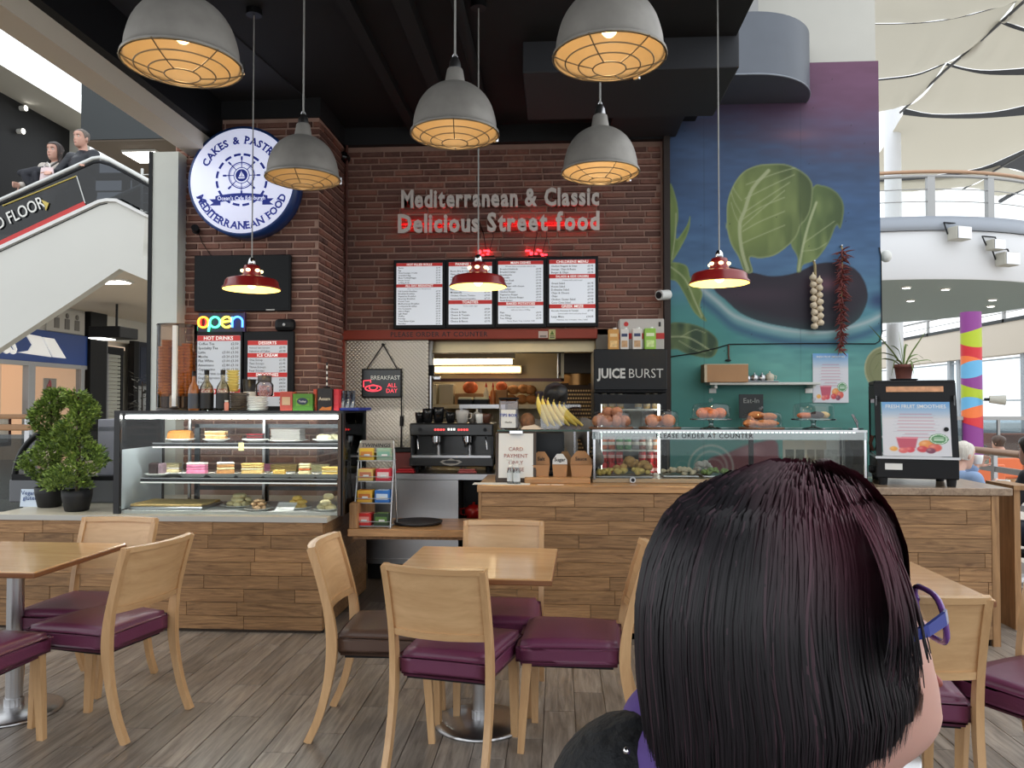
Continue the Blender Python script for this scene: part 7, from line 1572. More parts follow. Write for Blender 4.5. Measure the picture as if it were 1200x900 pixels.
M_SPL=mat('spider_leaf',(104,124,66),.5,var=.2)
for k,(dx,dy,hz,dr) in enumerate(((-.22,0,.28,0),(.17,.02,.26,0),(-.02,.02,.24,0),(-.2,-.02,.06,-.1),(.22,-.03,.05,-.1),(-.15,.05,.1,.0),(.14,.04,.09,-.02),(-.1,-.06,.05,-.1),(.1,-.05,.06,-.14),(.03,-.08,.04,-.1),(.05,.05,.16,0),(-.07,.02,.14,.02))):
 p=[Vector((0,0,.09)),Vector((dx*.35,dy*.4,.09+hz*.8)),Vector((dx*.75,dy*.8,.09+hz)),Vector((dx*1.05,dy,.09+hz*.9+dr))]
 if dr>=0 and hz>.2:p=[Vector((0,0,.09)),Vector((dx*.3,dy*.3,.09+hz*.35)),Vector((dx*.65,dy*.6,.09+hz*.68)),Vector((dx,dy,.09+hz))]
 cc=[];
 for i in range(13):
  s_=i/12*3;j=min(int(s_),2);f=s_-j;cc.append(p[j].lerp(p[j+1],f))
 cc=[cc[0]]+[(cc[i-1]+cc[i]*2+cc[i+1])/4 for i in range(1,12)]+[cc[-1]]
 wds=[.007*math.sin(PI*min(1,.15+.85*i/12))+.001 for i in range(13)]
 sd=Vector((-dy,dx,0)).normalized() if abs(dx)+abs(dy)>.01 else Vector((1,0,0))
 sd=(sd+Vector((0,0,.5))).normalized()
 MB().grid([[c_-sd*w_ for c_,w_ in zip(cc,wds)],[c_+Vector((0,0,-.002)) for c_ in cc],[c_+sd*w_ for c_,w_ in zip(cc,wds)]]).build('leaf',M_SPL,spl)
 #  LAMPS
M_LGREY=mat('lamp_concrete_grey',(156,152,146),.5,.2,var=.12,vscale=14)
M_LIN=mat('lamp_inner',(196,172,132),.5)
M_CAGE=mat('cage_wire',(150,136,112),.35,.8)
def pendant(label,px,py,Y,watts):
 p=at(px,py,Y);z=p.z;t=T('pendant_lamp',label,'pendant lamp',(p.x,Y,z),random.uniform(0,1));r_=.205
 prof=[(r_*1.03,0),(r_*1.03,.012),(r_*.985,.02),(r_*.95,.075),(r_*.85,.14),(r_*.68,.192),(r_*.45,.228),(r_*.24,.245)]
 prof=cat(prof,4,False)
 MB().lathe(prof,48,caps=False).build('shade',M_LGREY,t)
 MB().lathe([(a-.006,b_-.004) for a,b_ in prof[1:]]+[(.01,.24)],40,caps=False).build('shade_lining',M_LIN,t)
 MB().lathe([(r_*.24,.243),(r_*.23,.262),(r_*.19,.31),(r_*.18,.315)],20).build('neck',M_LGREY,t)
 MB().lathe([(r_*.15,.315),(r_*.13,.35),(r_*.08,.37),(.012,.375)],16).build('cap',M_STEEL,t);MB().tube([(.012*math.cos(a),0,.38+.012*math.sin(a)) for a in np.linspace(0,2*PI,10)],.003,5).build('hook',M_CHROME,t)
 MB().cyl((0,0,.375),(0,0,ZC-z),.0055,n=8).build('cord',mat('cord_grey',(170,170,166),.6),t);MB().lathe([(.05,ZC-z-.04),(.05,ZC-z-.001)],16).build('ceiling_rose',M_BLACK,t)
 dz=lambda q:-.045*(1-(q/1.03)**2)
 for q in(1.03,.8,.56,.3):MB().tube([(r_*q*math.cos(a),r_*q*math.sin(a),dz(q)) for a in np.linspace(0,2*PI,37)[:-1]],.0028,5,True).build('cage_ring',M_CAGE,t)
 for k in range(6):
  a=k*PI/3+.2;MB().tube([(r_*q*math.cos(a),r_*q*math.sin(a),dz(q)) for q in(1.05,.8,.56,.3)],.0026,5).build('cage_wire',M_CAGE,t)
 MB().box(r_*1.0,r_*1.06,-.012,.012,-.01,.03).build('cage_clip',M_CHROME,t)
 MB().ball((0,0,.12),.035,12,(1,1,1.2)).build('bulb',emit('bulb_warm',(255,214,150),3),t);MB().cyl((0,0,.155),(0,0,.235),.02,n=10).build('socket',M_SATIN,t)
 L_=bpy.data.lights.new('lamp_light','POINT');L_.energy=watts;L_.color=(1,.78,.5);L_.shadow_soft_size=.045;lo=bpy.data.objects.new('lamp_light',L_);COL.objects.link(lo);lo.parent=t;lo.location=(0,0,.05)
def lampY(px,wpx,dia=.42):return FPX*dia/wpx
pendant('large grey dome pendant at upper left of the round sign',214,76,2.72,.7)
pendant('grey dome pendant hanging in front of the round sign',355,210,4.28,.4)
pendant('grey dome pendant hanging in the middle over the brick wall',533,158,3.62,.65)
pendant('large grey dome pendant at top centre right',714,68,2.85,.75)
pendant('grey dome pendant hanging right of the wall lettering',703.5,203,4.15,.9)
M_LRED=mat('lamp_red',(140,30,30),.3,coat=.3)
def red_pendant(label,px,py,Y):
 p=at(px,py,Y);z=p.z;t=T('red_lamp',label,'pendant lamp',(p.x,Y,z));r_=.18
 prof=[(r_,0),(r_*1.0,.006),(r_*.93,.02),(r_*.9,.05),(r_*.84,.062),(r_*.5,.078),(r_*.32,.088)]
 MB().lathe(prof,36,caps=False).build('shade',M_LRED,t);MB().lathe([(a-.005,b_-.003) for a,b_ in prof]+[(.01,.085)],36,caps=False).build('shade_lining',mat('lining_yellow',(244,214,130),.5,emis=.0),t)
 MB().lathe([(r_*.32,.088),(r_*.3,.125),(r_*.26,.15),(.02,.155)],18).build('collar',M_LRED,t)
 for k in range(6):
  a=k*PI/3+.5;MB().ball((r_*.31*math.cos(a),r_*.31*math.sin(a),.115),.016,8,(1,1,.7)).build('vent_glow',emit('vent_warm',(255,230,170),2.2),t)
 MB().lathe([(.02,.155),(.024,.16),(.022,.185),(.012,.2)],14).build('cap',M_CHROME,t);MB().cyl((0,0,.2),(0,0,ZC-z),.0045,n=8).build('cord',mat('cord_grey',(170,170,166),.6),t);MB().lathe([(.05,ZC-z-.04),(.05,ZC-z-.001)],16).build('ceiling_rose',M_BLACK,t)
 MB().ball((0,0,.035),.03,12).build('bulb',emit('bulb_yellow',(255,226,150),8),t)
 L_=bpy.data.lights.new('lamp_light','POINT');L_.energy=6;L_.color=(1,.8,.45);L_.shadow_soft_size=.05;lo=bpy.data.objects.new('lamp_light',L_);COL.objects.link(lo);lo.parent=t;lo.location=(0,0,.0)
red_pendant('red enamel pendant lamp in front of the television',295,339,4.75)
red_pendant('red enamel pendant lamp in front of the second menu board',560.5,336,4.75)
red_pendant('red enamel pendant lamp in front of the aubergine mural',843,332,4.7)
#  CHAIRS AND TABLES
M_BEECH=wood('beech',(192,150,106),(216,178,132),.38,(1.2,9,9),2.0,.05,.04,coat=.2)
M_BEECHV=wood('beech_leg',(186,144,100),(212,172,126),.4,(9,9,1.2),2.0,.05,.04,coat=.2)
def leather(name,rgb):
 m=mat(name,rgb,.34,var=.08,vscale=5,bump=.12,bscale=160);return m
M_PURP=leather('purple_leather',(104,50,78));M_BROWN=leather('brown_leather',(88,66,56))
def sweep(path,wx,wy):
 """rectangular post: path of (y,z) with widths"""
 rows=[]
 for i,(y,z) in enumerate(path):
  a=path[min(i+1,len(path)-1)];b_=path[max(i-1,0)];t=Vector((a[0]-b_[0],a[1]-b_[1])).normalized();n=Vector((-t.y,t.x))
  w_=wx[i] if isinstance(wx,list) else wx;h=wy[i] if isinstance(wy,list) else wy
  rows.append([(-w_/2,y+n.x*h/2,z+n.y*h/2),(w_/2,y+n.x*h/2,z+n.y*h/2),(w_/2,y-n.x*h/2,z-n.y*h/2),(-w_/2,y-n.x*h/2,z-n.y*h/2)])
 mb=MB().grid(rows,False,True);mb.add(rows[0],[(3,2,1,0)]);mb.add(rows[-1],[(0,1,2,3)]);return mb
def curve(pts,n=14):
 c_=cat(pts,max(2,n//(len(pts)-1)),False);return c_
REAR=curve([(-.315,0),(-.262,.12),(-.222,.28),(-.208,.42),(-.222,.56),(-.262,.72),(-.305,.855)],24)
def make_chair(label,seat_m):
 t=T('dining_chair',label,'chair',(0,0,0),0,'cafe dining chairs');hw_=.205
 for s in(-1,1):
  n_=len(REAR);wy=[.034+.014*math.exp(-((z-.42)/.14)**2) for y,z in REAR]
  o=sweep(REAR,.026,wy).build('leg',M_BEECHV,t);o.location=(s*hw_,0,0)
  f=sweep([(.235,0),(.222,.2),(.205,.4)],[.03,.036,.042],[.028,.034,.04]).build('leg',M_BEECHV,t);f.location=(s*(hw_-.02),0,0)
 bm=bmesh.new();bmesh.ops.create_cube(bm,size=1)
 for v in bm.verts:
  f=v.co.y>0;v.co=(v.co.x*2*(.225 if f else .2),(.255 if f else-.2),.475 if v.co.z>0 else .375)
 bmesh.ops.subdivide_edges(bm,edges=bm.edges[:],cuts=5,use_grid_fill=True)
 bmesh.ops.bevel(bm,geom=[e for e in bm.edges if len(e.link_faces)==2 and e.calc_face_angle()>.5],offset=.022,segments=3,affect='EDGES')
 for v in bm.verts:
  if v.co.z>.44:v.co.z+=.016*max(0,1-(v.co.x/.225)**2)*max(0,1-((v.co.y-.02)/.24)**2)
 bm.verts.index_update();mb=MB().bm(bm);bm.free();st=mb.build('seat',seat_m,t)
 pip=[(-.2,-.185),(.2,-.185),(.222,.24),(-.222,.24)]
 MB().tube([Vector((x,y,.452)) for x,y in((-.202,-.195),(.202,-.195),(.222,.25),(-.222,.25))],.0022,5,True).build('piping',seat_m,st)
 MB().box(-.17,.17,-.16,.2,.362,.378).build('seat_board',M_SATIN,t)
 def yb(z):
  for(y0,z0),(y1,z1) in zip(REAR,REAR[1:]):
   if z0<=z<=z1:return y0+(y1-y0)*(z-z0)/(z1-z0)
  return REAR[-1][0]
 def bow(x):return-.035*(1-(x/.2)**2)
 def pan(z0,z1,th,nm_,ext=0.,nz=6,off=0.):
  xs=np.linspace(-.2-ext,.2+ext,13);zs=np.linspace(z0,z1,nz)
  A=[[(x,yb(z)+bow(x)+th/2+off,z) for x in xs] for z in zs];B=[[(x,yb(z)+bow(x)-th/2+off,z) for x in xs] for z in zs]
  mb=MB().grid(A,True,flip=True);mb.grid(B,True)
  mb.grid([A[0],B[0]],False,flip=False);mb.grid([A[-1],B[-1]],False,flip=True);mb.grid([[r[0] for r in A],[r[0] for r in B]],False,flip=True);mb.grid([[r[-1] for r in A],[r[-1] for r in B]],False);return mb.build(nm_,M_BEECH,t)
 pan(.575,.84,.012,'backrest',-.004);pan(.835,.858,.034,'top_rail',.012,2);pan(.56,.588,.026,'lower_rail',-.004,2)
 return t
chair0=make_chair('beech chair with purple seat nearest the camera at the centre table',M_PURP)
first=[True]
def chair(label,x,y,fx,fy,seat=None):
 if first[0]:c_=chair0;first[0]=False
 else:c_=copy_tree(chair0);c_['label']=label
 c_['label']=label;c_.location=(x,y,0);c_.rotation_euler=(0,0,math.atan2(fy,fx)-PI/2)
 if seat:
  for ch in c_.children:
   if ch.name.startswith('seat') and not ch.name.startswith('seat_board'):
    ch.data=ch.data.copy();ch.data.materials[0]=seat
    for q in ch.children:q.data=q.data.copy();q.data.materials[0]=seat
 return c_
chair('beech chair with purple seat at the centre table, its back to the camera',-.43,3.3,.21,.98)
chair('beech chair with purple seat on the far side of the centre table',-.30,3.88,.0,-1)
chair('beech chair with brown seat on the left side of the centre table',-.80,3.58,1,.02,M_BROWN)
chair('beech chair with purple seat on the right side of the centre table',.08,3.5,-1,.06)
chair('beech chair with purple seat turned sideways right of the left table',-2.16,3.57,-.973,.23)
chair('beech chair with purple seat behind the left table, back to the counter',-2.46,3.87,-.03,-1)
chair('beech chair with purple seat cut by the left picture edge',-2.5,3.1,.06,1)
chair('beech chair with purple seat at the right table, back to the camera',1.25,2.98,.12,.99)
chair('beech chair with purple seat at the far right picture edge',1.82,3.02,-.86,-.51)
def table(label,x,y,rz):
 t=T('cafe_table',label,'table',(x,y,0),rz,'square cafe tables')
 MB().box(-.35,.35,-.35,.35,.725,.755,b=.004).build('table_top',wood('beech_top',(190,146,100),(214,172,124),.24,(1.2,9,9),2.0,.03,.02,coat=.5) if 'beech_top' not in MATS else MATS['beech_top'],t)
 MB().box(-.352,.352,-.352,.352,.728,.75,b=.003).build('edge_band',mat('edge_brown',(128,82,50),.4),t)
 MB().cyl((0,0,.02),(0,0,.72),.038,n=24).build('column',M_STEEL,t);MB().cyl((0,0,.02),(0,0,.07),.044,n=24).build('collar',M_STEEL,t)
 MB().lathe([(.21,0),(.215,.006),(.2,.016),(.05,.03),(0,.03)],48).build('base',M_STEEL,t);MB().box(-.16,.16,-.16,.16,.71,.725).build('spider_plate',M_SATIN,t)
table('square beech table in the centre with steel pedestal',-.37,3.62,R(-2))
table('square beech table at the left picture edge',-2.65,3.62,R(-1))
table('square beech table at the right behind the woman',1.3,3.38,0)
#  PEOPLE
def skinmat(name,rgb):
 m=mat(name,rgb,.5,var=.05,vscale=12);b=m.node_tree.nodes['Principled BSDF']
 b.inputs['Subsurface Weight'].default_value=.12;b.inputs['Subsurface Radius'].default_value=(.01,.004,.002);return m
HT_=[(-.128,.05,.0,.012),(-.12,.078,.005,.03),(-.105,.09,.012,.042),(-.085,.09,.025,.052),(-.06,.093,.05,.06),(-.035,.09,.075,.066),(-.01,.086,.09,.071),(.01,.085,.097,.074),(.035,.094,.102,.076),(.06,.092,.1,.073),(.085,.075,.085,.062),(.103,.048,.058,.043),(.114,.015,.02,.016)]
def head_mb(M,s=1.,n=28,nose=1.):
 rows=[]
 def itp(z,k):return float(np.interp(z,[q[0] for q in HT_],[q[k] for q in HT_]))
 for z in list(np.linspace(-.128,.114,30)):
  f,b_,w_=itp(z,1),itp(z,2),itp(z,3);row=[]
  for i in range(n):
   a=2*PI*i/n;x=w_*math.copysign(abs(math.cos(a))**.9,math.cos(a));y=(f if math.sin(a)>0 else b_)*math.copysign(abs(math.sin(a))**.9,math.sin(a))
   if math.sin(a)>.3:
    nz=max(0,1-abs(x)/(.019 if z<-.02 else .013));zz_=np.interp(z,[-.05,-.042,-.032,.0,.025],[0,.6,1,.35,0]);y+=.027*nose*nz**.8*zz_*s
    y-=.011*math.exp(-((abs(x)-.034)/.016)**2-((z-.004)/.014)**2)
    y+=.006*math.exp(-(x/.02)**2-((z+.066)/.006)**2)+.006*math.exp(-(x/.02)**2-((z+.08)/.006)**2)-.004*math.exp(-(x/.024)**2-((z+.073)/.003)**2)
    y+=.006*math.exp(-((abs(x)-.045)/.018)**2-((z+.03)/.02)**2)
   row.append((x*s,y*s,z*s))
  rows.append(row)
 mb=MB();mb.grid(rows,True,True);mb.add(rows[0],[tuple(reversed(range(n)))]);mb.add(rows[-1],[tuple(range(n))])
 for sx in(-1,1):mb.ball((sx*.076*s,-.012*s,-.012*s),.03*s,10,(.32,.62,1.05))
 mb.v=[tuple(M@Vector(v)) for v in mb.v];return mb
def hand_mb(mb,w0,d,nrm,curl=.6,s=1.,thumb=1):
 """palm from wrist w0 along d; nrm = back-of-hand normal; fingers curl away from nrm"""
 d=Vector(d).normalized();nrm=(Vector(nrm)-d*Vector(nrm).dot(d)).normalized();sd=d.cross(nrm).normalized()*thumb
 w0=Vector(w0)
 for k in range(4):mb.capsule(w0+sd*(.012-.008*k)*s,w0+d*.085*s+sd*(.03-.02*k)*s,.014*s,.012*s,8)
 for k,l in enumerate((.07,.08,.074,.058)):
  p=w0+d*.088*s+sd*(.03-.02*k)*s;dr=d.copy();
  for j,fr in enumerate((.45,.32,.25)):
   an=curl*(.6+.5*j);dr=(dr*math.cos(an)-nrm*math.sin(an)*1).normalized() if j==0 else(dr*math.cos(an*.7)-(nrm*dr.dot(d)+d*(-dr.dot(nrm)) if 0 else nrm)*math.sin(an*.7)).normalized()
   q=p+dr*l*fr*s;mb.capsule(p,q,(.0095-.001*j)*s,(.0088-.001*j)*s,8);p=q
 p=w0+d*.025*s+sd*.028*s
 for j,(l,o_) in enumerate(((.035,.9),(.03,.45),(.024,.2))):
  dr=(d*(1-o_*.4)+sd*o_-nrm*curl*.5).normalized();q=p+dr*l*s;mb.capsule(p,q,.0105*s,.0095*s,8);p=q
def fuse(mb,vox,smooth=2):
 me=mb.mesh('tmp');r_=solid(me,[('REMESH',dict(mode='VOXEL',voxel_size=vox)),('SMOOTH',dict(factor=.5,iterations=smooth))])
 for p in r_.polygons:p.use_smooth=True
 return r_
def clothe(parent,name,segs,m,vox=.014,smooth=3):
 mb=MB()
 for a,b_,r0,r1 in segs:mb.capsule(a,b_,r0,r1,14)
 return link(name,fuse(mb,vox,smooth),m,parent)
def person(label,base,face,J,skin,top,bottom,hair,hairfn=None,vox=.009,hands=True,extra=None,hair_name='hair',sleeves=True):
 """J: joints in local coords (x right, y forward, z up), base = floor point, face = heading angle of local +y"""
 t=T('person',label,'person',base,face);V={k:Vector(v) for k,v in J.items() if isinstance(v,tuple) and len(v)==3}
 HM=Matrix.Translation(V['head'])@Matrix.Rotation(J.get('yaw',(0,))[0] if 'yaw' in J else 0,4,'Z')@Matrix.Rotation(J['tilt'][0] if 'tilt' in J else 0,4,'X')
 mb=head_mb(HM);
 mb.capsule(V['neck'],V['head']+Vector((0,-.02,-.06)),.056,.05)
 mb.capsule(V['pelvis'],V['chest'],.12,.13);mb.capsule(V['chest'],V['neck'],.12,.06)
 for s in 'lr':
  mb.capsule(V['chest']+Vector((0,0,.06)),V[s+'sh'],.07,.055);mb.capsule(V[s+'sh'],V[s+'el'],.048,.038);mb.capsule(V[s+'el'],V[s+'wr'],.037,.027)
  mb.capsule(V['pelvis'],V[s+'hip'],.1,.085);mb.capsule(V[s+'hip'],V[s+'kn'],.078,.055);mb.capsule(V[s+'kn'],V[s+'an'],.052,.038);mb.capsule(V[s+'an'],V[s+'an']+Vector((0,.14,-.045)),.04,.032)
  d=V[s+'hd']-V[s+'wr'];hand_mb(mb,V[s+'wr'],d,J.get(s+'n',(0,0,1)),J.get('curl',.5),1.,1 if s=='r' else-1)
 link('body',fuse(mb,vox,1),skin,t)
 seg=[(V['pelvis'],V['chest'],.15,.155),(V['chest'],V['neck']+Vector((0,0,-.05)),.14,.085)]
 for s in 'lr':
  seg+=[(V['chest']+Vector((0,0,.07)),V[s+'sh'],.085,.075),(V[s+'sh'],V[s+'el'],.066,.056),(V[s+'el'],V[s+'el'].lerp(V[s+'wr'],.93),.054,.042)]
 clothe(t,'jacket',seg,top)
 seg=[(V['pelvis'],V['lhip'],.135,.11),(V['pelvis'],V['rhip'],.135,.11)]
 for s in 'lr':seg+=[(V[s+'hip'],V[s+'kn'],.1,.075),(V[s+'kn'],V[s+'an']+Vector((0,0,.03)),.072,.06)]
 clothe(t,'trousers',seg,bottom)
 for s in 'lr':
  mb=MB().capsule(V[s+'an']+Vector((0,-.03,-.045)),V[s+'an']+Vector((0,.15,-.06)),.045,.038,10);mb.build('shoe',mat('shoe_dark',(30,28,28),.5),t)
 eb=MB();
 for sx in(-1,1):
  e=MB().ball((sx*.033,.072,.004),.0115,10,(1,1,1),HM);e.build('eye',mat('eye_white',(206,200,194),.3),t);e=MB().ball((sx*.033,.0785,.004),.0066,8,(1,.8,1),HM);e.build('iris',mat('iris_dark',(40,28,22),.2),t)
  MB().tube([HM@Vector((sx*(.018+.034*u),.092-.012*u*u*1.4,.022+.004*math.sin(PI*u))) for u in(0,.33,.66,1)],[.002,.0032,.003,.0015],5).build('eyebrow',hair,t)
 MB().ball((0,.0915,-.072),.02,10,(1.0,.28,.36),HM).build('lips',mat('lips_pink',(160,92,84),.5),t)
 hb=MB()
 rows=[]
 def itp(z,k):return float(np.interp(z,[q[0] for q in HT_],[q[k] for q in HT_]))
 hs_=J.get('hair',dict(low=-.06,front=.05,puff=.012,len=0))
 for zi in np.linspace(0,1,16):
  row=[]
  for i in range(28):
   a=2*PI*i/28;fr=math.sin(a);lowz=hs_['low'] if fr<.15 else hs_['low']+(hs_['front']-hs_['low'])*min(1,(fr-.15)/.35)
   z=lowz+(.122-lowz)*zi;zq=min(max(z,-.09),.113);w_=itp(zq,3)+hs_['puff'];f=itp(zq,1)+hs_['puff']*.6;b_=max(itp(zq,2),.08 if z<0 else 0)+hs_['puff']
   if z>.105:k=math.sqrt(max(0,1-((z-.105)/.02)**2));w_*=k;f*=k;b_*=k
   wob=1+.03*math.sin(i*5.3+zi*9)+.02*math.sin(i*2.1-zi*14)
   row.append(HM@Vector((w_*math.cos(a)*wob,(f if fr>0 else b_)*fr*wob,z)))
  rows.append(row)
 hb.grid(rows,True,True);hb.add(rows[-1],[tuple(range(28))]);link(hair_name,solid(hb.mesh('h'),[('SOLIDIFY',dict(thickness=.008,offset=-1)),('SUBSURF',dict(levels=1))]),hair,t)
 if extra:extra(t,V,HM)
 return t
def hairmat(name,a,b_):
 m,nt,bs_=_new(name);N=nt.nodes.new;L=nt.links.new
 tc=N('ShaderNodeTexCoord');mp=N('ShaderNodeMapping');mp.inputs['Scale'].default_value=(90,90,6);L(tc.outputs['Object'],mp.inputs[0]);n=N('ShaderNodeTexNoise');n.inputs['Scale'].default_value=1.5;L(mp.outputs[0],n.inputs['Vector'])
 cr=N('ShaderNodeValToRGB');cr.color_ramp.elements[0].color=srgb(*a);cr.color_ramp.elements[1].color=srgb(*b_);cr.color_ramp.elements[0].position=.35;cr.color_ramp.elements[1].position=.7;L(n.outputs['Fac'],cr.inputs[0]);L(cr.outputs[0],bs_.inputs['Base Color']);bs_.inputs['Roughness'].default_value=.45
 bp=N('ShaderNodeBump');bp.inputs['Strength'].default_value=.5;bp.inputs['Distance'].default_value=.004;L(n.outputs['Fac'],bp.inputs['Height']);L(bp.outputs[0],bs_.inputs['Normal']);return m
M_SKIN=skinmat('skin_light',(206,160,142));M_SKIN2=skinmat('skin_tan',(170,118,92))
STAND=dict(pelvis=(0,0,.93),chest=(0,.0,1.25),neck=(0,-.01,1.44),head=(0,.02,1.6),lsh=(-.18,0,1.38),rsh=(.18,0,1.38),lel=(-.23,-.02,1.1),rel=(.23,-.02,1.1),lwr=(-.22,.1,.88),rwr=(.22,.1,.88),lhd=(-.22,.14,.8),rhd=(.22,.14,.8),lhip=(-.09,0,.9),rhip=(.09,0,.9),lkn=(-.1,.02,.5),rkn=(.1,.02,.5),lan=(-.1,-.02,.1),ran=(.1,-.02,.1),ln=(-1,0,0),rn=(1,0,0))
def pose(**k):d=dict(STAND);d.update(k);return d
zs_e=lambda px:None
pm_=at(97,163,9.2);zman=pm_.z-1.6
M_QUILT=mat('quilted_navy',(24,28,38),.5,bump=.6,bscale=14,stretch=(.3,.3,6))
person('man in a black padded gilet resting his hands on the escalator rail',(pm_.x,9.2,zman),PI-.25,pose(rel=(.27,.12,1.16),rwr=(.16,.32,1.1),rhd=(.1,.4,1.08),rn=(.1,-.2,1),lel=(-.3,.1,1.13),lwr=(-.42,.34,1.13),lhd=(-.47,.43,1.12),ln=(-.1,-.2,1),hair=dict(low=-.03,front=.07,puff=.006)),M_SKIN,M_QUILT,mat('navy_trousers',(30,36,54),.7),hairmat('hair_grey_brown',(74,64,58),(120,108,98)))
pw_=at(65.5,178,9.3);zwo=pw_.z-1.6+.09
def bag(t,V,HM):
 MB().tube([V['lsh']+Vector((.05,.1,.04)),V['chest']+Vector((0,.17,.05)),V['rhip']+Vector((.05,.14,.12))],.012,6).build('bag_strap',mat('strap_grey',(96,92,90),.6),t)
 MB().box(-.02,.02,0,0.01,0,.01).build('buckle',M_CHROME,t,V['chest']+Vector((0,.18,.05)))
person('dark haired woman in a pale grey top on the escalator beside the man',(pw_.x,9.3,zwo),PI-.1,pose(head=(0,.02,1.51),neck=(0,-.01,1.36),chest=(0,0,1.18),lsh=(-.165,0,1.31),rsh=(.165,0,1.31),rel=(.24,.05,1.06),rwr=(.26,.28,1.02),rhd=(.26,.36,1.0),lel=(-.22,.06,1.06),lwr=(-.2,.28,.98),lhd=(-.2,.36,.96),hair=dict(low=-.16,front=.07,puff=.016)),M_SKIN,mat('pale_knit',(190,182,174),.8,var=.06),mat('navy_trousers',(30,36,54),.7),hairmat('hair_dark_brown',(34,22,20),(62,42,36)),extra=bag)
cbg=T('carrier_bag','white and pink plastic carrier bag held by the escalator woman','bag',(at(57,210,8.95).x,8.92,at(56,213,8.95).z));cbg.scale=(.62,.62,.55)
P_=[]
for z in np.linspace(0,.3,8):P_.append([(.15*math.copysign(abs(math.cos(a))**.6,math.cos(a))*(1-.15*(z/.3)),.05*math.sin(a)*(1-.7*z/.3),z+.01*math.sin(a*3)) for a in np.linspace(0,2*PI,20)[:-1]])
mb=MB().grid(P_,True,True);mb.add(P_[0],[tuple(reversed(range(19)))]);mb.build('bag',mat('bag_print',(226,204,206),.5,var=.12,vscale=12),cbg)
for s in(-1,1):MB().tube([(-.06,s*.012,.29),(-.05,s*.012,.37),(0,0,.42),(.05,s*.012,.37),(.06,s*.012,.29)],.008,6).build('handle',mat('bag_white',(236,230,228),.5),cbg)
cot=T('coat','dark navy coat carried over the arm beside the carrier bag','coat',(at(39,205,9.15).x,9.12,at(45,221,9.1).z));cot.scale=(.72,.72,.68)
mb=MB();mb.capsule((-.05,0,.28),(.25,.02,.36),.1,.07);mb.capsule((-.08,0,.25),(-.02,0,.08),.1,.08);mb.capsule((.1,0,.3),(.08,0,.12),.09,.07);mb.capsule((-.2,0,.3),(.1,0,.34),.06,.08)
link('coat_body',fuse(mb,.014,3),mat('coat_navy',(28,30,40),.7,bump=.3,bscale=12),cot);MB().capsule((.12,-.07,.26),(.16,-.06,.06),.045,.035,10).build('sleeve',MATS['coat_navy'],cot)
pc_=at(652,466,5.86)
ck_=person('cook with black hair in a grey shirt seen from behind',(pc_.x,5.86,0),.35,pose(lel=(-.34,.12,1.14),lwr=(-.3,.36,1.1),lhd=(-.27,.45,1.1),rel=(.31,.0,1.1),rwr=(.28,.26,.98),rhd=(.24,.34,.96),lsh=(-.21,0,1.37),rsh=(.21,0,1.37),hair=dict(low=-.07,front=.06,puff=.012)),M_SKIN2,mat('shirt_grey',(96,92,88),.8,var=.06),mat('trousers_black',(26,26,28),.7),hairmat('hair_black',(14,12,12),(34,28,26)));k_=1.07;ck_.scale=(k_,k_,pc_.z/1.6)
SIT=pose(pelvis=(0,-.05,.52),chest=(0,.03,.82),neck=(0,.07,1.0),head=(0,.13,1.14),lsh=(-.18,.05,.94),rsh=(.18,.05,.94),lhip=(-.09,0,.5),rhip=(.09,0,.5),lkn=(-.1,.42,.5),rkn=(.1,.42,.5),lan=(-.1,.4,.1),ran=(.1,.4,.1))
def sit(**k):d=dict(SIT);d.update(k);return d
hd_e=at(1129,533,6.9)
dzs=hd_e.z-1.14
el_=person('white haired elderly diner in a pale blue shirt drinking at a table',(hd_e.x-.1,6.9,0),-PI/2+.35,sit(head=(0,.13,1.14+dzs),neck=(0,.06,1.0+dzs),chest=(0,.03,.82+dzs),lsh=(-.18,.05,.94+dzs),rsh=(.18,.05,.94+dzs),rel=(.2,.16,.74+dzs*.6),rwr=(.1,.36,.8),rhd=(.06,.44,.8),lel=(-.2,.22,.78+dzs*.6),lwr=(-.06,.33,1.02+dzs),lhd=(-.02,.36,1.1+dzs),ln=(-1,.2,.2),curl=.8,tilt=(-.12,),hair=dict(low=-.05,front=.07,puff=.008)),skinmat('skin_old',(214,170,150)),mat('shirt_blue',(140,164,200),.8,var=.05),mat('trousers_beige',(150,138,118),.8),hairmat('hair_white',(196,188,176),(226,220,210)))
sc2=T('cafe_chair','grey chair under the elderly diner','chair',(hd_e.x-.1,6.9,0),-PI/2+.35);MB().box(-.2,.2,-.25,.2,.38,.42,b=.01).build('seat',M_SLATE,sc2);MB().box(-.2,.2,-.29,-.26,.5,.8,b=.01).build('backrest',M_SLATE,sc2)
for x in(-.18,.18):
 for y in(-.24,.18):MB().cyl((x,y,0),(x,y,.38),.012,n=8).build('leg',M_STEEL,sc2)
 MB().cyl((x,-.26,.4),(x,-.275,.55),.012,n=8).build('back_post',M_STEEL,sc2)
tb2p=at(1172,566,6.75);tb2=T('diner_table','pale laminate table with mug in front of the elderly diner','table',(tb2p.x+.1,6.75,0));ztb=.735
MB().box(-.36,.36,-.34,.34,ztb-.03,ztb,b=.006).build('table_top',mat('laminate_pale',(206,196,184),.35),tb2);MB().cyl((0,0,0),(0,0,ztb-.03),.04,n=12).build('column',M_STEEL,tb2);MB().lathe([(.25,0),(.22,.03),(0,.035)],20).build('base',M_STEEL,tb2)
def tbx(px,Y):return(ax(px,Y),Y,ztb+.001)
cup('mug','white mug standing on the elderly diners table',tbx(1175,6.7),.042,.09,M_PORC)
wc=at(1146,541,6.95);cup('cup','white cup held up by the elderly diner',(wc.x,6.95,wc.z-.02),.038,.06,M_PORC,hand=False)
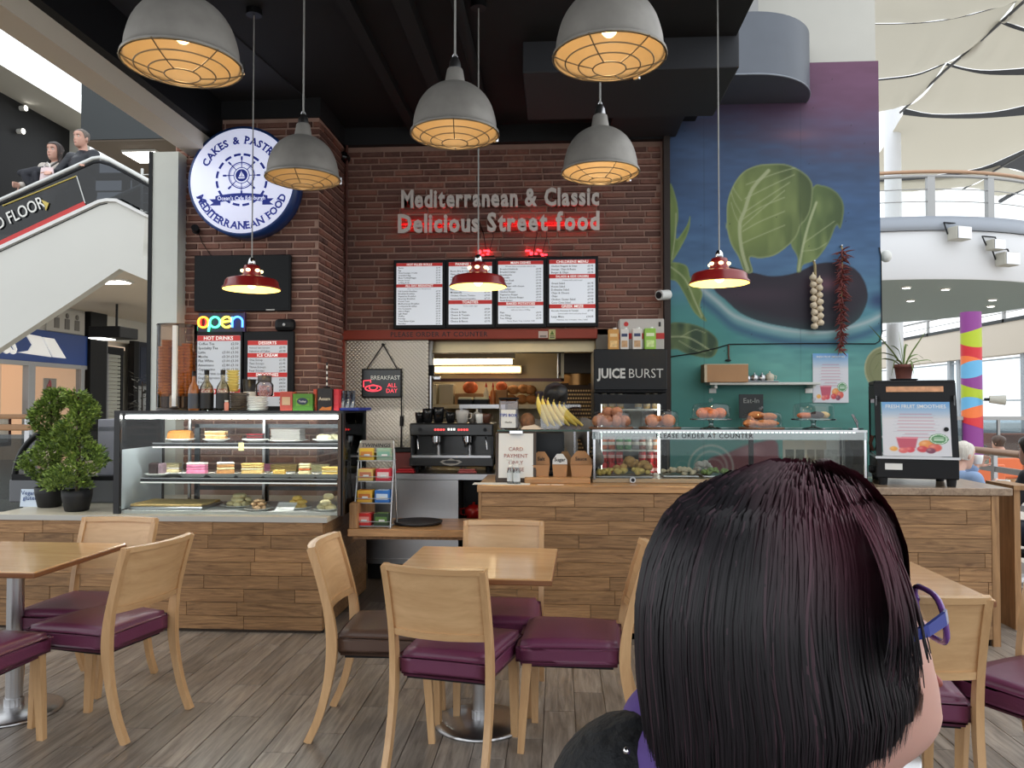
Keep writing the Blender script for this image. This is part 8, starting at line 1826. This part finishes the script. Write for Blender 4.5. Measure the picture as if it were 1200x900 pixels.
for i,(px,Y) in enumerate(((1160,6.62),(1187,6.8))):
 t=T('side_plate',('white plate with cutlery before the elderly diner','white plate at the right of the mug')[i],'plate',tbx(px,Y));plate(t,.08);MB().box(-.07,.07,-.006,.006,.012,.015).build('knife',M_CHROME,t)
tk=T('paper_cup','tan paper cup on the table behind the mug','cup',tbx(1184,6.95));MB().lathe([(.03,0),(.04,.1),(.037,.1),(.028,.01)],14).build('cup_body',mat('kraft',(176,132,92),.8),tk);MB().lathe([(.041,.04),(.041,.075)],14,caps=False).build('sleeve',M_CARD,tk)
bk2=at(1222,552,6.0)
person('person in a dark padded coat at the right picture edge',(bk2.x+.06,6.0,0),.5,sit(lel=(-.24,.16,.72),lwr=(-.16,.36,.76),lhd=(-.13,.45,.76),rel=(.24,.16,.72),rwr=(.16,.36,.76),rhd=(.13,.45,.76)),M_SKIN,mat('coat_black',(34,34,40),.7),mat('navy_trousers',(30,36,54),.7),hairmat('hair_dark2',(30,24,22),(52,42,36)),vox=.012)
sc3=T('cafe_chair','dark chair under the person in the padded coat','chair',(bk2.x+.06,6.0,0),.5);MB().box(-.2,.2,-.25,.2,.34,.38,b=.01).build('seat',M_SATIN,sc3)
for x in(-.18,.18):
 for y in(-.24,.18):MB().cyl((x,y,0),(x,y,.34),.012,n=8).build('leg',M_SATIN,sc3)
fp=at(1179,519,12.5)
person('far seated diner in grey beyond the steel rail',(fp.x,12.5,fp.z-1.14),.4,sit(lel=(-.24,.16,.72),lwr=(-.16,.36,.76),lhd=(-.13,.45,.76),rel=(.24,.16,.72),rwr=(.16,.36,.76),rhd=(.13,.45,.76)),M_SKIN,mat('coat_sage',(128,132,120),.8),mat('navy_trousers',(30,36,54),.7),hairmat('hair_brown3',(60,44,36),(90,70,58)),vox=.014)
sc4=T('long_bench','grey bench under the far seated diner','bench',(fp.x,12.5,0),.4);zse=fp.z-1.14+.4;MB().box(-.5,.5,-.25,.2,zse-.05,zse,b=.01).build('seat',M_SLATE,sc4);MB().box(-.45,-.4,-.2,.15,0,zse-.05).build('leg',M_STEEL,sc4);MB().box(.4,.45,-.2,.15,0,zse-.05).build('leg',M_STEEL,sc4)
#  THE WOMAN IN THE FOREGROUND
DW=.70
wo=T('person','woman with a dark plum bob, blue glasses and purple collar in the foreground','person',(at(940,700,DW).x,DW+.02,0));WO=wo.location
rdir=ray(985,690).normalized();hdir=Vector((rdir.x,rdir.y,0)).normalized();hperp=Vector((hdir.y,-hdir.x,0))
AL=R(30);fdir=hperp*math.cos(AL)+hdir*math.sin(AL);fang=math.atan2(fdir.y,fdir.x)-PI/2
hc_=at(951,750,DW);
HMw=Matrix.Translation(hc_-WO)@Matrix.Rotation(fang,4,'Z')@Matrix.Rotation(R(20),4,'X')@Matrix.Diagonal((1.06,.98,.98,1))
mb=head_mb(HMw,1.,40)
L_=lambda px,py,D=DW:at(px,py,D)-WO
nb_=L_(935,905,DW+.02)
mb.capsule(nb_,HMw@Vector((0,-.03,-.07)),.058,.055,20);mb.capsule(HMw@Vector((0,.01,-.09)),nb_+fdir*.02,.045,.05,20)
ch_=nb_+Vector((0,0,-.2))-fdir*.02;pel=Vector((ch_.x,ch_.y,.6))-fdir*.04;sidev=Vector((fdir.y,-fdir.x,0))
mb.capsule(nb_,ch_,.07,.12,20);mb.capsule(ch_,pel,.13,.14,20)
HIP={}
for s,k in((1,'r'),(-1,'l')):
 sh=ch_+sidev*s*.17+Vector((0,0,.09));el=sh+Vector((0,0,-.28))+sidev*s*.04;wr_=el+fdir*.22+Vector((0,0,.02));hp=pel+sidev*s*.1;kn=hp+fdir*.42;an=kn+Vector((0,0,-.42+.0))-fdir*.02;an.z=.09
 mb.capsule(ch_+Vector((0,0,.08)),sh,.08,.06,16);mb.capsule(sh,el,.052,.042,16);mb.capsule(el,wr_,.04,.028,16);mb.capsule(pel,hp,.12,.1,16);mb.capsule(hp,kn,.085,.06,16);mb.capsule(kn,an,.055,.04,16);mb.capsule(an,an+fdir*.14-Vector((0,0,.04)),.042,.034,12)
 hand_mb(mb,wr_,fdir,Vector((0,0,1)),.5,1.,s);HIP[k]=(sh,el,wr_,hp,kn,an)
link('body',fuse(mb,.006,2),skinmat('skin_woman',(214,166,152)),wo)
seg=[(pel,ch_,.17,.165),(ch_,nb_+Vector((0,0,-.1))-fdir*.02,.16,.1)];seg2=[]
upback=L_(752,952,DW+.0);seg.append((upback,ch_,.088,.15));seg.append((upback,ch_+Vector((0,0,.08)),.085,.12))
for k in 'rl':
 sh,el,wr_,hp,kn,an=HIP[k];seg+=[(ch_+Vector((0,0,.05)),sh,.1,.085),(sh,el,.075,.065),(el,el.lerp(wr_,.9),.06,.046)];seg2+=[(pel,hp,.15,.12),(hp,kn,.11,.08),(kn,an+Vector((0,0,.03)),.076,.06)]
 MB().capsule(an-fdir*.04-Vector((0,0,.045)),an+fdir*.16-Vector((0,0,.05)),.045,.038,12).build('shoe',mat('shoe_dark',(30,28,28),.5),wo)
clothe(wo,'jacket',seg,mat('jacket_black',(22,24,28),.75,var=.3,vscale=30,bump=.6,bscale=60),.01,3);clothe(wo,'trousers',seg2,mat('trousers_black',(26,26,28),.7),.014)
MB().ball(L_(734,880,DW-.075),.003,8).build('jacket_stud',M_CHROME,wo)
M_PCOL=mat('collar_purple',(92,66,140),.7,var=.1,vscale=8,bump=.25,bscale=25)
cc_=L_(868,918,DW+.0);ex=hperp;ey=hdir
pts=[];rads=[]
for i in range(40):
 a=2*PI*i/40;pts.append(cc_+ex*.07*math.cos(a)+ey*.07*math.sin(a)+Vector((0,0,-.03*math.cos(a)-.012*math.sin(a)+.012*math.sin(3*a))));rads.append(.036+.007*math.sin(2*a+1)+.005*math.sin(5*a))
mb=MB().tube(pts,rads,14,True)
pts2=[cc_+ex*(.075*math.cos(a)-.005)+ey*.085*math.sin(a)+Vector((0,0,-.05-.04*math.cos(a))) for a in np.linspace(0,2*PI,41)[:-1]]
mb.tube(pts2,[.034+.008*math.sin(3*a) for a in np.linspace(0,2*PI,41)[:-1]],14,True)
link('collar',solid(mb.mesh('c'),[('SUBSURF',dict(levels=1))]),M_PCOL,wo)
YL=[548,552,560,575,600,640,690,740,780,800,900];LX=[925,893,850,815,785,766,757,757,759,761,766];RX=[955,984,1003,1020,1043,1058,1060,1066,1076,1080,1074];DN=[.012,.045,.066,.082,.096,.108,.116,.118,.118,.118,.112]
UE=[740,762,800,868,900,950,1000,1045,1090];VE=[822,828,862,893,890,874,853,834,806]
def _sm(v):
 g=np.interp(np.arange(540,911),YL,v);k=np.exp(-(np.arange(-24,25)/9.)**2);k/=k.sum();e=np.concatenate([np.full(24,g[0])-(np.arange(24,0,-1)*(g[12]-g[8])/4 if 0 else 0),g,np.full(24,g[-1])]);return np.convolve(e,k,'valid')
YD=np.arange(540,911);LXs,RXs,DNs=_sm(LX),_sm(RX),_sm(DN)
def hpt(th,y,off=0.,ext=0.):
 yq=y;l_,r_=np.interp(yq,YD,LXs),np.interp(yq,YD,RXs)+ext;dn=np.interp(yq,YD,DNs);uc=(l_+r_)/2;hu=(r_-l_)/2
 c_=math.cos(th);s_=math.sin(th);cs_=math.copysign(abs(c_)**.84,c_);ss=math.copysign(abs(s_)**.8,s_)
 p=L_(uc+hu*cs_,yq,DW);sc3_=1.0
 q=p-hdir*(dn*(1. if s_>0 else .92))*ss
 c0=L_(uc,yq,DW);rad=(q-c0);rad=rad*(1+off/max(.02,rad.length));tw_=min(1,max(0,(612-yq)/62));return c0+rad+Vector((0,0,tw_*(off+.003)))
def yend(th):
 l_,r_=761,1086;u=(l_+r_)/2+(r_-l_)/2*math.cos(th);e=float(np.interp(u,UE,VE));s_=math.sin(th);return e-(0 if s_>0 else 26*min(1,-s_*2))
TH=np.linspace(0,2*PI,97)[:-1];rows=[]
for j in range(34):
 s_=(j/33)**.8;rows.append([hpt(t_,547.5+(yend(t_)-4-547.5)*s_,-.004+.0022*math.sin(t_*31)+.0015*math.sin(t_*53+1)) for t_ in TH])
mb=MB().grid(rows,True,True,flip=True);mb.add(rows[0],[tuple(range(96))])
inner=[p.lerp(Vector((0,0,0))+sum((q for q in rows[-1]),Vector())/96,.3)+Vector((0,0,.02)) for p in rows[-1]];mb.grid([rows[-1],inner],True,True,flip=True)
def plum():
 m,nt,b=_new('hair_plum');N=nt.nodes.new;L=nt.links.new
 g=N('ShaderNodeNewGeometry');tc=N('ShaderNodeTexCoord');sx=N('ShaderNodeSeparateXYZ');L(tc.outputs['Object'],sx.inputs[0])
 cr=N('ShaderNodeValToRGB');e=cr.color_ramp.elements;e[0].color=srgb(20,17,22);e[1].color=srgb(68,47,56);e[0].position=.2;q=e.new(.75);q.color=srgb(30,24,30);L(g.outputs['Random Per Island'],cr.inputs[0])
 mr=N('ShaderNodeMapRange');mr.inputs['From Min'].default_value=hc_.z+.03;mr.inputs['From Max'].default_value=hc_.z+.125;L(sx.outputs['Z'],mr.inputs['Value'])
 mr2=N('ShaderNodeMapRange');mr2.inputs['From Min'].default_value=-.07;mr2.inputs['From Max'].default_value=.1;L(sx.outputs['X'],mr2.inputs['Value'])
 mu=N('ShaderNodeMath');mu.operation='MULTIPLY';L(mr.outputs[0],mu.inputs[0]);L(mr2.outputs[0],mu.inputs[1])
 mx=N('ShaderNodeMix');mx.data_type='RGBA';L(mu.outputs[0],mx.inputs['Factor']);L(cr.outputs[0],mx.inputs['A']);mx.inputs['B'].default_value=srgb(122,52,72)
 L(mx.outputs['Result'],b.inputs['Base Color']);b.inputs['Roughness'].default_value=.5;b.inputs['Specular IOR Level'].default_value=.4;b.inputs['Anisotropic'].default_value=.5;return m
M_HAIRW=plum()
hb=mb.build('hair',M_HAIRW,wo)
rnd=random.Random(12);stm=MB()
for k in range(4400):
 th=rnd.uniform(0,2*PI)
 if k%3==0:th=rnd.uniform(-.25,PI+.2)
 if k%7==0:th=rnd.uniform(-.3,.9)
 off=rnd.uniform(-.002,.004);ye=yend(th)+rnd.uniform(-22,5);y0=548+rnd.uniform(0,1)**3*26;ph=rnd.uniform(0,6);am=rnd.uniform(0,.03);wdt=rnd.uniform(.0005,.0013);dth=rnd.uniform(-.06,.06)
 pts=[];n_=12
 for i in range(n_):
  s_=(i/(n_-1))**.85;y=y0+(ye-y0)*s_;pts.append(hpt(th+dth*s_+am*math.sin(ph+s_*4),y,off-.003*max(0,s_-.85)*6))
 A,B=[],[]
 for i,p in enumerate(pts):
  tg=(pts[min(i+1,n_-1)]-pts[max(i-1,0)]).normalized();c0=Vector((hc_.x-WO.x-.05,hc_.y-WO.y,p.z));nr=(p-c0).normalized();sd=tg.cross(nr).normalized()*wdt*(1-.7*(i/(n_-1))**3);A.append(p-sd);B.append(p+sd)
 stm.grid([A,B],True)
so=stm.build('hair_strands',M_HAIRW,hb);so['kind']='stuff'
lo=MB()
for k in range(90):
 f0=rnd.uniform(0,1);x0=1000+f0*44+rnd.uniform(-6,6);y0=590+f0*40;x2=1046+f0*44+rnd.uniform(-16,4);y2=rnd.uniform(770,812)-f0*6;d0=-.1+.07*f0;d2=-.115+.05*f0+rnd.uniform(-.012,.01)
 cx_=1062+f0*14+rnd.uniform(-6,6);pts=[]
 for i in range(12):
  s_=i/11;x=(1-s_)**2*x0+2*s_*(1-s_)*cx_+s_*s_*x2;y=y0+(y2-y0)*s_;pts.append(L_(x,y,DW+d0+(d2-d0)*s_-.012*math.sin(PI*s_)))
 lo.tube(pts,[.0003+.0008*math.sin(PI*(i+1)/13) for i in range(12)],4,caps=False)
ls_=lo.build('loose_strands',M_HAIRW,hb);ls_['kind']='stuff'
gl3=T('glasses','blue and violet framed glasses worn by the woman','glasses',WO+(HMw@Vector((0,.1,0))));G0=gl3.location-WO
HMg=HMw@Matrix.Translation((0,.09,.004))@Matrix.Rotation(R(-11),4,'X')@Matrix.Translation((0,-.09,-.004))
Gp=lambda x,y,z:(HMg@Vector((x,y,z)))-G0
M_GF=mat('frame_blue',(52,66,150),.25,coat=.5);M_GV=mat('frame_violet',(116,70,150),.25,coat=.5)
for sx in(-1,1):
 rim=[Gp(sx*(.036+.027*math.copysign(abs(math.cos(a))**.7,math.cos(a))),.104-.016*abs(.036+.027*math.cos(a))/.06,.0+.021*math.copysign(abs(math.sin(a))**.75,math.sin(a))) for a in np.linspace(0,2*PI,29)[:-1]]
 MB().tube(rim,.0026,6,True).build('rim',M_GV,gl3);c_=sum(rim,Vector())/28;lm=MB().add([c_]+rim,[(0,i+1,(i+1)%28+1) for i in range(28)]);lm.build('lens',glass('lens_glass',(236,238,244),.08),gl3)
 h0=Gp(sx*.066,.106,.008)
 tp2=[Gp(sx*.064,.089,.008),Gp(sx*.071,.082,.009),Gp(sx*.079,.06,.006),Gp(sx*.081,.0,.0),Gp(sx*.079,-.02,-.012)]
 mb=MB();rows_=[]
 for i,p in enumerate(tp2):
  up_=(Gp(0,0,1)-Gp(0,0,0)).normalized();ot=(Gp(sx,0,0)-Gp(0,0,0)).normalized();hh=(.0052,.0052,.0045,.0035,.003)[i];ww=.0016;rows_.append([p+up_*hh-ot*ww,p+up_*hh+ot*ww,p-up_*hh+ot*ww,p-up_*hh-ot*ww])
 mb.grid(rows_,False,True);mb.add(rows_[0],[(0,1,2,3)]);mb.add(rows_[-1],[(3,2,1,0)]);mb.build('temple_arm',M_GF,gl3)
MB().tube([Gp(-.011,.102,.004),Gp(0,.108,.008),Gp(.011,.102,.004)],.0025,6).build('bridge',M_GV,gl3)
for sx in(-1,1):
 MB().ball((sx*.033,.066,.004),.011,12,(1,1,1),HMw).build('eye',mat('eye_white',(206,200,194),.3),wo);MB().ball((sx*.033,.072,.004),.0062,10,(1,.8,1),HMw).build('iris',mat('iris_dark',(40,28,22),.2),wo)
MB().ball((0,.0915,-.072),.02,12,(1.05,.3,.4),HMw).build('lips',mat('lips_pink',(160,92,84),.5),wo)
c_=copy_tree(chair0);c_['label']='beech chair the plum haired woman sits on';sp_=WO+pel;c_.location=(sp_.x+fdir.x*.06,sp_.y+fdir.y*.06,0);c_.rotation_euler=(0,0,fang)
